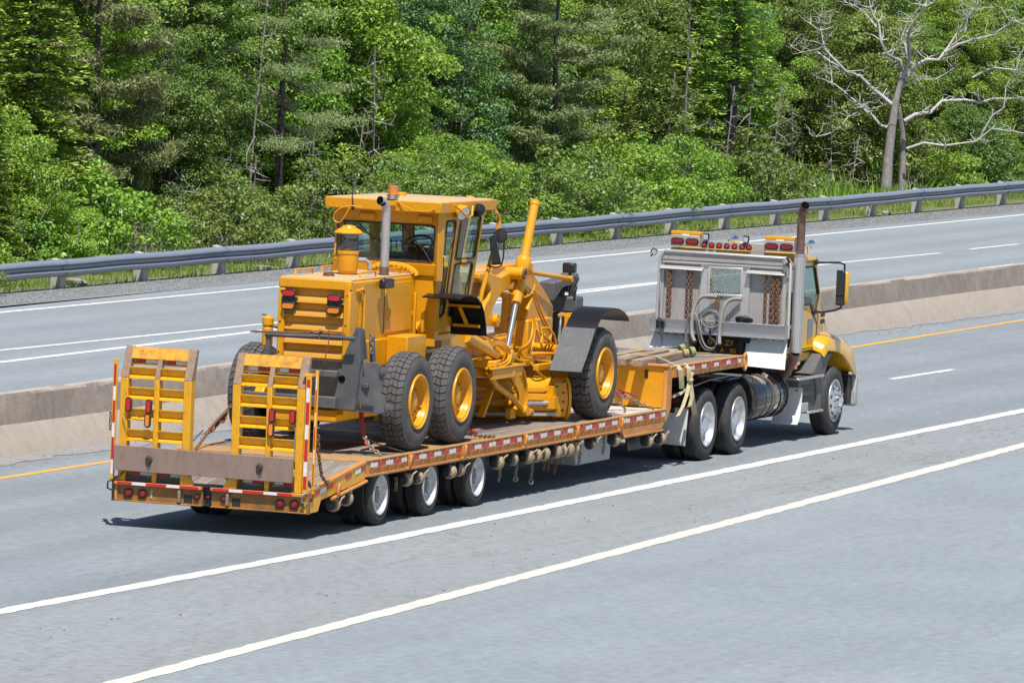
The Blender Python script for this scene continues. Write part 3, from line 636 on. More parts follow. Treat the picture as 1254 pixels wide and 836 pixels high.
def brush(seed, n, h, spread, m='twig_dry', r0=.010, lean=.5):
    global rng; rng = np.random.default_rng(seed); mb = MB()
    for i in range(n):
        b = V((rng.normal()*spread*.4, rng.normal()*spread*.4, -.1)); d = V((rng.normal()*lean, rng.normal()*lean, 1.)); d /= np.linalg.norm(d); l = h*(.5+.6*rng.random())
        p = limb_path(b, b+d*l, .05, 5); mb.tube(p, np.linspace(r0*(.8+.8*rng.random()), .003, 5), 4, caps=False)
        for k in range(3):
            q = p[1+k]; d2 = d+rng.normal(size=3)*.8; mb.tube(limb_path(q, q+d2*l*.28, .06, 3), [r0*.6, r0*.4, .002], 4, caps=False)
    return mb

def rows(Y, step, s0=44, s1=200):
    sl = (Y-27)*2.86; g = (Y+30.6)/57.6
    a = -80+(s0+80)*g; b = -80+(s1+80)*g; x = a
    while x < b:
        yield x+rng.normal()*step*.2, (x+80)/g-80
        x += step*(1 if (x+80)/g-80 < 137 else 2.2)
GD = dict(b0='green maple', b1='tall green maple', b2='dull green small leaved oak', b3='broad dull green oak', b4='bluish green leafy tree', b5='bright yellow green leafy tree',
          c0='spruce with yellow green tips', c1='slim dark spruce', c3='dark spruce with bare lower trunk')
def where(s):
    return ('at the far left' if s < 57 else 'around the brownish pine' if s < 65 else 'around the feathery larch' if s < 74 else 'above the yellow cab' if s < 83
            else 'around the open grey pine' if s < 92 else 'around the thin grey snag' if s < 99.5 else 'around the bare trunked spruce' if s < 109 else 'behind the silver dead tree' if s < 124 else 'right of the silver dead tree' if s < 139 else 'far down the road')
NM = dict(b='leafy_tree', c='spruce_tree')
def species(s, q):
    if s < 57: t = ['c0', 'b5', 'b0', 'b0', 'b3']
    elif s < 62: t = ['b2', 'b0', 'b5', 'b3']
    elif s < 72: t = ['b2', 'b0', 'b1', 'b3', 'b5']
    elif s < 84: t = ['b1', 'b4', 'b5', 'b0', 'b4', 'b1']
    elif s < 94: t = ['b1', 'b4', 'b2', 'b0', 'b5', 'c1']
    elif s < 99: t = ['c1', 'b0', 'b1', 'b3']
    elif s < 108: t = ['c0', 'b3', 'c0', 'b0', 'b3']
    else: t = ['b2', 'b3', 'b2', 'b1', 'b3', 'c1']
    return t[int(q*len(t)) % len(t)]
rng = np.random.default_rng(5)
rr_ = np.random.default_rng(77)
SKIP = [(87.5, 9.0), (113.0, 12), (58.4, 8), (70, 7.0), (97, 2), (102, 4)]       # open spots kept in front of the single trees
for ri, (Y, st, hs) in enumerate(((26.2, 2.2, .30), (27.6, 2.7, .62), (29.6, 3.1, .80), (32.0, 3.6, .90), (35, 4.4, .98), (40, 5.4, 1.05), (47, 7.0, 1.15), (56, 8.0, 1.25))):
    for x, s in rows(Y, st):
        if s > 145 and ri in (0, 6, 7): continue
        if Y < 29 and any(abs(s-c) < wv*(.6 if ri == 0 else 1) for c, wv in SKIP): continue
        k = species(s, rr_.random()); k = 'b0' if (ri < 2 and k == 'b4') else k; y = Y+rr_.normal()*.7
        sc = hs*(.74+.50*rr_.random()); km = k
        if ri < 2 and k[0] == 'b': km = {'b0': 'm0', 'b1': 'm0', 'b2': 'm1', 'b3': 'm2', 'b4': 'm3', 'b5': 'm4'}[k]; sc = (.52 if ri == 0 else .98)*(.72+.5*rr_.random())
        if ri == 0 and k[0] == 'c': km = 'c2'; sc = .7+.5*rr_.random()
        dp = ('low young ', '', '', 'deeper ', 'deep ', 'deep ', 'farthest ', 'farthest ')[ri]
        lb = dp+GD[k]+' '+where(s)
        tree_obj(NM[k[0]], lb, 'tree', PM[km], (x, y, gh(y)), rr_.random()*6.28, sc, lb)
SD = ['low dull green bush', 'low fresh green bush', 'taller fresh green bush', 'low bright yellow green bush', 'taller dull green bush']
for Y, st in ((25.3, 2.8),):
    for x, s in rows(Y, st):
        if rr_.random() < .22 or 110 < s < 121 or s > 150: continue
        k = int(rr_.random()*5)
        if s < 75 and rr_.random() < .6: k = [0, 4, 1][int(rr_.random()*3)]
        y = Y+rr_.normal()*.35
        lb = SD[k].replace('bush', 'verge bush')+' '+where(s).replace('around', 'below').replace('above', 'behind')
        tree_obj('bush', lb, 'bush', PM['s%d' % k], (x, y, gh(y)), rr_.random()*6.28, .62+.50*rr_.random(), lb)
# single trees one can pick out
tree_obj('pine_tree', 'open grey green pine with flat needle tiers and bare dark trunk above the yellow machine', 'tree', PM['pine'], (85.8, 26.6, gh(26.6)+.1), 0)
tree_obj('pine_tree', 'bushy brownish green pine in the upper left of the wood', 'tree', PM['redpine'], (58.6, 27.6, gh(27.6)+.2), 0.4, 1.0)
tree_obj('larch_tree', 'feathery grey green larch with drooping boughs left of the yellow machine', 'tree', PM['larch'], (68.5, 27.2, gh(27.2)-.1), 1.0, .96)
tree_obj('spruce_tree', 'big dark spruce with bare lower trunk left of the silver dead tree', 'tree', PM['c3'], (101.0, 26.8, gh(26.8)), .6, 1.0)
tree_obj('spruce_tree', 'dense dark spruce filling the top left corner of the wood', 'tree', PM['c0'], (54.0, 27.2, gh(27)), 2.0, 1.0)
for i, (x, y, sc, lb) in enumerate([(89.6, 25.6, .60, 'little young spruce just right of the foot of the open pine'), (94.4, 26.0, .9, 'young spruce between the open pine and the grey snag'),
                             (98.8, 25.8, .75, 'young spruce just right of the grey snag'), (76.0, 26.2, .8, 'young spruce behind the cab of the yellow machine')]):
    tree_obj('young_spruce', lb, 'tree', PM['c2'], (x, y, gh(y)), i*1.3, sc)
# the silver dead tree
RV = V((.33, -.944, 0)); DV = V((.944, .33, 0))
def P3(u, z, d=0): return tuple(RV*u+DV*d+V((0, 0, z)))
dt = thing('dead_tree', 'large dead tree with bare silver limbs spreading above the guard rail', 'tree', (113.8, 26.0, gh(26)+.15))
tree_obj('leafy_tree', 'dull green oak growing up among the limbs of the silver dead tree', 'tree', PM['m1'], (115.6, 27.3, gh(27.3)-.2), 2.1, 1.0)
rng = np.random.default_rng(9)
mb = MB(); mb.tube([P3(-.08, -.4), P3(-.05, 1.0, .05), P3(.02, 2.0), P3(.10, 2.7), P3(.22, 3.25)], [.19, .14, .12, .10, .08], 12)
mb.tube([P3(.42, -.4, .5), P3(.40, .9, .5), P3(.34, 1.8, .4), P3(.20, 2.5, .2)], [.13, .10, .085, .06], 10)
build('trunk', mb, 'dead_trunk', dt, smooth=60, center=(0, 0, 0)).location = (0, 0, 0)
LMB = [([(.22, 3.2), (.05, 3.75), (-.42, 4.5), (-.72, 5.1), (-.85, 5.9)], .12), ([(-.55, 4.75), (-1.0, 5.15), (-1.35, 5.5)], .05),
       ([(.20, 3.3), (.45, 4.0), (.40, 4.7), (.78, 5.4), (1.2, 5.9)], .11), ([(.35, 3.9), (.15, 4.4), (.40, 5.0), (.95, 5.55)], .06),
       ([(.30, 3.3), (.72, 3.75), (1.45, 4.1), (1.90, 4.7), (2.35, 5.6)], .12), ([(1.4, 4.1), (2.2, 4.55), (3.3, 4.95), (3.7, 5.0)], .07), ([(1.95, 4.75), (2.1, 5.3), (2.3, 5.75)], .05),
       ([(-.05, 2.6), (-.7, 3.05), (-1.45, 3.55), (-2.1, 4.3), (-2.55, 4.75)], .11), ([(-1.5, 3.6), (-2.3, 4.0), (-3.0, 4.1)], .05), ([(-2.0, 4.2), (-1.9, 4.7), (-2.2, 5.0)], .04),
       ([(-.05, 1.95), (-.55, 2.2), (-1.1, 2.4), (-1.6, 3.0), (-2.4, 3.35)], .08), ([(-.9, 2.3), (-1.5, 1.75), (-2.2, 1.55)], .05), ([(-1.1, 2.4), (-.5, 2.5), (.1, 2.75)], .05),
       ([(-1.75, 3.05), (-1.8, 3.5)], .04), ([(.35, 2.1), (1.1, 2.45), (2.0, 2.7), (3.0, 2.75), (4.4, 2.95)], .11), ([(.4, 1.3), (1.4, 1.55), (2.4, 1.7), (3.5, 1.95), (4.4, 1.85)], .07),
       ([(2.6, 1.8), (3.2, 2.6), (3.5, 3.6), (3.55, 4.2)], .05), ([(2.3, 3.4), (3.0, 3.75), (3.9, 3.6), (4.5, 3.7)], .055), ([(.35, 3.1), (1.2, 3.3), (1.9, 3.8)], .04)]
for pts, r in LMB:
    P = []; dd = rng.normal()*.4
    for i, (u, z) in enumerate(pts): P.append(V(P3(u+rng.normal()*.03, z+rng.normal()*.03, dd*i/len(pts)*1.5)))
    Q = [P[0]]
    for a, b in zip(P[:-1], P[1:]): Q += [a+(b-a)*.5+rng.normal(size=3)*.05, b]
    r *= .62; Q = [q+rng.normal(size=3)*.075 if 0 < i_ < len(Q)-1 else q for i_, q in enumerate(Q)]; mb = MB(); mb.tube(Q, np.linspace(r, max(.008, r*.2), len(Q)), 7)
    for k in range(9+3*len(pts)):
        j = 1+int(rng.random()*(len(Q)-1)); l = .25+.5*rng.random(); d = V(P3(rng.normal(), .2+rng.random()*.8, rng.normal()))
        mb.tube(limb_path(Q[j], Q[j]+d/np.linalg.norm(d)*l, .1, 4), [r*.28, r*.2, .008, .003], 4)
    o = build('limb', mb, 'dead_wood', dt, smooth=60, center=(0, 0, 0)); o.location = (0, 0, 0)
# grey snag, leaning dead poles, dry brush
def snag(x, y, h, lab, seed, lean=0.0, r=.07, nb=26, bl=.8, group=None):
    r *= .62
    global rng; rng = np.random.default_rng(seed)
    t = thing('dead_snag', lab, 'tree', (x, y, gh(y)), group)
    tp = [V((0, 0, -.3)), V((lean*.3, 0, h*.4))-RV*0, V((lean, 0, h))]; mb = MB(); mb.tube(tp, [r, r*.75, .02], 7)
    o = build('trunk', mb, 'bark_grey', t, smooth=60, center=(0, 0, 0)); o.location = (0, 0, 0)
    mb = MB(); mb.tube(tp, [r*.5, r*.4, .01], 5)
    for i in range(nb):
        f = .15+.85*i/nb; b = V((lean*f, 0, h*f)); a = i*2.4; l = bl*(1.05-f*.7)*(.5+.8*rng.random()); d = V((math.cos(a), math.sin(a), -.15+.3*rng.normal()))
        mb.tube(limb_path(b, b+d*l, .06, 4), [.02, .014, .01, .004], 5)
        for k in range(3): q = b+d*l*(.3+.25*k); mb.tube([q, q+rdir(1)[0]*.3], [.007, .003], 4, caps=False)
    o = build('branch', mb, 'twig_dry', t, smooth=60, center=(0, 0, 0)); o.location = (0, 0, 0)
snag(97.0, 26.8, 6.9, 'thin grey dead snag with short broken branches right of the open pine', 51)
snag(77.2, 25.6, 2.2, 'short pale broken snag above the guard rail behind the yellow cab', 52, r=.045, nb=10, bl=.5)
snag(98.6, 26.2, 3.4, 'pale leaning dead sapling just behind the tall grey snag', 53, lean=.7, r=.04, nb=14, bl=.5)
snag(72.5, 26.4, 4.6, 'bare grey sapling in front of the larch', 54, lean=-.3, r=.04, nb=18, bl=.7)
snag(131.0, 26.4, 3.4, 'thin dead sapling right of the silver dead tree at the frame edge', 55, lean=.2, r=.05, nb=14, bl=.6)
snag(66.0, 27.0, 6.2, 'forked bleached dead pole high in the leaves left of the larch', 56, lean=.9, r=.05, nb=14, bl=.8)
snag(81.0, 27.4, 6.6, 'slender pale dead birch among leaves left of the open pine', 57, lean=.4, r=.045, nb=20, bl=.7)
for i, (x, y, n, h, lb) in enumerate([(56.0, 25.3, 26, 1.3, 'tangle of bare grey twigs behind the left end of the guard rail'), (57.6, 25.0, 18, 1.1, 'small bleached heap of dry branches at the left of the verge'),
        (74.2, 25.4, 22, 1.4, 'thicket of grey leafless twigs left of the yellow cab'), (99.8, 25.4, 16, 1.2, 'dry twigs beside the bare spruce trunk'), (111.5, 25.2, 10, 1.1, 'few bleached sticks left of the silver dead tree'),
        (50.6, 26, 16, 1.9, 'bare twiggy bush at the left frame edge')]):
    o = build('dry_brush', brush(60+i, n, h, 1.3), 'twig_dry', smooth=60, center=(0, 0, 0)); o.location = (x, y, gh(y)); o['label'] = lb; o['category'] = 'dry brush'
for i in range(34):
    s = 50+84*(i+rr_.random())/34; Y = 25.6+3.2*rr_.random(); x = (s+80)*(Y+30.6)/57.6-80
    hgt = (1.0+1.7*rr_.random())*(1+.15*(Y-25.6)); lb = 'bare grey sapling among the leaves '+where(s)
    snag(x, Y, hgt, lb, 200+i, lean=rr_.normal()*.5, r=.028, nb=int(8+6*hgt/2), bl=.55+.3*rr_.random(), group=lb)
from collections import defaultdict
same = defaultdict(list)
for o in list(C.objects):
    if o.parent is None and o.get('group') and o.get('group') == o.get('label'): same[o['label']].append(o)
RK = {2: ('left of two', 'right of two'), 3: ('left of three', 'middle of three', 'right of three'), 4: ('leftmost', 'second from left', 'third from left', 'rightmost'), 5: ('leftmost', 'second from left', 'middle of five', 'second from right', 'rightmost'), 6: ('leftmost', 'second from left', 'third from left', 'third from right', 'second from right', 'rightmost')}
for lb, os_ in same.items():
    os_.sort(key=lambda o: (o.location.x+80)/(o.location.y+30.6))
    kind_ = 'bushes' if 'bush' in lb else 'saplings' if 'sapling' in lb else 'spruces' if 'spruce' in lb else 'maples' if 'maple' in lb else 'oaks' if 'oak' in lb else 'leafy trees'
    if len(os_) in RK or len(os_) == 1:
        for k, o in enumerate(os_):
            if len(os_) > 1: o['label'] = lb+', '+RK[len(os_)][k]
            o['group'] = kind_+' of the wood'
# grass on the verge: too many to count
rng = np.random.default_rng(3)
def grass(name, n, xr, yr, h0, h1, m, wd=.022, edge=.04):
    x = xr[0]+(xr[1]-xr[0])*rng.random(n); y = yr[0]+(yr[1]-yr[0])*rng.random(n)
    dens = np.sin(x*1.7)+np.sin(x*.63+y*2)+rng.normal(size=n)*.8
    k = (dens > -.9) & (y > np.array([gry(q) for q in x])+edge+.1*np.sin(x*2.1)); x, y = x[k], y[k]; n = len(x); h = h0+(h1-h0)*rng.random(n)**1.5*(.6+.4*np.sin(x*.9)**2)
    z = np.interp(y, gy, gz); d = np.stack([rng.normal(size=n)*.28, rng.normal(size=n)*.28, np.ones(n)], 1)
    P = np.stack([x, y, z+h*.45], 1); N = rdir(n); N[:, 2] *= .3
    me = leaf_mesh(name, P, d, N, h, wd, m); o = bpy.data.objects.new(name, me); link(o, None); o['kind'] = 'stuff'; return o
grass('grass', 110000, (30, 200), (22.4, 25.6), .08, .30, 'grass_blade')
grass('undergrowth', 45000, (30, 220), (24.6, 30), .25, .75, 'leaf_maple', wd=.06)
grass('low_grass', 16000, (35, 150), (21.9, 23.6), .03, .10, 'grass_blade', edge=-.12)
# ------------------------------------------------------------------ wheels
def road_tyre(R, wd, rin, n=56):
    """axis y, outer face at y=0 going inward to +wd"""
    mb = MB()
    pr = [(rin, .012), (rin+.02, .0), (R*.80, -.012), (R*.93, .004), (R*.975, .022), (R, .045)]
    g = []; ng = 4; a, b = .045, wd-.045; st = (b-a)/(ng+.0)
    for k in range(1, ng):
        c = a+(b-a)*k/ng; g += [(R, c-.008), (R-.014, c-.007), (R-.014, c+.007), (R, c+.008)]
    pr2 = [(R, wd-.045), (R*.97, wd-.02), (R*.9, wd), (rin+.02, wd-.01), (rin, wd-.02)]
    mb.lathe(pr+g+pr2, (0, 0, 0), (0, 1, 0), n); return mb
def wheel_dual(name, loc, parent, R, wd, rim, tyre_m='tyre_rubber', rim_m='silver_wheel', flip=False, steer=False, inner=True):
    w0 = bpy.data.objects.new(name, rim[0]); link(w0, parent, loc)
    if flip: w0.rotation_euler = (0, 0, math.pi)
    t = bpy.data.objects.new('tyre', tyre_m); C.objects.link(t); t.parent = w0
    h = bpy.data.objects.new('hub', rim[1]); C.objects.link(h); h.parent = w0
    if inner:
        t2 = bpy.data.objects.new('tyre', tyre_m); C.objects.link(t2); t2.parent = w0; t2.location = (0, wd+.03, 0)
    return w0
def me_(name, mb, m, smooth=35): return mesh_of(name, mb, m, smooth, (0, 0, 0))[0]
# trailer wheel: deep dished outer dual
def dish_rim(rr, depth, n=40):
    depth *= .60
    mb = MB()
    mb.lathe([(rr+.012, .012), (rr+.010, -.012), (rr-.004, -.016), (rr-.016, .0), (rr-.024, .03), (rr-.036, .05), (rr-.045, depth*.7), (rr-.07, depth*.95), (rr*.55, depth), (rr*.40, depth-.01), (0, depth-.01)], n=n)
    return mb
def hub_mb(rr, depth, nl, lr, out, rb=.011):
    depth *= .60; mb = MB(); mb.lathe([(rr*.42, depth), (rr*.40, depth-out*.6), (rr*.30, depth-out), (0, depth-out-.01)], n=24)
    for k in range(nl):
        a = 2*math.pi*k/nl; c = (math.cos(a)*lr, 0, math.sin(a)*lr); mb.cyl((c[0], depth+.01, c[2]), (c[0], depth-.035, c[2]), rb, rb*.8, 6)
    return mb
RT = .385
tyre_small = me_('tyre', road_tyre(RT, .215, .245), 'tyre_rubber')
rim_small = (me_('wheel', dish_rim(.245, .145), 'silver_wheel'), me_('hub', hub_mb(.245, .14, 8, .13, .05), 'hub_grey'))
RD = .525
tyre_big = me_('tyre', road_tyre(RD, .27, .315), 'tyre_rubber')
rim_drive = (me_('wheel', dish_rim(.315, .17), 'alloy'), me_('hub', hub_mb(.315, .165, 10, .165, .07), 'alloy'))

# ------------------------------------------------------------------ trailer
TW = 2.59; TY = TW/2
trailer = thing('lowbed_trailer', 'orange lowbed trailer with raised loading ramps and a wooden deck carrying the yellow road grader', 'trailer', (8.8, TY, 0))
T = trailer
# under frame
mb = MB()
for y in (.78, 1.72): mb.box(2.0, 13.9, y, y+.10, .40, .70)
for x in np.arange(2.4, 13.9, .62): mb.box(x, x+.06, .09, TW-.09, .66, .76)
build('frame_beams', mb, 'axle_grease', T)
mb = MB(); mb.prism([(.2, .34), (2.0, .62), (2.0, .70), (.2, .46)], .78, .88); mb.prism([(.2, .34), (2.0, .62), (2.0, .70), (.2, .46)], 1.72, 1.82)
build('tail_beams', mb, 'axle_grease', T)
# side rails: fascia + lips + stakes
for side, (ya, yb, yo) in enumerate(((0, .05, -.016), (TW-.05, TW, TW))):
    mb = MB()
    mb.box(1.95, 14.04, ya, yb, .69, .845); mb.box(1.95, 12.1, ya-.012 if side == 0 else ya, yb+(0 if side == 0 else .012), .655, .688)
    mb.prism([(12.05, .688), (12.2, .56), (13.85, .60), (14.02, .688)], ya, yb)
    mb.box(12.2, 13.9, ya-.014 if side == 0 else ya+.01, yb, .555, .59)
    for x in np.arange(2.15, 14.0, .305): mb.box(x, x+.012, yo, yo+.015, .692, .842)
    build('side_rail', mb, 'trailer_paint', T, bevel=.006)
    mb = MB(); y0_, y1_ = (ya-.01, yb+.03) if side == 0 else (ya-.03, yb+.01); mb.box(1.93, 14.05, y0_, y1_, .846, .868)
    build('rail_cap', mb, 'deck_steel', T, bevel=.006)
    mb = MB(); mb.prism([(-.02, .33), (.33, .335), (.42, .47), (1.94, .625), (1.94, .835), (0, .585), (-.02, .58)], ya-.003, yb+.003)
    build('tail_side', mb, 'ramp_paint' if side == 0 else 'trailer_paint', T, bevel=.006)
    mb = MB(); mb.beam((-.02, (ya+yb)/2, .595), (1.93, (ya+yb)/2, .848), .08, .022); build('tail_cap', mb, 'trailer_paint', T)
    mb = MB(); mb.tube([(.75, ya-.02 if side == 0 else yb+.02, .47), (1.95, ya-.02 if side == 0 else yb+.02, .61)], .022, 8); build('side_pipe', mb, 'trailer_paint', T)
# tape on the near side
def tape(x, L, red, z=.80, sl=0.0, y=-.019):
    mb = MB(); z1 = z+sl*L; mb.add([(x, y, z-.027), (x+L, y, z1-.027), (x+L, y, z1+.027), (x, y, z+.027), (x, y+.002, z-.027), (x+L, y+.002, z1-.027), (x+L, y+.002, z1+.027), (x, y+.002, z+.027)],
       [(0, 1, 2, 3), (7, 6, 5, 4), (0, 4, 5, 1), (1, 5, 6, 2), (2, 6, 7, 3), (3, 7, 4, 0)])
    build('reflective_tape', mb, 'tape_red' if red else 'tape_white', T, smooth=0)
tape_runs = [(2.08, 3.40, False), (3.56, 5.42, True), (5.66, 7.80, True), (8.02, 9.92, False), (10.16, 11.82, True), (12.10, 13.95, False)]
for a, b, red in tape_runs:
    x = a
    while x < b-.1:
        L = .30 if red else .26; L = min(L, b-x); tape(x, L-.004, red); x += L; red = not red
for x, L, red in ((.12, .24, True), (.37, .2, False), (.58, .24, True), (1.25, .2, True), (1.62-.05, .2, False), (1.78, .16, True)): tape(x, L, red, .535+.128*x, .128, -.009)
# tie rings on the side
rp = MB(); rp.torus((0, 0, 0), .058, .017, (0, 1, .0), 18, 7); rp.v = [(x*.8, y, z*1.35) for x, y, z in rp.v]; rp.cbox((0, .01, .075), (.05, .04, .035))
ring_me = me_('tie_ring', rp, 'trailer_paint')
for x, z in ((.92, .56), (3.47, .765), (5.53, .765), (7.92, .765), (10.05, .765), (11.95, .765)):
    o = bpy.data.objects.new('tie_ring', ring_me); link(o, T, (x, -.045, z)); o.rotation_euler = (0.12, 0, .25)
for x in (3.47, 5.53, 7.92, 10.05, 11.95):
    mb = MB(); mb.box(x-.10, x+.10, -.045, -.012, .67, .70); mb.box(x-.02, x+.02, -.03, -.012, .69, .85); build('ring_bracket', mb, 'trailer_paint', T, bevel=.004)
# deck: planks one by one
pl = {}
def plank(x0, x1, y0, y1, z, mname, th=.045, nm='deck_plank'):
    key = (round(x1-x0, 3), round(y1-y0, 3), mname, th)
    if key not in pl:
        mb = MB(); mb.cbox((0, 0, -th/2), (x1-x0, y1-y0, th)); pl[key] = mesh_of(nm, mb, mname, 0, (0, 0, 0))[0]
    o = bpy.data.objects.new(nm, pl[key]); link(o, T, ((x0+x1)/2, (y0+y1)/2, z)); return o
ny = 12; wp_ = (TW-.10)/ny
xs_ = [2.75, 6.2, 9.6, 12.55]
for j in range(ny):
    y = .05+j*wp_
    for a, b in zip(xs_[:-1], xs_[1:]): plank(a+.004, b-.004, y+.004, y+wp_-.005, .862+rng.normal()*.0022, 'deck_wood')
mb = MB(); mb.box(1.93, 2.742, .055, TW-.055, .80, .861); build('knee_plate', mb, 'deck_steel', T, bevel=.006)
mb = MB(); mb.box(12.56, 14.05, .055, TW-.055, .80, .859); build('front_plate', mb, 'deck_white', T, bevel=.006)
for k in range(2):
    mb = MB(); mb.box(4.55+k*1.62, 4.95+k*1.62, .06, TW-.06, .862, .868); build('cross_plate', mb, 'deck_steel', T)
# sloping tail: planks follow the slope
ty0, ty1 = .05, TW-.05; nt_ = 11; wt = (ty1-ty0)/nt_
for j in range(nt_):
    y = ty0+j*wt
    if abs(y+wt/2-TY) < .01: pass
    mb = MB(); dz = rng.normal()*.002
    mb.hexa([(.06, y+.004, .54+dz), (1.93, y+.004, .795+dz), (1.93, y+wt-.005, .795+dz), (.06, y+wt-.005, .54+dz)],
            [(.06, y+.004, .588+dz), (1.93, y+.004, .842+dz), (1.93, y+wt-.005, .842+dz), (.06, y+wt-.005, .588+dz)])
    build('tail_plank', mb, 'deck_wood', T, smooth=0)
# bulkhead, gooseneck
mb = MB(); mb.box(14.06, 14.10, .03, TW-.03, .87, 1.46); build('bulkhead', mb, 'tread_plate', T, bevel=.004)
mb = MB(); mb.box(14.02, 14.13, .0, TW, 1.455, 1.49); build('bulkhead_cap', mb, 'trailer_paint', T, bevel=.008)
for y in (.012, TW-.012-.05):
    mb = MB(); mb.prism([(14.045, .87), (14.045, 1.452), (14.28, 1.452), (14.28, .86), (14.10, .69), (13.95, .69), (14.04, .86)], y, y+.05); build('bulkhead_side', mb, 'trailer_paint', T, bevel=.005)
for y in (.30, 2.0):
    mb = MB(); mb.box(14.052, 14.065, y, y+.05, 1.28, 1.40); build('lift_slot', mb, 'black_rubber', T)
for side, (ya, yb, yo) in enumerate(((0, .05, -.014), (TW-.05, TW, TW))):
    mb = MB(); mb.box(14.29, 17.62, ya, yb, 1.29, 1.44)
    for x in np.arange(14.75, 17.5, .42): mb.box(x, x+.02, yo, yo+.013, 1.292, 1.438)
    build('neck_rail', mb, 'trailer_paint', T, bevel=.006)
    mb = MB(); mb.box(14.27, 17.64, ya-.006, yb+.006, 1.441, 1.458); build('neck_cap', mb, 'trailer_paint', T, bevel=.005)
    mb = MB(); mb.tube([(17.68+.07*math.cos(t), (ya+yb)/2-.02, 1.36+.12*math.sin(t)) for t in np.linspace(0, 2*math.pi, 14)[:-1]], .02, 7, closed=True); build('neck_ring', mb, 'trailer_paint', T)
mb = MB(); mb.box(17.625, 17.70, .02, TW-.02, 1.28, 1.45); build('neck_front', mb, 'trailer_paint', T, bevel=.01)
for j in range(13):
    y = .06+j*.1905; plank(14.14, 17.615, y+.004, y+.186, 1.452+rng.normal()*.002, 'deck_wood', .04, 'neck_plank')
mb = MB()
for y in (.85, 1.62): mb.prism([(14.1, .62), (14.4, .95), (17.4, 1.12), (17.4, 1.29), (14.1, 1.29)], y, y+.12)
mb.box(14.0, 14.25, .3, 2.3, .62, .86)
build('neck_beams', mb, 'axle_grease', T)
x = 15.0
for k, red in enumerate((False, True, False, True, False, True, False, True, False)):
    L = (.22, .33, .22, .36, .22, .36, .2, .36, .15)[k]; tape(x, L-.004, red, 1.395, 0, -.017); x += L
# rear bumper: two halves and a dark slot
for y0, y1 in ((.02, 1.285), (1.405, 2.57)):
    mb = MB(); mb.box(-.0, .06, y0, y1, .335, .53); mb.box(-.035, .06, y0, y1, .325, .342)
    build('rear_bumper', mb, 'bumper_paint', T, bevel=.006)
    mb = MB(); mb.box(-.055, .06, y0, y1, .532, .572); build('bumper_lip', mb, 'trailer_paint', T, bevel=.006)
mb = MB(); mb.box(.05, .09, 1.28, 1.41, .33, .56); build('slot_plate', mb, 'axle_grease', T)
mb = MB(); mb.box(-.03, .05, -.005, .0185, .325, .57); build('bumper_end', mb, 'bumper_paint', T); mb = MB(); mb.box(-.045, .05, 2.572, 2.60, .325, .60); build('bumper_end', mb, 'axle_grease', T)
def tape_r(y, L, red, z, x=-.058, h=.034):
    mb = MB(); mb.box(x, x+.002, y-L, y, z-h/2, z+h/2); build('reflective_tape', mb, 'tape_red' if red else 'tape_white', T, smooth=0)
y = 2.53
for k, red in enumerate((True, False, True, False, True)):
    L = (.20, .19, .27, .18, .25)[k]; tape_r(y, L-.004, red, .552); y -= L
y = 1.255
for k, red in enumerate((True, False, True, False, True)):
    L = (.22, .18, .28, .18, .20)[k]; tape_r(y, L-.004, red, .552); y -= L
lens_me = {}
def round_lamp(y, z, r, x=-.004, m='dark_red_lens', parent=None, nm='tail_lamp'):
    k = (r, m)
    if k not in lens_me:
        a = MB(); a.lathe([(r*1.0, -.012), (r*.8, -.024), (0, -.03)], (0, 0, 0), (1, 0, 0), 20); a.v = [(-abs(x_), y_, z_) for x_, y_, z_ in a.v]
        b = MB(); b.lathe([(r*1.38, 0), (r*1.34, .02), (r*1.05, .024), (r*.98, .010)], (0, 0, 0), (-1, 0, 0), 20)
        lens_me[k] = (me_('bezel', b, 'black_rubber'), me_('lens', a, m))
    o = bpy.data.objects.new(nm, lens_me[k][0]); link(o, parent or T, (x, y, z))
    l = bpy.data.objects.new('lens', lens_me[k][1]); C.objects.link(l); l.parent = o; return o
for y in (2.39, 2.20, .37, .185): round_lamp(y, .43, .046)
for y in (1.475, 1.12): round_lamp(y, .44, .028)
round_lamp(1.345, .44, .018, .046)
mb = MB(); mb.box(-.008, 0, 2.07, 2.095, .38, .48); build('reflector', mb, 'box_grey', T)
for y in (1.70, 1.06):
    mb = MB(); mb.box(-.05, -.002, y-.02, y+.02, .36, .50); mb.cyl((-.03, y, .36), (-.03, y, .52), .02, .02, 8); build('hitch_pin', mb, 'chain_steel', T, bevel=.004)
    mb = MB(); mb.box(-.004, .0, y-.16, y-.05, .36, .46); build('pocket', mb, 'black_rubber', T)
round_lamp(.0, .50, .02, .07, parent=T, nm='marker_lamp').rotation_euler = (0, 0, R_(90))
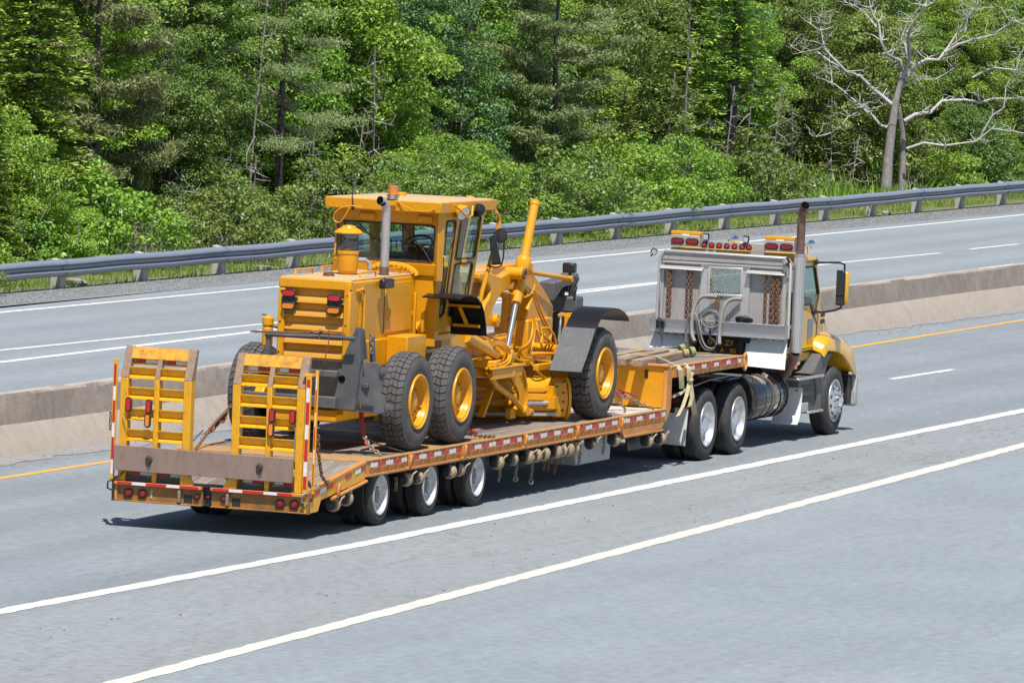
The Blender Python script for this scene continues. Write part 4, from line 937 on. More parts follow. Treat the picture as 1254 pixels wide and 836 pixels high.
# loading ramps, folded upright
def ramp(yo, yi, sgn):
    """yo outer edge, yi inner edge; parts: rails, rungs, top plate, lamps"""
    def rail(yc, wd, worn=True):
        mb = MB(); y0, y1 = yc-wd/2, yc+wd/2; mb.prism([(.0, .575), (-.02, 1.86), (.11, 1.88), (.12, .575)], y0, y1)
        build('ramp_rail', mb, 'ramp_paint', T, bevel=.006)
        mb = MB(); mb.prism([(-.022, 1.862), (.13, 2.245), (.20, 2.245), (.11, 1.882)], y0-.002, y1+.002); build('ramp_tip', mb, 'ramp_worn', T, bevel=.006)
    rail(yo-sgn*.05, .10); rail((yo+yi)/2-.01, .062); rail(yi+sgn*.05, .10)
    a, b = min(yo, yi)+.10, max(yo, yi)-.10; c = (yo+yi)/2-.01
    mb = MB(); mb.hexa([(.068, a, 2.10), (.068, b, 2.10), (.09, b, 2.09), (.09, a, 2.09)], [(.125, a, 2.242), (.125, b, 2.242), (.15, b, 2.238), (.15, a, 2.238)])
    build('ramp_top_plate', mb, 'ramp_rusty', T)
    for lo, hi in ((a, c-.031), (c+.031, b)):
        lo += .003; hi -= .003
        for z in (1.99, 1.735, 1.475, 1.215, .96):
            dx = .06 if z > 1.9 else .055
            mb = MB(); mb.hexa([(dx, lo, z-.092), (dx+.012, lo, z-.092), (dx+.012, hi, z-.092), (dx, hi, z-.092)], [(dx-.055, lo, z), (dx-.04, lo, z), (dx-.04, hi, z), (dx-.055, hi, z)]); mb.hexa([(dx, lo, z-.104), (dx, hi, z-.104), (-.012, hi, z-.138), (-.012, lo, z-.138)][::-1],
                [(dx, lo, z-.092), (dx, hi, z-.092), (-.012, hi, z-.126), (-.012, lo, z-.126)][::-1])
            mb.box(dx-.058, dx-.03, lo, hi, z, z+.01)
            build('rung', mb, 'ramp_paint', T)
        mb = MB(); mb.box(.10, .115, lo, hi, 2.02, 2.115); build('tape_bar', mb, 'ramp_rusty', T)
        mb = MB(); mb.box(.06, .075, lo, hi, .64, .71); build('tape_bar', mb, 'bumper_paint', T)
        m2 = (lo+hi)/2; r_first = sgn > 0
        for (p, q, red) in ((m2+.0, hi-.05, r_first), (lo+.005, m2-.003, not r_first)):
            mb = MB(); mb.box(.096, .0985, p, q, 2.045, 2.095); build('reflective_tape', mb, 'tape_red' if red else 'tape_white', T, smooth=0)
            mb = MB(); mb.box(.056, .0585, p, q, .655, .695); build('reflective_tape', mb, 'tape_red' if red else 'tape_white', T, smooth=0)
        for z in (.60, .625):
            mb = MB(); mb.box(.0, .03, lo, hi, z-.009, z+.009); build('spring_bar', mb, 'dark_steel', T)
    # inner gusset
    e = yi+sgn*.10; g = yi-sgn*.08
    mb = MB(); mb.prism([(e, .575), (e, .73), (yi+sgn*.0, .73), (g, .575)], -.03, .02, 'yz'); build('ramp_gusset', mb, 'ramp_paint', T, bevel=.004)
ramp(2.545, 1.60, 1); ramp(.10, 1.05, -1)
mb = MB(); mb.hexa([(-.085, .20, .70), (-.035, .20, .70), (-.035, 2.575, .71), (-.085, 2.575, .71)], [(-.085, .20, 1.0), (-.035, .20, 1.0), (-.035, 2.58, 1.02), (-.085, 2.58, 1.02)])
build('lock_plate', mb, 'steel_plate', T, bevel=.004)
for y in (2.10, .63):
    mb = MB(); mb.torus((-.10, y, .86), .032, .011, (1, 0, .0), 14, 6); mb.lathe([(.03, 0), (.02, .02), (0, .03)], (-.088, y, .86), (-1, 0, 0), 12); build('lock_bolt', mb, 'axle_grease', T)
    mb = MB(); op = [(.052*math.cos(a), .055*math.sin(a)) for a in np.linspace(-.25*math.pi, 1.25*math.pi, 13)]; op = op+[(-.034, -.09), (-.026, -.125), (.0, -.135), (.024, -.12), (.034, -.085)]; mb.add([(-.0865, y+a, .865+b) for a, b in op], [tuple(range(len(op)))]); build('oil_stain', mb, 'oil_mark', T, smooth=0)
ov = {}
def oval_lamp(y, z, m, x=-.035, horiz=False, parent=None, ln=.155, wd=.058, nm='oval_lamp', facing=None):
    k = (m, horiz, ln, wd)
    if k not in ov:
        def st(l, w2, x0, x1):
            P = []; r = w2/2
            for t in np.linspace(0, math.pi, 9): P.append((r*math.cos(t), (l/2-r)+r*math.sin(t)))
            for t in np.linspace(math.pi, 2*math.pi, 9): P.append((r*math.cos(t), -(l/2-r)+r*math.sin(t)))
            if horiz: P = [(b_, -a_) for a_, b_ in P]
            return MB().prism(P, x0, x1, 'yz')
        ov[k] = (me_('bezel', st(ln+.03, wd+.032, 0, -.022), 'black_rubber'), me_('lens', st(ln-.01, wd-.008, -.018, -.034), m))
    o = bpy.data.objects.new(nm, ov[k][0]); link(o, parent or T, (x, y, z)); l = bpy.data.objects.new('lens', ov[k][1]); C.objects.link(l); l.parent = o
    b = o.modifiers.new('Bevel', 'BEVEL'); b.width = .006; b.segments = 2
    return o
for y, z, m in ((2.415, 1.53, 'red_lens'), (2.145, 1.52, 'red_lens'), (2.155, 1.345, 'amber_lens'), (.505, 1.515, 'red_lens'), (.515, 1.335, 'amber_lens'), (.235, 1.51, 'red_lens')): oval_lamp(y, z, m)
mb = MB(); mb.tube([(-.03, .235, 1.43), (-.02, .20, 1.35), (.0, .215, 1.1), (.0, .21, .98)], .008, 6); build('lamp_cable', mb, 'grey_hose', T)
mb = MB(); mb.tube([(-.02, 2.40, 1.45), (-.03, 2.33, 1.40), (-.03, 2.27, 1.37), (-.03, 2.2, 1.41)], .006, 6); mb.tube([(-.03, 2.5, 1.36), (-.035, 2.44, 1.22), (-.03, 2.30, 1.15), (-.03, 2.1, 1.13)], .005, 6); build('lamp_cable', mb, 'rust_steel', T)
for y in (2.615, .03):
    mb = MB(); mb.tube([(-.04, y-.03, .60), (-.09, y+.02, .56), (-.08, y+.03, .48), (-.03, y-.02, .45)], .012, 6); mb.tube([(-.05, y-.04, .62), (-.06, y-.12, .64), (.0, y-.16, .70)], .009, 6); build('lamp_cable', mb, 'black_rubber' if y > 1 else 'grey_hose', T)
# striped side boards
def board(y0, y1, x, z0, z1, first_red, n=7):
    mb = MB(); mb.box(x, x+.03, y0, y1, z0, z1); o = build('marker_board', mb, 'ramp_paint', T, bevel=.003)
    z = z1-.06; red = first_red; k = 0
    while z > z0+.10:
        L = min(z-z0-.06, .275 if red else .18); L = .10 if (k == 0 and y1 < 1 and red) else L; k += 1
        mb = MB(); mb.box(x-.003, x-.0005, y0+.012, y1-.012, z-L+.003, z); p = build('reflective_tape', mb, 'tape_red' if red else 'tape_white', o, smooth=0); z -= L; red = not red
board(2.585, 2.64, -.04, .56, 2.08, True, 8); board(.008, .075, -.05, .57, 2.04, True, 8); board(-.040, -.004, .06, .57, 2.09, False, 7)
mb = MB(); mb.box(-.045, .12, -.01, .12, 2.02, 2.05); build('board_bracket', mb, 'ramp_paint', T)
# wheels of the tri-axle
for i in range(3):
    x = 2.63+1.80*i+(.015*i)
    mb = MB(); mb.cyl((x, .3, RT), (x, 2.29, RT), .07, .07, 10); build('axle', mb, 'axle_grease', T)
    wheel_dual('wheel', (x, .045, RT), T, RT, .215, rim_small, tyre_small); wheel_dual('wheel', (x, TW-.045, RT), T, RT, .215, rim_small, tyre_small, flip=True)
# black mud flap before the first wheel, black flap behind, tool box
mb = MB(); mb.strip([(2.19, .16), (2.10, .35), (2.11, .60), (2.12, .69)], .07, .70, .012); build('mud_flap', mb, 'black_rubber', T)
mb = MB(); mb.box(1.55, 1.85, .12, .22, .44, .62); build('valve_box', mb, 'box_grey', T, bevel=.02)
mb = MB(); mb.prism([(13.0, .66), (13.0, .37), (13.05, .31), (13.85, .31), (13.92, .37), (13.92, .60)], .22, .25); build('landing_flap', mb, 'black_rubber', T, bevel=.004)
mb = MB(); mb.prism([(10.72, .66), (10.85, .24), (12.32, .24), (12.32, .66)], .24, .80); build('tool_box', mb, 'box_grey', T, bevel=.008)
# web winches hanging along the near side
def winch():
    roll = MB(); roll.lathe([(.02, -.06), (.07, -.06), (.088, -.04), (.092, 0), (.088, .04), (.07, .06), (.02, .06)], (0, 0, 0), (1, .0, 0), 18)
    fr = MB(); fr.cbox((-.085, .02, .05), (.015, .11, .15)); fr.cbox((.085, .02, .05), (.015, .11, .15)); fr.cbox((0, .02, .118), (.19, .11, .015)); fr.lathe([(0, -.022), (.06, -.02), (.068, -.012), (.068, .01), (0, .01)], (-.10, 0, 0), (1, 0, 0), 14); fr.cyl((-.16, 0, 0), (-.09, 0, 0), .022, .022, 8); fr.cyl((.05, 0, 0), (.12, 0, 0), .02, .02, 8)
    tl_ = MB(); tl_.tube([(.0, -.085, .02), (.01, -.10, .07), (.04, -.11, .085), (.08, -.12, .10)], .012, 5)
    return me_('winch', fr, 'dark_steel'), me_('strap_roll', roll, 'roll_webbing'), me_('strap_tail', tl_, 'roll_webbing')
wm = winch()
for i, (x, z) in enumerate(((1.02, .375), (1.44, .425), (3.60, .52), (4.02, .52), (5.23, .52), (5.58, .52), (7.07, .53), (7.68, .53), (8.28, .53), (8.60, .53), (8.93, .53), (9.43, .53), (9.68, .53), (9.93, .53), (10.17, .53), (10.96, .54), (11.94, .54), (13.40, .44), (13.98, .44))):
    o = bpy.data.objects.new('winch', wm[0]); link(o, T, (x, .06, z)); o.rotation_euler = (rng.normal()*.06, 0, rng.normal()*.12)
    r_ = bpy.data.objects.new('strap_roll', wm[1]); C.objects.link(r_); r_.parent = o; s = .92+.2*rng.random(); r_.scale = (.9+.3*rng.random(), s, s)
    if i % 3 != 1: t_ = bpy.data.objects.new('strap_tail', wm[2]); C.objects.link(t_); t_.parent = o
    if abs(x-10.96) < .01: r_.scale = (.6, .6, .6)
mb = MB(); mb.box(2.2, 12.1, .035, .075, .635, .656); mb.box(12.9, 14.02, .05, .09, .535, .556); build('winch_track', mb, 'rust_steel', T)

# ------------------------------------------------------------------ loose gear on the trailer
def chain_thing(name, label, pts, m='chain_steel', group=None, pitch=.06, wire=.009, width=.036, cat='chain'):
    mb = MB(); mb.chain(pts, pitch, wire, width); return build(name, mb, m, None, label=label, cat=cat, group=group, smooth=60)
hang = [(3.36, .49, .38, 'under the strap winches ahead of the rear trailer wheel'), (3.80, .50, .42, 'beside the second strap winch ahead of the rear trailer wheel'), (6.62, .53, .20, 'just ahead of the foremost trailer wheel'),
        (7.32, .48, .26, 'first in the row ahead of the foremost trailer wheel'), (7.98, .48, .28, 'ending in a hook, middle of the row under the deck'), (8.20, .48, .40, 'rusty one beside the hooked chain under the deck'), (8.62, .48, .20, 'long one ending in a bright hook'),
        (9.12, .45, .30, 'left of the four close strap rolls'), (9.30, .45, .28, 'under the first of the four close strap rolls'), (9.58, .45, .22, 'longest under the four close strap rolls'), (9.86, .45, .34, 'under the last of the four close strap rolls'),
        (10.60, .56, .27, 'over the rear edge of the grey tool box'), (11.62, .60, .36, 'over the front part of the grey tool box')]
for i, (x, z1, z0, lb) in enumerate(hang):
    pts = [(x, .11, z1+.08), (x+.01, .10, (z1+z0)/2), (x-.01, .11, z0)]
    o = chain_thing('hanging_chain', 'short chain hanging '+lb, pts, 'rust_steel' if i in (5, 7, 8, 9) else 'chain_steel', 'chains hanging under the trailer deck', .05, .009, .036)
    if i in (4, 6):
        mb = MB(); mb.torus((x, .11, z0-.035), .028, .013, (1, .6, 0), 14, 7); h_ = build('hook', mb, 'chain_steel', o, smooth=60)
chain_thing('safety_chain', 'rusty chain hanging from the right striped board to the tail edge', [(.10, -.055, 1.30), (.15, -.05, 1.05), (.30, -.045, .78), (.55, -.03, .66), (.66, .0, .70)], 'rusty_chain', pitch=.055, wire=.010, width=.036)
chain_thing('safety_chain', 'short rusty chain on the outside of the left striped board', [(-.02, 2.66, 1.42), (-.0, 2.665, 1.30), (-.02, 2.66, 1.20)], 'rusty_chain', pitch=.05, wire=.009)
# chain with lever binder, rear left
t = thing('chain_binder', 'rusty chain with lever binder from the deck edge to the left rear of the grader', 'chain binder', (2.5, 2.2, .88))
mb = MB(); mb.chain([(1.85, 2.26, .87), (2.55, 2.37, 1.05)], .055, .009, .034); build('chain', mb, 'rusty_chain', t, smooth=60); mb = MB(); mb.chain([(2.85, 2.40, 1.12), (3.35, 2.38, 1.36)], .055, .011, .04); build('chain', mb, 'rusty_chain', t, smooth=60)
mb = MB(); mb.chain([(2.50, 2.40, 1.02), (2.62, 2.34, 1.08), (2.74, 2.40, 1.06), (2.88, 2.36, 1.16), (3.02, 2.36, 1.16), (3.1, 2.36, 1.26)], .05, .013, .05); build('loose_chain', mb, 'rusty_chain', t, smooth=60)
mb = MB(); mb.tube([(2.55, 2.37, 1.08), (3.0, 2.35, 1.26), (3.12, 2.36, 1.27)], [.014, .022, .016], 8); build('lever', mb, 'rust_steel', t)
mb = MB(); mb.tube([(1.35, 2.3, .79), (2.55, 2.45, 1.06)], .008, 5); build('cable', mb, 'dark_steel', t)
# red strap binder at the right rear
t = thing('ratchet_binder', 'red lever binder and bright chain from grader to deck behind its right rear wheel', 'chain binder', (2.85, .25, .88))
mb = MB(); mb.tube([(3.05, .50, 1.40), (2.98, .46, 1.26), (2.90, .40, 1.12)], [.03, .034, .022], 8); mb.tube([(2.88, .36, 1.04), (2.84, .33, .99)], .022, 8); build('binder_body', mb, 'red_paint', t)
mb = MB(); mb.chain([(2.92, .40, 1.10), (2.86, .33, 1.02), (2.84, .30, .98), (2.76, .10, .88)], .05, .012, .042); build('chain', mb, 'chain_steel', t, smooth=60)
mb = MB(); mb.tube([(2.88, .35, 1.06), (3.1, .2, .97), (3.42, .02, .885)], .011, 6); build('lever', mb, 'dark_steel', t)
# binder behind the second wheel
t = thing('ratchet_binder', 'red lever binder lying on the deck ahead of the second grader wheel', 'chain binder', (6.3, .12, .9))
mb = MB(); mb.tube([(6.22, .20, 1.00), (6.40, .16, .965), (6.48, .15, .95)], [.02, .026, .018], 8); build('lever', mb, 'red_paint', t)
mb = MB(); mb.chain([(6.25, .2, .95), (6.55, .10, .90), (6.85, .03, .885)], .05, .009, .034); build('chain', mb, 'rusty_chain', t, smooth=60)
# heap of red binder and chain at the bulkhead
t = thing('ratchet_binder', 'dark red lever binder with bunched chain in front of the tread plate bulkhead', 'chain binder', (13.2, .4, .9))
mb = MB(); mb.tube([(12.78, .55, 1.24), (13.0, .48, 1.14), (13.2, .40, 1.08)], [.03, .035, .022], 8); mb.tube([(13.1, .42, 1.16), (13.55, .26, 1.04)], .013, 7); mb.tube([(12.72, .58, 1.17), (12.95, .48, 1.11)], .018, 7); build('lever', mb, 'red_paint', t)
mb = MB(); mb.chain([(12.75, .55, 1.18), (12.95, .5, 1.14), (13.0, .44, 1.08), (13.1, .46, 1.13), (13.15, .4, 1.05), (13.25, .4, 1.10), (13.3, .35, 1.03)], .045, .012, .045); build('chain', mb, 'chain_steel', t, smooth=60); mb = MB(); mb.chain([(13.3, .35, 1.05), (13.5, .2, .95), (13.64, .06, .875)], .05, .010, .036); build('chain', mb, 'chain_steel', t, smooth=60); mb = MB()
mb.chain([(12.74, .45, 1.05), (12.8, .3, .99), (12.84, .22, .93), (12.84, .22, .865)], .05, .010, .036); build('chain', mb, 'chain_steel', t, smooth=60)
# timbers on the gooseneck
def timber(x0, y0, x1, y1, wd, h, z, m, label, ends=True):
    mb = MB(); mb.beam((x0, y0, z+h/2), (x1, y1, z+h/2), wd, h); return build('timber', mb, m, None, bevel=.008, label=label, cat='timber', group='timbers on the gooseneck')
zg = 1.456
timber(13.70, .36, 16.0, .50, .16, .10, zg, 'timber_wood', 'front thick timber on the gooseneck, its end poking out over the bulkhead')
timber(13.75, .62, 16.3, .80, .15, .10, zg, 'timber_wood', 'second thick timber just behind the front one on the gooseneck')
timber(14.25, .92, 15.9, 1.02, .12, .06, zg, 'pale_timber', 'short pale yellow timber lying behind the two thick timbers')
timber(13.80, 1.55, 16.4, 1.62, .15, .09, zg, 'timber_wood', 'far thick timber at the middle of the gooseneck deck')
timber(14.4, 1.95, 16.4, 2.02, .14, .09, zg, 'timber_wood', 'farthest timber toward the left edge of the gooseneck deck')
timber(14.3, 1.22, 16.8, 1.30, .10, .05, zg, 'pale_timber', 'thin pale plank lying flat between the timbers')
# straps
def ribbon3(mb, pts, wv, th=.004):
    P = [V(p) for p in pts]; wv = V(wv)
    vs = []; n = len(P)
    for i, p in enumerate(P):
        t = P[min(i+1, n-1)]-P[max(i-1, 0)]; t /= np.linalg.norm(t); nn = np.cross(t, wv); nn /= np.linalg.norm(nn)+1e-9
        for a, b in ((-.5, 0), (.5, 0), (.5, 1), (-.5, 1)): vs.append(p+wv*a+nn*th*b)
    fs = [(i*4+k, i*4+(k+1) % 4, (i+1)*4+(k+1) % 4, (i+1)*4+k) for i in range(n-1) for k in range(4)]+[(0, 1, 2, 3), (4*n-1, 4*n-2, 4*n-3, 4*n-4)]
    return mb.add(vs, fs)
t = thing('tie_down_strap', 'pale yellow strap over the timbers hanging knotted at the gooseneck corner', 'strap', (14.6, .0, 1.2))
mb = MB(); ribbon3(mb, [(14.62, 2.4, 1.47), (14.62, 1.62, 1.555), (14.6, .85, 1.565), (14.55, .36, 1.567), (14.46, .05, 1.475)], (.06, 0, .0)); ribbon3(mb, [(14.46, .02, 1.47), (14.43, -.06, 1.40), (14.46, -.07, 1.25), (14.52, -.06, 1.13)], (.05, -.06, .0)); build('strap', mb, 'webbing', t)
mb = MB(); ribbon3(mb, [(14.85, .02, 1.47), (14.83, -.05, 1.40), (14.84, -.06, 1.24), (14.86, -.07, 1.20)], (.05, -.05, .0)); build('strap', mb, 'webbing', t)
mb = MB(); ribbon3(mb, [(14.86, -.06, 1.20), (14.75, -.06, 1.02), (14.62, -.05, .86), (14.45, -.04, .74)], (.05, -.045, .02)); build('strap_tail', mb, 'webbing', t)
mb = MB(); ribbon3(mb, [(14.88, -.06, 1.20), (14.97, -.07, 1.0), (15.12, -.06, .80), (15.20, -.05, .72)], (.05, -.055, .03)); ribbon3(mb, [(14.87, -.07, 1.20), (14.92, -.09, 1.0), (14.85, -.08, .86), (14.72, -.05, .84)], (.045, -.045, .02)); build('strap_tail', mb, 'webbing', t)
mb = MB(); ribbon3(mb, [(14.80, -.05, 1.12), (14.65, -.02, 1.06), (14.5, .1, 1.0)], (.04, 0, .05)); build('strap_tail', mb, 'webbing', t)
mb = MB(); mb.tube([(14.82, -.06, 1.22), (14.9, -.08, 1.24), (14.93, -.06, 1.19), (14.86, -.05, 1.17)], .028, 7); mb.tube([(14.86, -.05, 1.22), (14.98, -.06, 1.33)], [.02, .03], 6); build('knot', mb, 'webbing', t)
t = thing('strap_bundle', 'bundle of rolled yellow straps lying on the gooseneck deck near the cab', 'strap', (16.4, .5, zg))
for k, (x, y, z, r, wd) in enumerate(((16.2, .55, .05, .055, .09), (16.36, .50, .06, .062, .08), (16.48, .60, .05, .05, .09), (16.56, .47, .075, .07, .07), (16.3, .70, .05, .05, .08), (16.42, .58, .13, .05, .08))):
    mb = MB(); mb.lathe([(r*.35, -wd/2), (r, -wd/2), (r*1.05, 0), (r, wd/2), (r*.35, wd/2)], (x, y, zg+z), (.5+.2*k, -1, .1*k), 14, closed=True); build('strap_roll', mb, 'khaki_web', t)
mb = MB(); ribbon3(mb, [(15.6, .75, zg+.02), (16.2, .7, zg+.03), (16.8, .35, zg+.02), (17.3, .12, zg+.01)], (.0, .05, 0)); ribbon3(mb, [(16.4, 1.2, zg+.02), (17.0, .9, zg+.03), (17.5, .5, zg+.01)], (.0, .05, 0)); build('loose_strap', mb, 'webbing', t)
# ------------------------------------------------------------------ road grader
GY = 1.245
grader = thing('road_grader', 'big yellow road grader with cab, tall exhaust and chunky tyres chained on the lowbed trailer', 'road grader', (7.2, GY, .866))
G = grader
RG, WG = .635, .36
def grader_tyre(kind):
    mb = MB(); R = RG-.042
    mb.lathe([(.335, .035), (.36, .012), (.44, -.008), (.53, .0), (.575, .022), (R-.01, .045), (R, .07), (R, WG-.07), (R-.01, WG-.045), (.575, WG-.022), (.53, WG), (.44, WG+.008), (.36, WG-.012), (.335, WG-.035)], (0, 0, 0), (0, 1, 0), 64)
    nb = 40 if kind == 'rear' else 34
    rows_ = [(.018, .085), (.092, .150), (.157, .203), (.210, .268), (.275, .342)]
    for k in range(nb):
        for j, (ya, yb) in enumerate(rows_):
            a0 = 2*math.pi*(k+(.12 if j % 2 else 0)+(.10 if j in (0, 4) else 0))/nb; da = 2*math.pi/nb*(.425 if kind == 'rear' else .41)
            r0 = R-.012; r1 = RG-(.012 if j in (0, 4) else 0); sk = .012 if j in (0, 2, 4) else -.012
            vs = []
            for r, sh in ((r0, 1.04), (r1, 1.0)):
                for aa, yy, s in ((-1, ya, 0), (1, ya, 0), (1, yb, 1), (-1, yb, 1)):
                    t = a0+aa*da*sh+(s-.5)*2*sk*1.4
                    rr = r-(.03 if ((j == 0 and s == 0) or (j == 4 and s == 1)) else 0)
                    vs.append((rr*math.cos(t), yy, rr*math.sin(t)))
            mb.add(vs, [(3, 2, 1, 0), (4, 5, 6, 7), (0, 1, 5, 4), (1, 2, 6, 5), (2, 3, 7, 6), (3, 0, 4, 7)])
    return me_('tyre', mb, 'big_tyre_rubber', 30)
gt_rear, gt_front = grader_tyre('rear'), grader_tyre('front')
mb = MB(); mb.lathe([(.352, .03), (.358, .0), (.352, -.014), (.335, -.016), (.326, .0), (.318, .012), (.312, .004), (.302, .006), (.296, .03), (.290, .05), (.286, .085), (.276, .105), (.20, .115), (.145, .108), (.145, .09), (0, .09)], n=48)
g_rim = me_('wheel', mb, 'grader_paint', 40)
mb = MB(); mb.lathe([(.125, .11), (.118, .065), (.09, .05), (.05, .045), (0, .045)], n=24)
for k in range(12): a = 2*math.pi*k/12; mb.cyl((.195*math.cos(a), .12, .195*math.sin(a)), (.195*math.cos(a), .07, .195*math.sin(a)), .020, .016, 6)
mb.beam((-.15, .14, -.10), (-.25, .06, -.12), .02, .02)
g_hub = me_('hub', mb, 'grader_paint', 40)
def gwheel(x, tyre, flip=False, rot=0):
    w0 = bpy.data.objects.new('wheel', g_rim); link(w0, G, (x, (.035 if not flip else 2*GY-.035), 1.50))
    w0.rotation_euler = (0, rot, math.pi if flip else 0)
    for nm, me in (('tyre', tyre), ('hub', g_hub)): t = bpy.data.objects.new(nm, me); C.objects.link(t); t.parent = w0
for x in (3.90, 5.53):
    gwheel(x, gt_rear, rot=x); gwheel(x, gt_rear, True, rot=x)
gwheel(11.34, gt_front, rot=.4); gwheel(11.34, gt_front, True, rot=.2)
# chassis
mb = MB(); mb.box(2.95, 5.9, .80, 1.69, 1.235, 1.40); build('belly_plate', mb, 'grader_paint', G, bevel=.02)
for y in (.42, 1.95):
    mb = MB(); mb.prism([(3.45, 1.36), (5.95, 1.36), (6.1, 1.50), (5.95, 1.66), (3.45, 1.66), (3.3, 1.50)], y, y+.14); build('tandem_case', mb, 'grader_paint', G, bevel=.02)
mb = MB(); mb.box(3.2, 6.6, .86, 1.63, 1.45, 2.0); mb.cyl((4.7, .5, 1.6), (4.7, 2.0, 1.6), .2, .2, 16); build('rear_frame', mb, 'axle_grease', G)
mb = MB(); mb.box(5.9, 8.4, .95, 1.54, 1.62, 2.05); mb.cyl((6.6, 1.25, 1.5), (6.6, 1.25, 2.1), .22, .22, 16); build('hitch_frame', mb, 'grader_paint', G, bevel=.02)
# rear wing mount, gun grey
for y0, y1 in ((.62, 1.98),):
    mb = MB(); mb.box(2.40, 2.52, y0+.0, y1, 1.455, 1.60); build('push_beam', mb, 'gun_grey', G, bevel=.01)
    mb = MB(); mb.box(2.42, 2.55, y0, y1, 1.85, 1.93); build('push_beam', mb, 'gun_grey', G, bevel=.01)
mb = MB(); mb.box(2.9, 3.16, .78, 1.72, 1.42, 2.02); build('rear_block', mb, 'axle_grease', G)
for s in (1,):
    f = lambda y: y if s == 1 else 2*GY-y
    P = [(f(.73), 1.44), (f(.72), 1.65), (f(.64), 1.95), (f(.53), 2.23), (f(.42), 2.50), (f(.38), 2.49), (f(.35), 2.06), (f(.40), 1.44)]
    mb = MB(); mb.prism(P, 2.54, 2.60, 'yz'); g_ = build('wing_gusset', mb, 'gun_grey', G, bevel=.006)
    mb = MB(); mb.cyl((2.539, f(.585), 1.83), (2.53, f(.585), 1.83), .045, .045, 14); build('hole', mb, 'opening_shade', g_)  # black disc on the unpierced plate, the hole's inner shade as colour
    mb = MB(); mb.prism([(2.60, 2.06), (2.60, 2.49), (2.72, 2.46), (2.86, 2.08)], f(.37), f(.42)); build('wing_post', mb, 'gun_grey', G, bevel=.006)
    mb = MB(); mb.prism([(2.86, 2.04), (2.80, 2.34), (2.90, 2.38), (2.98, 2.05)], f(.30), f(.34)); build('wing_post', mb, 'gun_grey', G, bevel=.006)
    # the slanting outer plate
    a = V((2.56, f(.63), 0)); b = V((2.92, f(.05), 0)); d = b-a; L = np.linalg.norm(d[:2]); nrm = V((-d[1], d[0], 0))/L*(.05 if s == 1 else -.05)
    prf = [(0, 1.44), (.0, 1.53), (.27, 2.02), (.33, 2.06), (.55, 2.04), (.68, 1.99), (.69, 1.93), (.66, 1.80), (.655, 1.66), (.70, 1.56), (.80, 1.50), (.80, 1.43), (.60, 1.395), (.10, 1.425)]
    q = [a+d*t/.8*1.0*(.80/.80) + V((0, 0, z)) for t, z in prf]
    n_q = len(q); mb = MB(); mb.add(q+[p+nrm for p in q], [tuple(range(n_q)), tuple(range(2*n_q-1, n_q-1, -1))]+[(i, n_q+i, n_q+(i+1) % n_q, (i+1) % n_q) for i in range(n_q)])
    wp2 = build('wing_plate', mb, 'gun_grey', G, bevel=.005)
    def wpt(t, z, o=-.02): return tuple(a+d*t/.8-nrm/.05*(-o if False else o)*-1*(-1)+V((0, 0, z)))
    nn_ = -nrm/.05
    for t, z in ((.66, 1.93), (.765, 1.475)):
        mb = MB(); c = a+d*t/.8+V((0, 0, z)); mb.lathe([(.055, 0), (.055, .035), (.025, .04), (.025, .05), (0, .05)], c, nn_, 14); build('pivot_pin', mb, 'gun_grey', wp2)
    mb = MB(); c0 = a+d*.12/.8+V((0, 0, 1.505))+nn_*.012; c1 = a+d*.53/.8+V((0, 0, 1.475))+nn_*.012; mb.beam(c0, c1, .02, .035); build('slot_bar', mb, 'black_rubber', wp2)
    for t, z, h in ((.22, 1.74, .13), (.33, 1.52, .12), (.36, 1.95, .09)):
        mb = MB(); c = a+d*t/.8+nn_*.014; mb.tube([c+V((0, 0, z+h/2)), c+V((0, 0, z-h/2))], .012, 6); build('pin', mb, 'rust_steel', wp2)
    mb = MB(); c = a+d*.40/.8+V((0, 0, 1.75))+nn_*.012; mb.cbox(c, (.07, .09, .05)); build('latch', mb, 'gun_grey', wp2, bevel=.005)
t = chain_thing('hook_chain', 'short bright chain hanging on the grey rear post of the grader', [(2.79, .31, 2.40), (2.80, .30, 2.26), (2.80, .30, 2.16)], 'chain_steel', pitch=.055, wire=.010, width=.04)
mb = MB(); mb.tube([(2.42, .38, 2.355), (2.42, 1.60, 2.34)], .028, 8); mb.box(2.38, 2.44, 1.52, 1.58, 2.0, 2.34); build('cross_bar', mb, 'gun_grey', G)
mb = MB(); mb.tube([(2.36, .50, 2.40), (2.36, .85, 2.41), (2.34, 1.2, 2.39), (2.36, 1.78, 2.37)], .014, 7); mb.tube([(2.34, .8, 2.43), (2.34, .88, 2.40), (2.33, .95, 2.42)], .02, 6); build('lift_rod', mb, 'rust_steel', G)
mb = MB(); mb.tube([(2.36, .72, 2.46), (2.36, .72, 2.26), (2.38, .78, 2.02)], .007, 5); mb.tube([(2.35, .84, 2.45), (2.35, .84, 2.32)], .009, 5); build('cable', mb, 'rust_steel', G)
# hood
HX, HY0, HY1, HZ0, HZ1 = 3.17, .75, 1.74, 1.98, 3.045
mb = MB(); mb.box(HX+.06, 5.55, HY0, HY1, HZ0, HZ1-.02); build('hood', mb, 'grader_paint', G, bevel=.03)
mb = MB(); mb.box(HX+.03, 5.62, HY0+.02, HY1-.02, HZ1-.025, HZ1+.004); build('hood_top', mb, 'grader_top_dust', G, bevel=.012)
mb = MB()                                                             # rear surround: four frame pieces
iy0, iy1, iz0, iz1 = .845, 1.645, 2.03, 2.90
mb.box(HX, HX+.10, HY0, HY1, iz1, HZ1-.012); mb.box(HX, HX+.10, HY0, iy0, 1.94, iz1-.002); mb.box(HX, HX+.10, iy1, HY1, 1.94, iz1-.002); mb.box(HX, HX+.10, iy0+.002, iy1-.002, 1.88, iz0)
build('grille_surround', mb, 'grader_paint', G, bevel=.018)
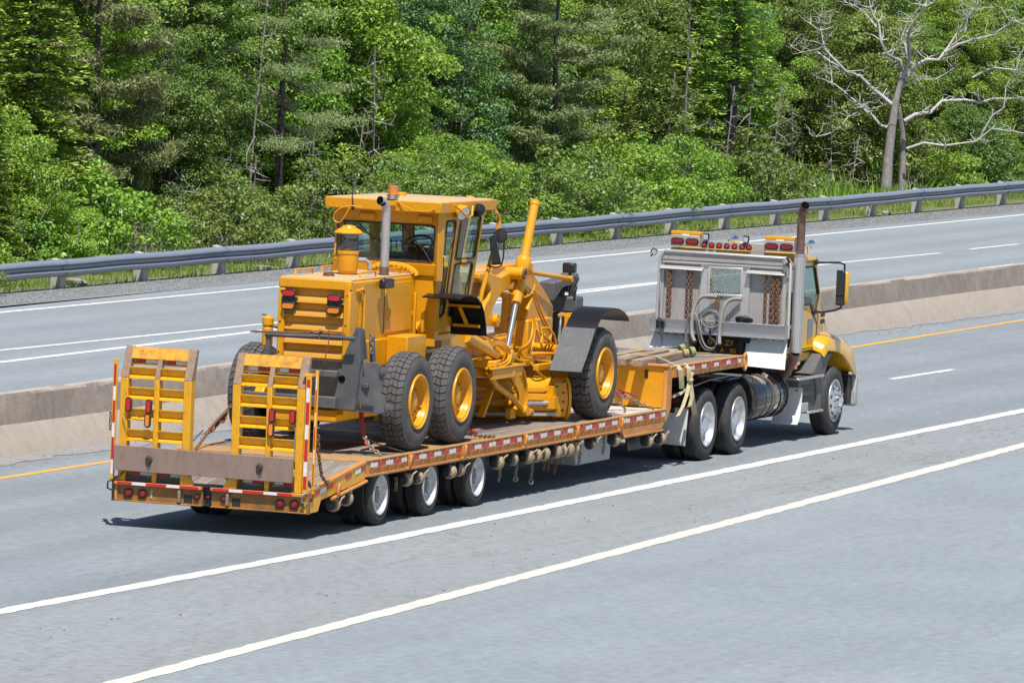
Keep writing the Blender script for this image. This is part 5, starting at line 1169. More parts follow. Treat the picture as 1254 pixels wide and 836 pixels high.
mb = MB(); mb.box(HX-.006, HX+.012, HY0+.02, HY0+.085, 1.98, HZ1-.05); build('corner_strip', mb, 'grader_paint', G, bevel=.006)
mb = MB(); mb.box(HX+.085, HX+.10, iy0, iy1, iz0, iz1); build('grille_back', mb, 'black_rubber', G)
def mat_perf(name, base, hole, sc=42):
    m = bpy.data.materials.new(name); m.use_nodes = True; tt = m.node_tree; n = tt.nodes; L = tt.links; b = n['Principled BSDF']; b.inputs['Roughness'].default_value = .55
    tc = n.new('ShaderNodeTexCoord'); mp = n.new('ShaderNodeMapping'); mp.inputs['Rotation'].default_value = (R_(45), 0, R_(0)); mp.inputs['Scale'].default_value = (sc, sc, sc)
    L.new(tc.outputs['Object'], mp.inputs['Vector']); v = n.new('ShaderNodeTexVoronoi'); v.inputs['Scale'].default_value = 1; v.inputs['Randomness'].default_value = 0; L.new(mp.outputs[0], v.inputs['Vector'])
    r = n.new('ShaderNodeMapRange'); r.inputs['From Min'].default_value = .30; r.inputs['From Max'].default_value = .38; L.new(v.outputs['Distance'], r.inputs['Value'])
    mx = n.new('ShaderNodeMix'); mx.data_type = 'RGBA'; mx.inputs[6].default_value = (*hole, 1); mx.inputs[7].default_value = (*base, 1); L.new(r.outputs[0], mx.inputs[0]); L.new(mx.outputs[2], b.inputs['Base Color']); MATS[name] = m
mat_perf('perforated_yellow', (.55, .27, .03), (.20, .10, .015)); mat_perf('perforated_steel', (.6, .59, .58), (.10, .09, .08), 52)
MATS['perforated_steel'].node_tree.nodes['Principled BSDF'].inputs['Metallic'].default_value = .7; MATS['perforated_steel'].node_tree.nodes['Principled BSDF'].inputs['Roughness'].default_value = .35
nl = 5; pz = (iz1-iz0)/nl
for k in range(nl):
    z = iz1-k*pz
    mb = MB(); mb.hexa([(HX+.03, iy0+.002, z-pz+.012), (HX+.05, iy0+.002, z-pz+.012), (HX+.05, iy1-.002, z-pz+.012), (HX+.03, iy1-.002, z-pz+.012)],
                       [(HX+.078, iy0+.002, z-.03), (HX+.084, iy0+.002, z-.03), (HX+.084, iy1-.002, z-.03), (HX+.078, iy1-.002, z-.03)])
    l = build('louver', mb, 'perforated_yellow', G, smooth=0)
    mb = MB(); mb.box(HX-.004, HX+.052, iy0+.002, iy1-.002, z-pz-.004, z-pz+.012); build('louver_lip', mb, 'grader_paint', l, bevel=.003)
for y, z in ((1.695, 2.86), (1.70, 2.47), (1.705, 2.08), (.80, 2.84), (.805, 2.46), (.81, 2.07)):
    mb = MB(); mb.cyl((HX-.008, y, z), (HX+.01, y, z), .012, .012, 8); build('bolt', mb, 'axle_grease', G)
for y, z, m in ((1.575, 2.835, 'red_lens'), (1.58, 2.672, 'amber_lens'), (.955, 2.805, 'red_lens'), (.96, 2.645, 'amber_lens')):
    oval_lamp(y, z, m, HX-.03, True, G, .165, .07)
for y in (1.58, .96):
    mb = MB(); mb.box(HX-.028, HX+.04, y-.10, y+.10, 2.70, 2.79); build('lamp_bracket', mb, 'black_rubber', G, bevel=.005)
mb = MB(); mb.box(HX-.004, HX, .79, .85, 1.905, 1.955); build('data_plate', mb, 'bumper_paint', G)
# hood side details
def side_frame(x0, x1, z0, z1, y, w_=.006):
    mb = MB(); mb.box(x0, x1, y-.003, y, z0, z0+w_); mb.box(x0, x1, y-.003, y, z1-w_, z1); mb.box(x0, x0+w_, y-.003, y, z0+w_+.001, z1-w_-.001); mb.box(x1-w_, x1, y-.003, y, z0+w_+.001, z1-w_-.001); return mb
mb = MB(); mb.box(4.42, 5.38, HY0-.012, HY0+.01, 2.32, 2.96); dr = build('side_door', mb, 'grader_paint', G, bevel=.008)
mb = MB(); mb.tube([(4.52, HY0-.015, 2.62), (4.52, HY0-.045, 2.62), (4.52, HY0-.045, 2.50), (4.52, HY0-.015, 2.50)], .009, 6); build('handle', mb, 'grader_paint', dr)
mb = MB(); mb.box(4.395, 4.412, HY0-.002, HY0+.01, 2.30, 2.98); build('door_seam', mb, 'black_rubber', G)
mb = MB(); mb.box(3.62, 4.12, HY0-.006, HY0+.01, 2.08, 2.98); build('vent_panel', mb, 'perforated_yellow', G, bevel=.003)
mb = MB(); mb.box(3.52, 3.545, HY0-.012, HY0+.01, 2.05, 2.98); build('corner_strip', mb, 'grader_paint', G)
mb = MB(); mb.tube([(3.34, HY0-.01, 2.90), (3.52, HY0-.035, 2.92), (3.57, HY0-.04, 2.87), (3.575, HY0-.04, 2.12)], .018, 8); build('hose_pipe', mb, 'grader_paint', G)
mb = MB(); mb.box(3.4, 5.55, HY0-.03, HY0+.05, 1.90, 2.25); build('side_skirt', mb, 'grader_paint', G, bevel=.012)
mb = MB(); mb.box(4.46, 5.17, .43, .72, 1.92, 2.285); build('step_box', mb, 'grader_paint', G, bevel=.012)
mb = MB(); mb.box(5.44, 5.50, HY0-.05, HY0-.02, 2.26, 2.80); mb.box(5.46, 5.56, HY0-.02, HY0+.06, 2.50, 2.55); b_ = build('latch_post', mb, 'grader_paint', G, bevel=.006)
mb = MB(); mb.box(4.20, 4.30, HY0-.06, HY0-.02, 2.90, 3.04); lb_ = build('side_lamp', mb, 'black_plastic', G, bevel=.02)
mb = MB(); mb.box(4.03, 4.40, HY0-.14, HY0-.05, 2.905, 3.03); build('lamp_housing', mb, 'black_plastic', lb_, bevel=.025)
# on the hood
for pts in ([(3.70, .84, 3.04), (3.72, .84, 3.115), (4.28, .84, 3.115), (4.30, .84, 3.04)], [(3.42, 1.62, 3.04), (3.44, 1.62, 3.12), (4.05, 1.62, 3.12), (4.07, 1.62, 3.04)],
            [(4.38, 1.62, 3.04), (4.38, 1.62, 3.13), (4.75, 1.62, 3.13), (4.77, 1.62, 3.04)], [(4.62, .84, 3.04), (4.64, .84, 3.13), (5.2, .84, 3.13), (5.22, .84, 3.04)]):
    mb = MB(); mb.tube(pts, .014, 7); build('hand_rail', mb, 'grader_paint', G)
mb = MB(); mb.lathe([(.075, 0), (.075, .03), (.06, .03), (.06, .05), (0, .055)], (3.75, 1.28, 3.05), (0, 0, 1), 18); build('filler_cap', mb, 'rust_steel', G)
c = (4.35, 1.255); mb = MB(); mb.lathe([(.10, 0), (.125, .03), (.135, .06), (.135, .26), (.145, .27), (.145, .30), (.10, .31)], (c[0], c[1], 3.05), (0, 0, 1), 24); pc = build('air_cleaner', mb, 'grader_paint', G)
mb = MB(); mb.lathe([(.122, .30), (.13, .33), (.135, .50), (.13, .53)], (c[0], c[1], 3.05), (0, 0, 1), 24); build('glass_bowl', mb, 'bowl_glass', pc)
mb = MB(); mb.lathe([(.10, .30), (.085, .36), (.05, .40), (0, .41)], (c[0], c[1], 3.05), (0, 0, 1), 20); build('dust_cone', mb, 'roll_webbing', pc)
mb = MB(); mb.lathe([(.05, .38), (.05, .55)], (c[0], c[1], 3.05), (0, 0, 1), 14); build('inner_pipe', mb, 'dome_dark', pc)
mb = MB(); mb.lathe([(.10, .52), (.185, .525), (.19, .54), (.14, .585), (.10, .60), (.085, .625), (.04, .635), (0, .64)], (c[0], c[1], 3.05), (0, 0, 1), 28); build('cap', mb, 'grader_paint', pc)
ex = (4.65, .86); mb = MB(); mb.tube([(ex[0], ex[1], 3.02), (ex[0], ex[1], 3.16)], .062, 14); ep = build('exhaust_pipe', mb, 'burnt_pipe', G)
mb = MB(); mb.tube([(ex[0], ex[1], 3.16), (ex[0], ex[1], 3.5), (ex[0], ex[1], 3.86)], .056, 16, caps=False); mb.tube([(ex[0], ex[1], 3.86), (ex[0]-.01, ex[1]+.003, 3.92), (ex[0]-.04, ex[1]+.015, 3.975), (ex[0]-.09, ex[1]+.03, 4.01), (ex[0]-.14, ex[1]+.045, 4.02)], .056, 16, caps=False); build('stack', mb, 'galv_pipe', ep, smooth=60)
mb = MB(); mb.tube([(ex[0]-.135, ex[1]+.043, 4.02), (ex[0]-.06, ex[1]+.02, 3.99)], .054, 16); build('mouth', mb, 'opening_shade', ep)  # black plug, shade inside the pipe given as colour
mb = MB(); mb.tube([(4.55, 1.02, 3.04), (4.55, 1.02, 3.14)], .028, 8); mb.tube([(4.55, 1.02, 3.12), (4.55, 1.03, 3.20), (4.5, 1.08, 3.24), (4.42, 1.16, 3.24)], .032, 9); build('breather', mb, 'galv_pipe', G)
mb = MB()
for k in range(12): t_ = math.pi*(k+.5)/12; mb.lathe([(.03, 0), (.03, .03), (.02, .045), (0, .045)], (5.45, 1.05-.30*math.cos(t_), 3.04+.10*math.sin(t_)), (-1, 0, .3), 8)
mb.tube([(5.47, 1.05-.33*math.cos(math.pi*k/14), 3.02+.13*math.sin(math.pi*k/14)) for k in range(15)], .04, 8); mb.lathe([(.05, 0), (.06, .05), (.05, .1), (0, .11)], (5.3, 1.12, 3.05), (0, 0, 1), 14); build('pipe_cover', mb, 'grader_paint', G)
# ---- cab
CY = 1.225
def my(p): return (p[0], 2*CY-p[1], p[2])
def bil(q, u, v): q = [V(p) for p in q]; return q[0]*(1-u)*(1-v)+q[1]*u*(1-v)+q[2]*u*v+q[3]*(1-u)*v
def panel(q, nrm, holes, name, m, th=.03, parent=None):
    """flat panel (quad q: bottom-left, bottom-right, top-right, top-left) with rectangular windows (u0,u1,v0,v1), listed bottom to top, all full columns"""
    nrm = V(nrm)*th; mb = MB()
    def cell(u0, u1, v0, v1):
        if u1-u0 < 1e-4 or v1-v0 < 1e-4: return
        c_ = [bil(q, u, v) for u, v in ((u0, v0), (u1, v0), (u1, v1), (u0, v1))]
        mb.add(c_+[p+nrm for p in c_], [(0, 1, 2, 3), (7, 6, 5, 4), (0, 4, 5, 1), (1, 5, 6, 2), (2, 6, 7, 3), (3, 7, 4, 0)])
    if not holes: cell(0, 1, 0, 1)
    else:
        v = 0
        for u0, u1, v0, v1 in holes:
            cell(0, 1, v, v0); cell(0, u0, v0, v1); cell(u1, 1, v0, v1); v = v1
        cell(0, 1, v, 1)
    o = build(name, mb, m, parent or G, smooth=0)
    for u0, u1, v0, v1 in holes:
        c_ = [bil(q, u, v_)+nrm*.45 for u, v_ in ((u0, v0), (u1, v0), (u1, v1), (u0, v1))]
        g = MB(); g.add(c_+[p+nrm*.12 for p in c_], [(0, 1, 2, 3), (7, 6, 5, 4), (0, 4, 5, 1), (1, 5, 6, 2), (2, 6, 7, 3), (3, 7, 4, 0)]); build('window', g, 'cab_glass', o, smooth=0)
        R4 = []
        du, dv = (u1-u0), (v1-v0); cu = .10*min(1, (dv/du)**.5); cv = .08*min(1, (du/dv)**.5)
        for cx, cy_, s0 in ((u1-cu*du, v1-cv*dv, 0), (u0+cu*du, v1-cv*dv, 1), (u0+cu*du, v0+cv*dv, 2), (u1-cu*du, v0+cv*dv, 3)):
            for k in range(4):
                a = (s0+k/3)*math.pi/2; R4.append(bil(q, cx+cu*du*math.cos(a), cy_+cv*dv*math.sin(a))-nrm*.15)
        g = MB(); g.tube(R4, .014, 6, closed=True); build('window_seal', g, 'black_rubber', o)
    return o
A0, A1 = (5.68, .50, 2.20), (5.68, .50, 3.84); B0, B1 = (6.16, .58, 2.33), (6.20, .43, 3.84); C0, C1 = (7.14, .60, 2.33), (7.24, .43, 3.84); D0, D1 = (7.45, .95, 2.6), (7.55, .80, 3.84)
z1 = A1[2]
rear_q = [(5.66, 1.945, 2.10), (5.66, .50, 2.10), (5.66, .50, 3.84), (5.66, 1.945, 3.84)]
def vz(z): return (z-2.10)/1.74
cab_rear = panel(rear_q, (1, 0, 0), [(.03, .965, vz(3.20), vz(3.675))], 'cab_rear_wall', 'grader_paint')
panel([A0, B0, B1, A1], (.16, .98, 0), [(.40, .93, .13, .93)], 'cab_quarter', 'grader_paint')
panel([my(B0), my(A0), my(A1), my(B1)], (.16, -.98, 0), [(.07, .60, .13, .93)], 'cab_quarter', 'grader_paint')
door = panel([B0, C0, C1, B1], (0, .99, .1), [(.15, .85, .09, .545), (.13, .88, .585, .955)], 'cab_door', 'grader_paint')
mb = MB(); c0 = bil([B0, C0, C1, B1], .45, .565); mb.box(c0[0]-.10, c0[0]+.10, c0[1]-.03, c0[1]+.0, c0[2]-.02, c0[2]+.025); build('door_handle', mb, 'grader_paint', door, bevel=.006)
panel([my(C0), my(B0), my(B1), my(C1)], (0, -.99, .1), [(.15, .85, .09, .545), (.13, .88, .585, .955)], 'cab_door', 'grader_paint')
panel([C0, D0, D1, C1], (-.7, .6, 0), [(.15, .85, .10, .95)], 'cab_quarter', 'grader_paint'); panel([my(D0), my(C0), my(C1), my(D1)], (-.7, -.6, 0), [(.15, .85, .10, .95)], 'cab_quarter', 'grader_paint')
panel([D0, my(D0), my(D1), D1], (-1, 0, 0), [(.10, .90, .12, .95)], 'cab_front_wall', 'grader_paint')
mb = MB(); mb.prism([(5.69, .53), (6.2, .62), (7.14, .64), (7.44, .98), (7.44, 1.5), (7.14, 1.81), (6.2, 1.83), (5.69, 1.92)], 2.25, 2.34, 'xy'); build('cab_floor', mb, 'grader_paint', G)
mb = MB(); mb.box(5.70, 7.3, .62, 1.8, 2.0, 2.24); build('cab_base', mb, 'grader_paint', G, bevel=.02)
mb = MB(); mb.hexa([(5.45, .405, 3.845), (7.675, .425, 3.835), (7.675, 2.025, 3.835), (5.45, 2.015, 3.845)], [(5.44, .40, 3.99), (7.68, .42, 3.975), (7.68, 2.03, 3.975), (5.44, 2.02, 3.99)]); roof = build('cab_roof', mb, 'grader_paint', G, bevel=.012)
mb = MB(); mb.hexa([(5.46, .43, 3.985), (7.65, .45, 3.97), (7.65, 2.0, 3.97), (5.46, 1.99, 3.985)], [(5.5, .48, 4.0), (7.6, .5, 3.985), (7.6, 1.95, 3.985), (5.5, 1.94, 4.0)]); build('roof_sheet', mb, 'grader_top_dust', roof)
for y in (.68, 1.48):
    mb = MB(); mb.box(5.61, 5.66, y-.10, y+.12, 3.71, 3.80); build('wall_box', mb, 'grader_paint', G, bevel=.02)
mb = MB(); mb.prism([(5.56, .47), (5.75, .45), (5.80, .52), (5.64, .54)], 2.95, 3.85, 'xy'); build('corner_post', mb, 'grader_paint', G, bevel=.008)
mb = MB(); mb.tube([(5.78, .47, 3.28), (5.78, .44, 3.27), (5.78, .44, 3.17), (5.78, .48, 3.16)], .012, 6); build('hinge', mb, 'grader_paint', G)
mb = MB(); mb.hexa([(5.63, .52, 3.02), (5.655, .52, 3.02), (5.655, 1.93, 3.02), (5.63, 1.93, 3.02)], [(5.60, .50, 3.17), (5.655, .50, 3.17), (5.655, 1.945, 3.17), (5.60, 1.945, 3.17)]); build('window_ledge', mb, 'grader_paint', G, bevel=.005)
# beacon, cables, aerial
bc_ = (5.52, 1.10); mb = MB(); mb.lathe([(.10, 0), (.10, .015), (.085, .02), (.085, .055), (.0, .055)], (bc_[0], bc_[1], 4.0), (0, 0, 1), 20); be = build('beacon', mb, 'chrome', G)
mb = MB(); mb.lathe([(.088, .055), (.086, .19), (.078, .205), (0, .208)], (bc_[0], bc_[1], 4.0), (0, 0, 1), 20); build('dome', mb, 'clear_dome', be)
mb = MB(); mb.lathe([(.066, .058), (.066, .175), (0, .18)], (bc_[0], bc_[1], 4.0), (0, 0, 1), 16); build('amber_drum', mb, 'amber_lens', be)
mb = MB(); mb.box(5.42, 5.50, 1.02, 1.2, 3.92, 3.985); build('beacon_bracket', mb, 'grader_paint', G)
mb = MB(); mb.tube([(5.43, 1.0, 3.98), (5.41, .9, 3.92), (5.41, .75, 3.87), (5.42, .6, 3.87), (5.44, .48, 3.90)], .008, 6); build('roof_cable', mb, 'grader_paint', G)
mb = MB(); mb.tube([(5.43, 1.62, 3.86), (5.42, 1.66, 4.45)], [.008, .004], 6); mb.cyl((5.43, 1.62, 3.83), (5.43, 1.62, 3.9), .02, .015, 8); build('aerial', mb, 'black_plastic', G)
mb = MB(); mb.lathe([(.07, 0), (.07, .04), (.06, .05), (0, .05)], (6.9, 1.5, 3.985), (0, 0, 1), 16); build('roof_vent', mb, 'grader_paint', G)
# roof work lamps
mb = MB(); mb.lathe([(.0, -.06), (.05, -.055), (.085, -.01), (.09, .03), (.085, .05), (0, .045)], (6.85, .39, 3.865), (.75, -.3, -.35), 16); build('work_lamp', mb, 'black_plastic', G)
mb = MB(); mb.lathe([(.0, .08), (.06, .07), (.10, .0), (.105, -.05), (.0, -.045)], (6.15, .37, 3.86), (.35, .75, .55), 18); wl = build('work_lamp', mb, 'grader_paint', G)
mb = MB(); mb.lathe([(.0, -.055), (.092, -.052), (.092, -.047), (0, -.047)], (6.15, .37, 3.86), (.35, .75, .55), 18); build('lens', mb, 'lamp_glass', wl)
mb = MB(); mb.tube([(5.9, .39, 3.95), (6.0, .33, 3.88), (6.2, .30, 3.78), (6.42, .32, 3.80), (6.52, .35, 3.92)], .014, 7); build('lamp_guard', mb, 'grader_paint', G)
# inside the cab
mb = MB(); mb.box(6.25, 6.75, 1.0, 1.5, 2.75, 2.88); mb.box(6.20, 6.32, 1.02, 1.48, 2.88, 3.28); build('seat', mb, 'seat_cloth', G, bevel=.04)
mb = MB(); mb.hexa([(7.0, 1.12, 2.4), (7.2, 1.12, 2.4), (7.2, 1.36, 2.4), (7.0, 1.36, 2.4)], [(6.85, .98, 3.20), (7.1, .98, 3.32), (7.1, 1.46, 3.32), (6.85, 1.46, 3.20)]); con = build('console', mb, 'seat_cloth', G, bevel=.02)
mb = MB(); mb.torus((6.8, 1.2, 3.36), .20, .016, (-.55, 0, .8), 26, 7); mb.tube([(6.8, 1.2, 3.36), (6.95, 1.2, 3.2)], .03, 8); mb.tube([(6.8, 1.0, 3.36), (6.8, 1.4, 3.36)], .012, 6); build('steering_wheel', mb, 'black_plastic', G)
mb = MB()
for k in range(5):
    y = 1.28+.075*k; mb.tube([(6.85, y, 3.26), (6.80, y, 3.38)], .007, 5); mb.lathe([(0, -.02), (.018, -.012), (.02, .005), (0, .02)], (6.80, y, 3.39), (0, 0, 1), 8)
    y = .98+.0*k
build('lever', mb, 'black_plastic', con)
mb = MB(); mb.beam((7.5, 1.50, 2.6), (7.5, 1.50, 3.84), .06, .06); build('wind_screen_post', mb, 'grader_paint', G)
mb = MB(); mb.box(7.05, 7.25, .78, .90, 2.45, 2.95); mb.cyl((7.15, .75, 2.95), (7.15, .95, 2.95), .12, .12, 14); build('dash_column', mb, 'grader_paint', G, bevel=.02)
for a, b in (((5.640, 1.62, 3.66), (5.635, 1.35, 3.42)), ((5.640, 1.02, 3.68), (5.635, .70, 3.36))):
    mb = MB(); mb.tube([a, b], .009, 6); mb.tube([V(b)+V((0, .03, .06)), V(b)+V((0, -.12, -.16))], .011, 5); build('wiper', mb, 'black_plastic', G)
# hand rail and mirrors in front of the door
mb = MB(); mb.tube([(7.62, .5, 3.80), (7.80, .47, 3.79), (7.88, .46, 3.73), (7.90, .46, 3.66), (7.84, .47, 3.45), (7.72, .52, 3.05), (7.62, .56, 2.75), (7.55, .60, 2.32)], .030, 9); build('grab_rail', mb, 'grader_paint', G)
mb = MB(); mb.hexa([(7.58, .29, 3.12), (7.64, .31, 3.12), (7.66, .45, 3.10), (7.60, .43, 3.10)], [(7.58, .40, 3.52), (7.64, .42, 3.52), (7.66, .51, 3.46), (7.60, .49, 3.46)]); mi = build('mirror', mb, 'black_plastic', G, bevel=.015)
mb = MB(); mb.hexa([(7.572, .31, 3.14), (7.578, .31, 3.14), (7.594, .425, 3.12), (7.588, .425, 3.12)], [(7.572, .41, 3.50), (7.578, .41, 3.50), (7.594, .48, 3.45), (7.588, .48, 3.45)]); build('glass', mb, 'mirror_glass', mi)
mb = MB(); mb.lathe([(0, -.02), (.05, -.018), (.092, -.004), (.10, .012), (.095, .02)], (7.6, .32, 3.50), (-1, .1, .0), 20); mi = build('round_mirror', mb, 'black_plastic', G)
mb = MB(); mb.lathe([(.088, .016), (.06, .020), (0, .024)], (7.6, .32, 3.50), (-1, .1, .0), 20); build('glass', mb, 'mirror_glass', mi)
mb = MB(); mb.tube([(7.6, .27, 3.44), (7.6, .275, 3.2), (7.6, .30, 3.10), (7.62, .38, 3.07), (7.66, .52, 3.09)], .011, 6); build('mirror_arm', mb, 'black_plastic', G)
# ---- front frame
arch = [(8.34, 2.94), (8.7, 2.945), (9.2, 2.86), (9.72, 2.95), (9.83, 2.79), (9.36, 2.67), (9.12, 2.57), (8.97, 2.47), (8.90, 2.39), (9.07, 2.35), (9.12, 2.28), (8.98, 2.21), (8.51, 2.22), (8.53, 2.39), (8.63, 2.52), (8.78, 2.60), (8.83, 2.69), (8.72, 2.79), (8.34, 2.86)]
mb = MB(); mb.prism(arch, .86, .98); la = build('lift_arm', mb, 'grader_paint', G, bevel=.018)
mb = MB(); mb.cyl((9.0, .80, 2.285), (9.0, 1.0, 2.285), .085, .085, 16); mb.cyl((9.0, .79, 2.285), (9.0, .81, 2.285), .03, .03, 10); build('pin_eye', mb, 'grader_paint', la)
mb = MB(); mb.prism([(x, z) for x, z in arch], 1.55, 1.67); build('lift_arm', mb, 'grader_paint', G, bevel=.018)
goose = [(7.5, 2.55), (8.0, 2.90), (9.3, 2.97), (10.6, 2.99), (11.05, 2.93), (11.4, 2.74), (11.75, 2.56), (12.13, 2.34), (12.14, 2.18), (11.76, 2.18), (11.45, 2.36), (11.12, 2.54), (10.85, 2.64), (10.2, 2.63), (9.3, 2.62), (8.3, 2.5), (7.9, 2.1), (7.5, 2.1)]
mb = MB(); mb.prism(goose, 1.10, 1.40); build('main_frame', mb, 'grader_paint', G, bevel=.02)
mb = MB(); mb.box(8.3, 9.25, 1.0, 1.5, 2.80, 2.955); build('frame_top', mb, 'grader_top_dust', G, bevel=.015)
mb = MB(); mb.box(10.05, 10.52, 1.55, 1.62, 2.24, 2.50); build('guard_panel', mb, 'grader_paint', G, bevel=.01)
mb = MB(); mb.box(10.8, 11.85, 1.0, 1.5, 1.55, 2.2); mb.prism([(10.85, 2.2), (11.15, 2.56), (11.8, 2.22), (11.8, 2.1)], 1.06, 1.44); build('front_bolster', mb, 'grader_paint', G, bevel=.02)
mb = MB(); mb.tube([(10.35, 1.35, 2.66), (10.75, 1.33, 2.5), (10.72, 1.33, 2.1), (10.66, 1.32, 1.95)], .05, 8); build('frame_strut', mb, 'grader_paint', G)
# lift cylinder, near side: upper tube through the yoke, lower barrel, bright rod; far side likewise
for yy, nm in ((.78, 1), (1.72, 2)):
    p0, p1 = V((10.25, yy, 3.86)), V((9.36, yy, 1.92)); at_ = lambda t: tuple(p0+(p1-p0)*t)
    mb = MB(); mb.tube([at_(0), at_(.005), at_(.45)], .060, 16); lc = build('lift_cylinder', mb, 'grader_paint', G, smooth=40)
    mb = MB(); mb.tube([at_(-.004), at_(.025)], .068, 16); build('collar', mb, 'grader_paint', lc, smooth=40); mb = MB(); mb.tube([at_(.36), at_(.40)], .072, 16); mb.tube([at_(.40), at_(.70)], .075, 16); build('barrel', mb, 'grader_paint', lc, smooth=40)
    mb = MB(); mb.tube([at_(.69), at_(1.0)], .036, 14); build('rod', mb, 'rod_steel', lc, smooth=40)
    mb = MB(); mb.tube([at_(.385), at_(.40), at_(.47), at_(.485)], [.085, .105, .105, .085], 14); mb.cyl((9.62, yy-.10, 2.90), (9.62, yy+.16, 2.90), .085, .085, 16); mb.cyl((9.60, yy-.02, 2.91), (9.95, yy-.02, 2.95), .065, .065, 12); mb.prism([(9.72, 2.94), (9.76, 3.10), (9.82, 3.10), (9.88, 2.98)], yy-.05, yy+.0); mb.prism([(10.05, 2.92), (10.10, 3.04), (10.20, 3.0), (10.22, 2.88)], yy-.03, yy+.05); y_ = build('yoke', mb, 'grader_paint', G, bevel=.015)
    if yy < 1: mb = MB(); mb.torus((9.62, yy-.105, 2.90), .058, .024, (0, 1, 0), 16, 7); build('pin_ring', mb, 'rust_steel', y_)
# lamp arm, plow hitch ahead of the front axle
mb = MB(); mb.cyl((10.4, 1.05, 2.90), (12.35, .95, 2.72), .034, .034, 10); mb.cyl((12.33, .90, 2.72), (12.33, 1.05, 2.72), .05, .05, 10); build('lamp_arm', mb, 'grader_paint', G)
mb = MB(); mb.cyl((12.35, .95, 2.72), (12.35, .95, 2.82), .02, .02, 8); la = build('lamp_stem', mb, 'axle_grease', G)
mb = MB(); mb.box(12.28, 12.42, .87, 1.05, 2.80, 2.94); build('head_lamp', mb, 'black_plastic', la, bevel=.025)
mb = MB(); mb.box(12.85, 13.15, 1.0, 1.42, 2.21, 2.44); build('plow_hitch', mb, 'gun_grey', G, bevel=.03)
mb = MB(); mb.prism([(12.2, 2.40), (12.2, 2.66), (12.95, 2.70), (13.2, 2.76), (13.3, 2.66), (13.2, 2.60), (12.6, 2.58)], 1.12, 1.36); mb.prism([(12.9, 2.68), (13.05, 2.82), (13.2, 2.80), (13.28, 2.66)], 1.2, 1.24); build('plow_arm', mb, 'gun_grey', G, bevel=.015)
mb = MB(); mb.box(12.95, 13.1, 1.10, 1.17, 2.42, 2.70); mb.box(12.95, 13.1, 1.27, 1.33, 2.42, 2.62); mb.cyl((12.9, 1.14, 2.54), (12.9, 1.30, 2.54), .045, .045, 10); build('plow_link', mb, 'dark_steel', G)
mb = MB(); mb.prism([(12.9, 2.2), (13.05, 2.2), (12.95, 1.75), (12.82, 1.75)], 1.30, 1.40); mb.box(12.9, 13.1, 1.06, 1.24, 1.70, 2.2); mb.box(12.75, 13.2, 1.0, 1.5, 1.45, 1.78); build('plow_leg', mb, 'black_rubber', G, bevel=.01)
mb = MB(); mb.chain([(12.86, 1.04, 2.72), (12.84, 1.02, 2.55), (12.84, 1.04, 2.43)], .05, .009, .034); build('chain', mb, 'dark_steel', G, smooth=60)
# front axle
mb = MB(); mb.box(11.22, 11.46, .40, 2.09, 1.38, 1.62); mb.cyl((11.34, .3, 1.5), (11.34, .45, 1.5), .16, .16, 16); mb.cyl((11.34, 2.04, 1.5), (11.34, 2.2, 1.5), .16, .16, 16); build('front_axle', mb, 'grader_paint', G, bevel=.02)
mb = MB(); mb.cyl((10.7, .52, 1.83), (11.35, .50, 1.80), .06, .06, 12); mb.cyl((11.1, .62, 1.81), (11.1, 1.2, 1.83), .055, .055, 10); build('steer_cylinder', mb, 'grader_paint', G)
mb = MB(); mb.cyl((10.15, .70, 1.785), (11.3, .66, 1.73), .028, .028, 8); mb.box(10.2, 11.6, .62, .70, 1.55, 1.64); build('tie_bar', mb, 'grader_paint', G, bevel=.01)
mb = MB(); mb.box(8.4, 9.9, .98, 1.2, 1.88, 2.06); mb.hexa([(8.45, .86, 1.92), (9.85, .86, 1.93), (9.85, .97, 1.93), (8.45, .97, 1.92)], [(8.45, .86, 2.01), (9.85, .86, 2.04), (9.85, .97, 2.04), (8.45, .97, 2.01)]); build('cross_slide', mb, 'grader_paint', G, bevel=.01)
# drawbar and circle
mb = MB(); mb.prism([(8.0, .45), (9.6, .75), (11.0, 1.15), (11.0, 1.34), (9.6, 1.74), (8.0, 2.05), (7.8, 1.25)], 1.70, 1.80, 'xy'); build('drawbar', mb, 'grader_paint', G, bevel=.015)
mb = MB(); mb.lathe([(.62, -.06), (.80, -.06), (.80, .06), (.62, .06)], (8.75, 1.25, 1.62), (0, 0, 1), 40, closed=True); build('circle', mb, 'grader_paint', G, smooth=30)
mb = MB(); mb.box(7.85, 9.15, .44, .56, 1.685, 1.715); mb.box(7.9, 9.1, .46, .50, 1.55, 1.68); build('circle_guard', mb, 'grader_paint', G, bevel=.008)
# blade at about 45 degrees: curved mouldboard seen from behind, end plate, slide rails, side shift rod
ba, bb = V((10.54, .31, 0)), V((8.20, 2.58, 0)); bd = bb-ba; BL = np.linalg.norm(bd); bd /= BL; bn = V((-bd[1], bd[0], 0))
if bn[0] < 0: bn = -bn                                            # bn points forward, the working side
crv = [(.10, .885), (.02, .93), (-.045, 1.02), (-.075, 1.13), (-.07, 1.25), (-.02, 1.37), (.05, 1.45)]
def bpt(s, o, z): return tuple(ba+bd*s+bn*o+V((0, 0, z)))
mb = MB(); n_c = len(crv); vs = [bpt(s, o+e, z) for s in (0, BL) for e in (0, .02) for o, z in crv]
fs = []
for i in range(n_c-1): fs += [(i, i+1, 2*n_c+i+1, 2*n_c+i), (n_c+i, 3*n_c+i, 3*n_c+i+1, n_c+i+1), (i, n_c+i, n_c+i+1, i+1), (2*n_c+i, 2*n_c+i+1, 3*n_c+i+1, 3*n_c+i)]
fs += [(0, 2*n_c, 3*n_c, n_c), (n_c-1, 2*n_c-1, 4*n_c-1, 3*n_c-1)]
mb.add(vs, fs); build('mouldboard', mb, 'grader_paint', G, smooth=50)
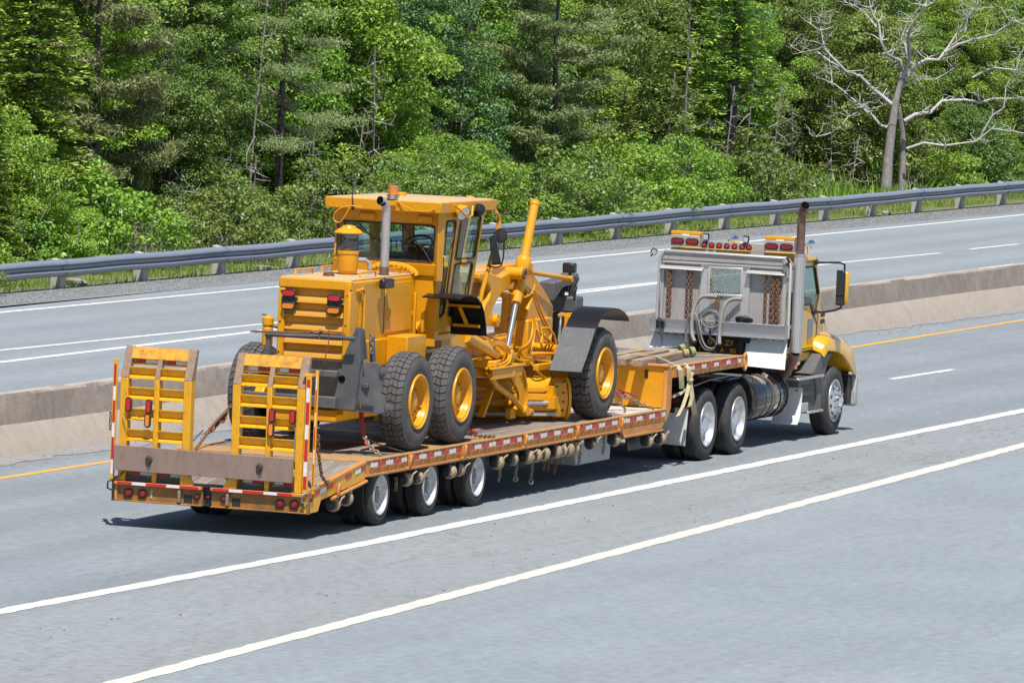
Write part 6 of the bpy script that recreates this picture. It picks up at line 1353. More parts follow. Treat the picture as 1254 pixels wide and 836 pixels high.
mb = MB(); mb.add([bpt(s, o, z) for s in (0, BL) for o, z in ((.125, .87), (.10, .87), (.055, .97), (.08, .97))], [(0, 1, 2, 3), (7, 6, 5, 4), (0, 4, 5, 1), (1, 5, 6, 2), (2, 6, 7, 3), (3, 7, 4, 0)]); build('cutting_edge', mb, 'rust_steel', G)
q_ = [(-.02, .885), (.13, .885), (.02, .98), (-.03, 1.1), (-.03, 1.26), (.03, 1.40), (.08, 1.46), (-.0, 1.46), (-.09, 1.36), (-.12, 1.2), (-.12, 1.05), (-.08, .94)]
mb = MB(); vs = [bpt(s, o, z) for s in (-.02, .02) for o, z in q_]; n_q = len(q_); mb.add(vs, [tuple(range(n_q)), tuple(range(2*n_q-1, n_q-1, -1))]+[(i, n_q+i, n_q+(i+1) % n_q, (i+1) % n_q) for i in range(n_q)]); build('end_plate', mb, 'grader_paint', G)
# back stiffener with bolts near the right end
mb = MB(); mb.add([bpt(s, o, z) for s in (.03, .22) for o, z in ((.04, .90), (-.06, .93), (-.11, 1.08), (-.11, 1.22), (-.05, 1.40), (.04, 1.45))], [(0, 1, 7, 6), (1, 2, 8, 7), (2, 3, 9, 8), (3, 4, 10, 9), (4, 5, 11, 10), (0, 6, 11, 5), (0, 5, 4, 3, 2, 1), (6, 7, 8, 9, 10, 11)]); bs = build('end_stiffener', mb, 'grader_paint', G, bevel=.006)
for s, z, o in ((.08, 1.40, -.07), (.10, 1.26, -.12), (.10, 1.14, -.13), (.10, 1.02, -.12), (.09, .94, -.075), (.18, .94, -.075), (.18, 1.34, -.09)):
    mb = MB(); mb.lathe([(.018, -.02), (.018, .012), (0, .012)], bpt(s, o+.03, z), -bn, 8); build('bolt', mb, 'axle_grease', bs)
for z, r in ((1.31, .028), (.97, .028)):
    mb = MB(); mb.beam(bpt(.2, -.11, z), bpt(2.6, -.11, z), .04, .05); build('slide_rail', mb, 'rack_grey' if z < 1.2 else 'grader_paint', G, bevel=.005)
mb = MB(); mb.tube([bpt(.32, -.16, 1.12), bpt(.9, -.16, 1.12)], .030, 12); ss = build('side_shift_rod', mb, 'rod_steel', G, smooth=40)
mb = MB(); mb.tube([bpt(.88, -.16, 1.12), bpt(2.2, -.16, 1.12)], .055, 12); build('barrel', mb, 'grader_paint', ss, smooth=40); mb = MB(); mb.cbox(bpt(.30, -.13, 1.13), (.16, .16, .16)); mb.cbox(bpt(.30, -.10, 1.28), (.12, .12, .16)); build('rod_clevis', mb, 'grader_paint', ss, smooth=40)
mb = MB(); mb.beam(bpt(.25, -.10, 1.05), bpt(1.0, -.10, 1.05), .05, .06); mb.beam(bpt(.22, -.10, 1.20), bpt(1.0, -.10, 1.21), .04, .09); build('rail_web', mb, 'grader_paint', G, bevel=.006)
# crescent bracket holding the blade, brace rods
cres = [(9.14, 1.72), (9.36, 1.70), (9.56, 1.58), (9.69, 1.40), (9.73, 1.20), (9.68, 1.02), (9.58, .96), (9.44, .99), (9.50, 1.15), (9.46, 1.28), (9.34, 1.38), (9.18, 1.46), (9.08, 1.55)]
mb = MB(); mb.prism(cres, .62, .66); mb.prism([(9.58, .96), (9.68, 1.02), (9.73, 1.20), (9.69, 1.40), (9.56, 1.58), (9.36, 1.70), (9.36, 1.68), (9.54, 1.565), (9.665, 1.39), (9.70, 1.20), (9.655, 1.03), (9.57, .985)], .58, .71); build('blade_bracket', mb, 'grader_paint', G, bevel=.006)
mb = MB(); mb.tube([(8.02, .58, 1.66), (8.35, .57, 1.45), (9.0, .57, 1.26), (9.52, .58, 1.06)], .042, 10); mb.cyl((9.50, .50, 1.05), (9.50, .70, 1.05), .07, .07, 12); build('brace_rod', mb, 'grader_paint', G)
mb = MB(); mb.cyl((9.6, .55, 1.03), (9.95, .62, 1.0), .055, .055, 12); build('blade_link', mb, 'grader_paint', G); mb = MB(); mb.box(9.15, 9.35, .62, .70, .95, 1.08); build('blade_link', mb, 'grader_paint', G, bevel=.006); mb = MB(); mb.beam((8.55, .7, 1.42), (8.3, .75, 1.02), .10, .04); build('blade_link', mb, 'grader_paint', G, bevel=.006)
mb = MB(); mb.box(7.4, 9.0, 1.25, 1.95, .92, 1.40); build('blade_lift_case', mb, 'grader_paint', G, bevel=.02)
mb = MB(); mb.tube([(7.2, .62, 2.16), (7.75, .60, 2.02), (7.95, .60, 1.97)], .085, 14); mb.tube([(7.95, .60, 1.97), (8.35, .59, 1.86)], .070, 14); mb.cbox((8.70, .60, 1.84), (.22, .16, .24)); mb.tube([(8.3, .59, 1.88), (8.65, .6, 1.84)], .04, 10); build('articulation_cylinder', mb, 'grader_paint', G, smooth=40)
mb = MB(); mb.box(8.62, 8.80, .50, .56, 1.72, 1.96); mb.cyl((8.7, .46, 1.86), (8.7, .58, 1.86), .06, .06, 12); build('pin_eye', mb, 'grader_paint', G, bevel=.01)
# hoses painted yellow
def hoses(name, lst, r=.014):
    for pts in lst:
        P = [V(p) for p in pts]; Q = []
        for i in range(len(P)-1):
            p0, p1, p2, p3 = P[max(i-1, 0)], P[i], P[i+1], P[min(i+2, len(P)-1)]
            for t in np.linspace(0, 1, 5)[:-1]: Q.append(.5*((2*p1)+(-p0+p2)*t+(2*p0-5*p1+4*p2-p3)*t*t+(-p0+3*p1-3*p2+p3)*t**3))
        Q.append(P[-1]); mb = MB(); mb.tube(Q, r, 6); build(name, mb, 'grader_paint', G, smooth=60)
hoses('hose', [[(9.3, .84, 2.66), (9.7, .80, 2.60), (10.1, .80, 2.57), (10.3, .85, 2.60)], [(10.40, .80, 2.24), (10.36, .78, 2.08), (10.15, .75, 1.94), (9.85, .74, 1.88), (9.6, .74, 1.90)], [(10.44, .82, 2.24), (10.41, .8, 2.06), (10.2, .78, 1.90), (9.8, .76, 1.84)],
    [(10.8, .95, 2.58), (10.92, .92, 2.36), (11.15, .88, 2.12), (11.34, .82, 2.0), (11.42, .80, 1.84)], [(10.86, .95, 2.62), (10.98, .92, 2.40), (11.22, .88, 2.14), (11.40, .82, 1.98), (11.46, .80, 1.84)],
    [(10.62, .82, 2.2), (10.60, .78, 2.05), (10.66, .76, 1.92), (10.56, .76, 1.84)], [(10.70, .80, 2.14), (10.72, .76, 2.02), (10.62, .74, 1.92), (10.7, .74, 1.84)], [(10.75, .8, 2.10), (10.95, .76, 2.10), (11.06, .75, 2.02), (10.95, .74, 1.94), (10.8, .74, 1.96), (10.78, .75, 2.04)],
    [(10.78, .8, 2.06), (11.0, .76, 2.05), (11.04, .75, 1.97), (10.9, .74, 1.90), (10.72, .74, 1.93)], [(10.55, .8, 2.10), (10.8, .74, 1.98), (11.0, .72, 1.90), (11.15, .72, 1.84)], [(10.5, .82, 2.3), (10.52, .8, 2.1), (10.45, .8, 1.9), (10.3, .8, 1.78)],
    [(8.05, .52, 2.03), (8.4, .50, 1.98), (8.56, .48, 1.88), (8.45, .47, 1.78), (8.1, .48, 1.74), (7.8, .5, 1.74)], [(8.0, .54, 2.06), (8.45, .50, 2.0), (8.64, .48, 1.88), (8.50, .46, 1.75), (8.1, .47, 1.70)], [(7.4, .58, 2.2), (7.8, .56, 2.12), (8.2, .54, 2.02), (8.5, .5, 1.9)],
    [(10.10, .7, 1.68), (10.15, .62, 1.56), (10.35, .56, 1.45), (10.6, .5, 1.38)], [(9.9, .8, 1.86), (9.95, .75, 1.75), (10.3, .7, 1.72), (10.7, .7, 1.70)], [(9.3, .8, 1.9), (9.5, .75, 1.78), (9.7, .72, 1.72), (10.0, .7, 1.70)]])
mb = MB(); mb.tube([(10.55, .50, 1.385), (10.8, .46, 1.37), (11.0, .44, 1.40), (11.15, .44, 1.44)], .014, 6); mb.tube([(10.47, .55, 1.60), (10.5, .52, 1.48), (10.56, .5, 1.38)], .010, 6); build('hose', mb, 'black_rubber', G)
hoses('hose', [[(9.62, .76, 2.82), (9.66, .72, 2.68), (9.74, .72, 2.60), (9.80, .74, 2.56)], [(10.22, .76, 2.86), (10.26, .74, 2.72), (10.1, .74, 2.60), (9.9, .76, 2.56)]], .009)
hoses('roof_cable', [[(5.42, 1.50, 3.875), (5.40, 1.62, 3.885), (5.39, 1.75, 3.86), (5.385, 1.85, 3.78), (5.39, 1.86, 3.69), (5.39, 1.79, 3.66), (5.39, 1.72, 3.73), (5.40, 1.66, 3.85), (5.42, 1.60, 3.89)]], .009)
# rubber step fender over the second wheel
mb = MB(); mb.strip([(5.42, 2.745), (5.62, 2.775), (5.90, 2.775), (6.14, 2.735), (6.32, 2.65), (6.44, 2.53), (6.52, 2.38), (6.56, 2.22)], .10, .60, .018); fd = build('step_fender', mb, 'fender_black', G, smooth=60)
mb = MB(); mb.box(6.30, 6.34, .12, .58, 2.60, 2.635); mb.beam((6.36, .42, 2.60), (6.46, .34, 2.36), .05, .02, (1, 0, 0)); mb.box(6.44, 6.48, .16, .54, 2.33, 2.37); mb.beam((6.2, .6, 2.66), (5.75, .72, 2.50), .05, .06); mb.beam((5.75, .72, 2.48), (5.6, .74, 2.30), .05, .06); build('fender_bracket', mb, 'grader_paint', fd, bevel=.005)
mb = MB(); mb.prism([(5.55, 2.55), (6.1, 2.58), (6.1, 2.50), (5.72, 2.30), (5.55, 2.28)], .62, .66); mb.box(5.56, 6.6, .62, .80, 2.04, 2.16); mb.prism([(5.6, 2.2), (5.9, 2.36), (6.3, 2.16)], .63, .67); build('step_bracket', mb, 'grader_paint', G, bevel=.008)
# front fender: curved top, hanging grey flap
def fender(s):
    f = lambda y: y if s > 0 else 2*GY-y
    a_, b_ = sorted((f(-.03), f(.42)))
    arc = [(10.66, 2.02), (10.70, 2.12), (10.80, 2.22), (10.96, 2.31), (11.18, 2.37), (11.42, 2.385), (11.66, 2.36), (11.88, 2.31), (12.02, 2.25), (12.10, 2.19)]
    mb = MB(); mb.strip(arc[::1], a_, b_, .02); fo = build('front_fender', mb, 'fender_black', G, smooth=60)
    mb = MB(); mb.strip([(10.66, 2.15), (10.56, 2.02), (10.40, 1.84), (10.22, 1.66), (10.14, 1.58)], a_+.005, b_+.02, .012); build('flap', mb, 'grey_rubber', fo, smooth=60)
    for y in (f(.02), f(.2), f(.37)): mb = MB(); mb.cyl((10.615, y, 2.09), (10.64, y, 2.09), .014, .014, 8); build('bolt', mb, 'rust_steel', fo)
    mb = MB(); mb.beam((11.35, f(.40), 2.30), (11.35, f(.75), 2.26), .09, .05); mb.box(11.30, 11.42, min(f(.55), f(.65)), max(f(.55), f(.65)), 1.6, 2.27); build('fender_post', mb, 'grader_paint', fo, bevel=.01)
fender(1); fender(-1)
# coolant filter at the left rear
mb = MB(); mb.lathe([(.0, 0), (.03, .04), (.07, .09), (.07, .30), (.062, .31), (.062, .34), (.075, .345), (.075, .43), (.05, .455), (.02, .46), (0, .47)], (3.3, 1.915, 2.06), (0, 0, 1), 20); fl = build('coolant_filter', mb, 'grader_paint', G)
mb = MB(); mb.tube([(3.3, 1.915, 2.50), (3.3, 1.95, 2.53), (3.3, 2.0, 2.53)], .012, 6); mb.tube([(3.3, 1.86, 2.40), (3.3, 1.80, 2.38), (3.3, 1.74, 2.38)], .02, 7); build('fitting', mb, 'rust_steel', fl)
# ------------------------------------------------------------------ tractor unit
KY = 1.26
truck = thing('tractor_truck', 'yellow truck tractor with silver headache rack and tall exhaust stack pulling the lowbed trailer', 'truck', (19.8, KY, 0))
K = truck
ky = lambda y: 2*KY-y
mb = MB()
for y in (.82, 1.60): mb.box(15.2, 23.6, y, y+.10, .72, .98)
for x in (15.4, 16.8, 18.4, 20.4, 22.0, 23.3): mb.box(x, x+.1, .92, 1.60, .76, .94)
build('chassis_rail', mb, 'axle_grease', K)
for x in (16.13, 17.60):
    mb = MB(); mb.cyl((x, .3, RD), (x, 2.2, RD), .11, .11, 12); mb.lathe([(.0, -.24), (.2, -.2), (.24, 0), (.2, .2), (0, .24)], (x, KY, RD), (0, 1, 0), 16); build('drive_axle', mb, 'axle_grease', K)
    wheel_dual('wheel', (x, .055, RD), K, RD, .27, rim_drive, tyre_big); wheel_dual('wheel', (x, ky(.055), RD), K, RD, .27, rim_drive, tyre_big, flip=True)
# steer wheels: convex disc with hand holes
mb = MB(); mb.lathe([(.327, .012), (.325, -.012), (.31, -.016), (.298, .0), (.29, .035), (.275, .05), (.262, .03), (.25, .0), (.20, -.035), (.15, -.05), (.0, -.05)], n=48)
sr = me_('wheel', mb, 'alloy', 40)
mb = MB(); mb.lathe([(.105, -.045), (.098, -.10), (.07, -.12), (.0, -.125)], n=24)
for k in range(10): a = 2*math.pi*k/10; mb.cyl((.165*math.cos(a), -.04, .165*math.sin(a)), (.165*math.cos(a), -.095, .165*math.sin(a)), .017, .013, 8)
sh = me_('hub', mb, 'chrome', 40)
mb = MB()
for k in range(10): a = 2*math.pi*(k+.5)/10; c = (.232*math.cos(a), -.022, .232*math.sin(a)); mb.lathe([(.031, .004), (.029, -.004), (0, -.004)], c, (.0, 1, .0), 12)
hh = me_('hand_hole', mb, 'black_rubber', 0)
for y, fl in ((.085, False), (ky(.085), True)):
    w0 = wheel_dual('wheel', (22.60, y, RD), K, RD, .27, (sr, sh), tyre_big, flip=fl, inner=False)
    o = bpy.data.objects.new('hand_hole', hh); C.objects.link(o); o.parent = w0; o['kind'] = 'stuff'
mb = MB(); mb.cyl((22.6, .3, .48), (22.6, 2.2, .48), .07, .07, 10); build('front_axle', mb, 'axle_grease', K)
# quarter fenders, mud flaps, lamps
mb = MB(); mb.strip([(15.25, 1.10), (16.2, 1.16), (17.2, 1.17), (17.75, 1.13), (18.05, 1.0), (18.22, .80), (18.26, .64)], .05, .68, .012); build('quarter_fender', mb, 'tank_black', K, smooth=60)
mb = MB(); mb.strip([(17.70, 1.145), (18.06, 1.01), (18.235, .80), (18.275, .63)], .03, .055, .02); build('fender_edge', mb, 'rust_steel', K)
mb = MB(); mb.strip([(15.9, 1.10), (16.9, 1.14), (17.6, 1.10)], ky(.68), ky(.05), .012); build('quarter_fender', mb, 'tank_black', K)
for y0, y1 in ((.10, .70), (ky(.70), ky(.10))):
    mb = MB(); mb.prism([(y0, .79), (y1, .79), (y1, .27), (y0+.03, .25)], 15.36, 15.372, 'yz'); build('mud_flap', mb, 'white_flap', K)
mb = MB(); mb.box(15.34, 15.42, .06, .80, .80, 1.02); build('lamp_bar', mb, 'black_rubber', K, bevel=.01)
for y in (.30, .62): round_lamp(y, .90, .055, 15.335, 'dark_red_lens', K)
mb = MB(); mb.box(15.3, 15.5, .3, 2.2, .72, .80); build('cross_member', mb, 'axle_grease', K)
mb = MB(); mb.prism([(15.5, .98), (15.7, 1.16), (17.9, 1.22), (18.2, .98)], .75, 1.77); build('fifth_wheel', mb, 'axle_grease', K)
mb = MB(); mb.box(17.3, 18.3, .12, .60, 1.10, 1.13); mb.tube([(17.7, .03, 1.16), (18.05, .0, 1.12), (18.12, -.01, .98)], .012, 6); build('side_bracket', mb, 'grey_plastic', K)
# fuel tanks
for y in (.47, ky(.47)):
    mb = MB(); mb.lathe([(0, 0), (.27, 0), (.315, .02), (.33, .05), (.33, 1.64), (.315, 1.67), (.27, 1.69), (0, 1.69)], (18.78, y, .71), (1, 0, 0), 36); tk = build('fuel_tank', mb, 'tank_black', K, smooth=30)
    for x, m, wd in ((19.28, 'tank_black', .03), (19.72, 'brass_band', .05), (18.86, 'tank_black', .02), (20.36, 'tank_black', .02), (19.55, 'tank_black', .012), (20.0, 'tank_black', .012)):
        mb = MB(); mb.lathe([(.328, -wd/2), (.338, -wd/2), (.338, wd/2), (.328, wd/2)], (x, y, .71), (1, 0, 0), 36); build('tank_band', mb, m, tk, smooth=30)
    mb = MB(); mb.lathe([(.05, 0), (.05, .04), (0, .045)], (19.85, y-.10, 1.02), (0, -.3, 1), 14); build('filler_cap', mb, 'chrome', tk)
    mb = MB(); mb.box(19.2, 19.3, y+.1, y+.4, .40, .9); mb.box(20.1, 20.2, y+.1, y+.4, .40, .9); build('tank_bracket', mb, 'axle_grease', tk)
mb = MB(); mb.strip([(20.74, .25), (20.82, .30), (20.89, .40), (20.94, .56), (20.95, .80)], .10, .52, .012, 'xz'); wf = build('mud_flap', mb, 'white_flap', K, smooth=60)
for y in (.18, .32, .46): mb = MB(); mb.cyl((20.93, y, .76), (20.90, y, .76), .014, .014, 8); build('bolt', mb, 'rust_steel', wf)
mb = MB(); mb.strip([(20.72, .26), (20.86, .33), (20.93, .50), (20.95, .80)], ky(.52), ky(.10), .012, 'xz'); build('mud_flap', mb, 'white_flap', K, smooth=60)
# steps and side boxes
mb = MB(); mb.box(20.95, 21.9, .16, .55, .42, .94); sb = build('battery_box', mb, 'grey_plastic', K, bevel=.02)
for z in (.55, .72): mb = MB(); mb.box(21.1, 21.6, .150, .162, z, z+.10); build('box_vent', mb, 'black_rubber', sb, bevel=.004)
mb = MB(); mb.box(20.95, 21.35, .12, .16, .42, .56); build('box_latch', mb, 'box_grey', sb, bevel=.01)
for x0, x1, z, y0 in ((20.62, 21.95, .96, .06), (21.30, 22.02, .425, .08)):
    mb = MB(); mb.box(x0, x1, y0, y0+.26, z-.035, z+.0); so_ = build('step', mb, 'alloy_tread', K, bevel=.008)
    mb = MB()
    for k in range(int((x1-x0)/.08)): mb.box(x0+.03+k*.08, x0+.07+k*.08, y0+.03, y0+.23, z, z+.006)
    build('tread', mb, 'grey_plastic', so_, smooth=0)
mb = MB(); mb.box(20.5, 21.0, .30, .62, .78, 1.12); mb.tube([(20.3, .06, 1.36), (20.34, .10, 1.24), (20.5, .25, 1.05), (20.6, .5, .85), (20.6, .6, .7)], .085, 12); build('exhaust_elbow', mb, 'burnt_pipe', K, smooth=40)
mb = MB(); mb.box(20.85, 20.95, .20, .25, 1.08, 1.18); build('marker_lamp', mb, 'amber_lens', K, bevel=.006)
skirt = [(21.28, 1.0), (21.55, 1.02), (21.93, 1.27), (22.55, 1.26), (22.30, 1.12), (22.13, .92), (22.05, .66), (22.02, .42), (21.78, .42), (21.80, .70), (21.66, .94)]
for y0, y1 in ((.12, .40), (ky(.40), ky(.12))):
    mb = MB(); mb.prism(skirt, y0, y1); build('wheel_skirt', mb, 'grey_plastic', K, bevel=.02)
# ---- cab
cs = [(20.46, 1.32), (22.20, 1.32), (22.28, 1.5), (22.30, 2.02), (21.98, 2.62), (21.90, 2.72), (20.46, 2.74)]
def ring(prof, y, sx=0, sz=0): return [(x, y, z) for x, z in prof]
mb = MB()
secs = [(.30, 0.0), (.25, .02), (ky(.25), .02), (ky(.30), 0.0)]
# side shells with window openings (near and far): panels round the door glass
def side_shell(y, inward):
    th = .04*inward; W = [(20.62, 2.03), (21.72, 2.03), (21.80, 1.90), (21.97, 1.90), (22.12, 2.18), (21.88, 2.58), (21.82, 2.60), (20.62, 2.60)]
    O = [(20.46, 1.32), (22.22, 1.32), (22.27, 1.60), (22.30, 1.86), (22.29, 2.05), (21.98, 2.64), (21.90, 2.72), (20.46, 2.74)]
    n = len(O); mb = MB(); vs = []
    for yy in (y, y+th):
        for x, z in O: vs.append((x, yy, z))
        for x, z in W: vs.append((x, yy, z))
    fs = []
    for i in range(n):
        j = (i+1) % n; a, b, c, d = i, j, n+j, n+i; fs += [(a, b, c, d), (2*n+d, 2*n+c, 2*n+b, 2*n+a), (a, 2*n+a, 2*n+b, b), (d, c, 2*n+c, 2*n+d)]
    mb.add(vs, fs); o = build('cab_side', mb, 'tractor_paint', K, bevel=.012)
    mb = MB(); mb.prism(W, y+th*.3, y+th*.45); build('side_window', mb, 'tractor_glass', o)
    mb = MB(); mb.tube([(x, y-.002*inward, z) for x, z in W], .016, 6, closed=True); build('window_seal', mb, 'black_rubber', o)
    mb = MB()
    ys = y-.003*inward
    for seg in ([(20.70, 1.36), (20.66, 2.0)], [(22.05, 1.36), (22.13, 1.86)], [(20.70, 1.36), (22.05, 1.36)]): mb.tube([(x, ys, z) for x, z in seg], .006, 5)
    build('door_seam', mb, 'black_rubber', o)
    mb = MB(); mb.box(20.62, 20.68, min(y-.03*inward, y), max(y-.03*inward, y), 1.42, 1.54); mb.tube([(20.58, y-.04*inward, 1.48), (20.58, y-.055*inward, 1.9), (20.60, y-.04*inward, 2.25)], .014, 7); build('grab_handle', mb, 'black_plastic', o)
    mb = MB(); mb.prism([(21.62, 1.42), (21.88, 1.42), (21.90, 1.80), (21.62, 1.80)], y-.004*inward, y+.0*inward+.002*inward); build('peep_window', mb, 'mirror_glass', o, bevel=.003)
side_shell(.27, 1); side_shell(ky(.27), -1)
mb = MB(); mb.box(20.46, 20.52, .32, ky(.32), 1.32, 2.16); mb.box(20.46, 20.52, .32, .86, 2.165, 2.72); mb.box(20.46, 20.52, 1.46, ky(.32), 2.165, 2.72); mb.box(20.46, 20.52, .865, 1.455, 2.60, 2.72); build('cab_back', mb, 'tractor_paint', K)
mb = MB(); mb.box(20.48, 20.49, .865, 1.455, 2.165, 2.595); build('rear_window', mb, 'tractor_glass', K)
mb = MB(); vs = []
rp_ = [(20.46, .0), (20.60, .10), (21.1, .17), (21.6, .12), (21.92, -.0)]
yy = [.25, .32, .50, KY, ky(.50), ky(.32), ky(.25)]; hh_ = [0, .45, .8, 1.0, .8, .45, 0]
vs = [(x, y, 2.725+.02+h*q) for x, h in rp_ for y, q in zip(yy, hh_)]+[(x, y, 2.70) for x, h in rp_ for y in yy]
n = 7; m_ = len(rp_)*n; fs = []
for i in range(len(rp_)-1):
    for k in range(n-1): fs.append((i*n+k, (i+1)*n+k, (i+1)*n+k+1, i*n+k+1)); fs.append((m_+i*n+k, m_+i*n+k+1, m_+(i+1)*n+k+1, m_+(i+1)*n+k))
    fs.append((i*n, m_+i*n, m_+(i+1)*n, (i+1)*n)); fs.append((i*n+n-1, (i+1)*n+n-1, m_+(i+1)*n+n-1, m_+i*n+n-1))
e_ = (len(rp_)-1)*n
for k in range(n-1): fs.append((k, k+1, m_+k+1, m_+k)); fs.append((e_+k, m_+e_+k, m_+e_+k+1, e_+k+1))
mb.add(vs, fs); build('cab_roof', mb, 'tractor_paint', K, smooth=50)
mb = MB(); mb.hexa([(21.99, .33, 2.60), (22.28, .33, 2.05), (22.28, ky(.33), 2.05), (21.99, ky(.33), 2.60)], [(22.01, .33, 2.61), (22.30, .33, 2.06), (22.30, ky(.33), 2.06), (22.01, ky(.33), 2.61)]); build('windscreen', mb, 'tractor_glass', K, smooth=0)
mb = MB(); mb.box(20.55, 22.2, .33, ky(.33), 1.30, 1.36); build('cab_floor', mb, 'axle_grease', K)
mb = MB(); mb.box(20.6, 22.15, .30, .5, 1.16, 1.31); build('cab_sill', mb, 'tractor_paint', K, bevel=.03)
mb = MB(); mb.box(20.75, 21.15, .45, .95, 1.4, 1.9); mb.box(20.62, 20.78, .45, .95, 1.9, 2.45); build('seat', mb, 'seat_cloth', K, bevel=.05)
mb = MB(); mb.box(20.75, 21.15, ky(.95), ky(.45), 1.4, 1.9); mb.box(20.62, 20.78, ky(.95), ky(.45), 1.9, 2.45); build('seat', mb, 'seat_cloth', K, bevel=.05)
mb = MB(); mb.box(21.9, 22.2, .35, ky(.35), 1.5, 2.0); mb.torus((21.75, ky(.7), 1.98), .22, .018, (-.6, 0, .8), 22, 6); build('dashboard', mb, 'seat_cloth', K)
# hood and fenders
hd = [[(22.26, .50, 1.30), (22.26, .46, 1.75), (22.26, .56, 2.03), (22.26, .85, 2.10), (22.26, KY, 2.13)], [(22.9, .50, 1.25), (22.9, .49, 1.7), (22.9, .60, 1.96), (22.9, .88, 2.05), (22.9, KY, 2.08)],
      [(23.5, .52, 1.15), (23.5, .53, 1.6), (23.5, .64, 1.87), (23.5, .9, 1.96), (23.5, KY, 1.99)], [(23.85, .60, 1.05), (23.86, .62, 1.5), (23.84, .72, 1.74), (23.82, .95, 1.84), (23.82, KY, 1.86)], [(23.95, .75, 1.0), (23.98, .75, 1.45), (23.95, .82, 1.65), (23.92, 1.0, 1.74), (23.92, KY, 1.76)]]
vs = []; fs = []
for sec in hd:
    full = sec+[(x, ky(y), z) for x, y, z in sec[-2::-1]]; vs += full
n = 9
for i in range(len(hd)-1):
    for k in range(n-1): fs.append((i*n+k, i*n+k+1, (i+1)*n+k+1, (i+1)*n+k))
fs.append(tuple((len(hd)-1)*n+k for k in range(n))); fs.append(tuple(range(n))[::-1])
mb = MB(); mb.add(vs, fs); hood_ = build('hood', mb, 'tractor_paint', K, smooth=50)
for z in (1.80, 1.70):
    mb = MB(); mb.box(22.94, 23.14, .455, .50, z-.035, z+.035); build('hood_vent', mb, 'black_rubber', hood_, bevel=.012)
mb = MB(); mb.hexa([(22.36, .42, 2.0), (22.5, .46, 1.98), (22.5, .6, 1.99), (22.36, .6, 2.02)], [(22.32, .44, 2.09), (22.46, .48, 2.06), (22.46, .6, 2.08), (22.32, .6, 2.11)]); build('cowl_wiper', mb, 'black_plastic', hood_)
# flared fender: sections across
def fender_t(s):
    f = (lambda y: y) if s > 0 else ky
    path = [(21.93, 1.29), (21.98, 1.44), (22.2, 1.52), (22.55, 1.53), (22.95, 1.48), (23.3, 1.38), (23.55, 1.22), (23.69, 1.02), (23.72, .90)]
    inn = [(22.02, 1.26), (22.08, 1.30), (22.3, 1.29), (22.6, 1.26), (22.9, 1.20), (23.15, 1.10), (23.35, 1.0), (23.5, .92), (23.56, .87)]
    rows4 = []
    for (x, z), (xi, zi) in zip(path, inn):
        rows4 += [(x, f(.56), z+.09), (x, f(.30), z+.05), (x, f(.13), z-.01), (x-.01, f(.075), z-.07), (xi+.02, f(.07), zi+.01), (xi, f(.11), zi), (xi, f(.56), zi)]
    c = 7; fs = []
    for i in range(len(path)-1):
        for k in range(c): fs.append((i*c+k, i*c+(k+1) % c, (i+1)*c+(k+1) % c, (i+1)*c+k))
    fs.append(tuple(range(c))); fs.append(tuple((len(path)-1)*c+k for k in range(c))[::-1])
    mb = MB(); mb.add(rows4, fs); return build('fender', mb, 'tractor_paint', K, smooth=55)
fender_t(1); fender_t(-1)
mb = MB(); mb.box(23.62, 23.86, .12, ky(.12), .86, .93); mb.box(23.68, 23.82, .07, ky(.07), .38, .86); bu = build('bumper', mb, 'box_grey', K, bevel=.04)
mb = MB(); mb.hexa([(23.36, .10, .89), (23.80, .09, .86), (23.80, .20, .86), (23.36, .2, .89)], [(23.34, .10, .93), (23.80, .09, .90), (23.80, .2, .90), (23.34, .2, .93)]); build('chrome_trim', mb, 'chrome', bu)
mb = MB(); mb.box(23.45, 23.69, .14, .4, .42, .84); build('bumper_inner', mb, 'black_rubber', bu)
# mirrors on arms
for s in (1, -1):
    f = (lambda y: y) if s > 0 else ky
    y0, y1 = sorted((f(.02), f(-.17)))
    mb = MB(); mb.hexa([(22.22, y0, 2.02), (22.34, y0+.02, 2.02), (22.34, y1-.0, 2.02), (22.22, y1, 2.02)], [(22.22, y0, 2.54), (22.34, y0+.02, 2.52), (22.34, y1-.0, 2.52), (22.22, y1, 2.54)]); mi = build('mirror', mb, 'tractor_paint', K, bevel=.045)
    mb = MB(); a_, b_ = sorted((f(.025), f(-.12))); mb.box(22.195, 22.24, a_, b_, 2.005, 2.545); build('mirror_back', mb, 'black_plastic', mi, bevel=.03)
    mb = MB(); a_, b_ = sorted((f(.015), f(-.105))); mb.box(22.190, 22.196, a_, b_, 2.16, 2.52); mb.box(22.190, 22.196, a_, b_, 2.03, 2.14); build('glass', mb, 'mirror_glass', mi)
    mb = MB(); mb.tube([(21.85, f(.27), 2.66), (21.95, f(.12), 2.66), (22.2, f(-.02), 2.66), (22.28, f(-.08), 2.63), (22.28, f(-.08), 2.53)], .016, 8); build('mirror_arm', mb, 'black_plastic', mi); mb = MB(); mb.tube([(21.92, f(.27), 1.90), (22.05, f(.15), 1.90), (22.2, f(.02), 1.93), (22.28, f(-.05), 1.97), (22.28, f(-.05), 2.03)], .018, 8); build('mirror_arm', mb, 'black_plastic', mi)
    mb = MB(); mb.cbox((21.88, f(.26), 2.66), (.14, .05, .09)); mb.cbox((21.93, f(.26), 1.90), (.16, .05, .08)); build('arm_mount', mb, 'black_plastic', mi, bevel=.02)
# horns and lamps on the roof
for y in (1.38, .55, .17):
    mb = MB(); mb.lathe([(.012, -.28), (.02, -.1), (.035, .0), (.065, .05), (.058, .05), (0, .0)], (21.25, y, 2.96), (1, 0, 0), 16); mb.cyl((21.1, y, 2.80), (21.1, y, 2.96), .015, .015, 6); build('air_horn', mb, 'chrome', K, smooth=60)
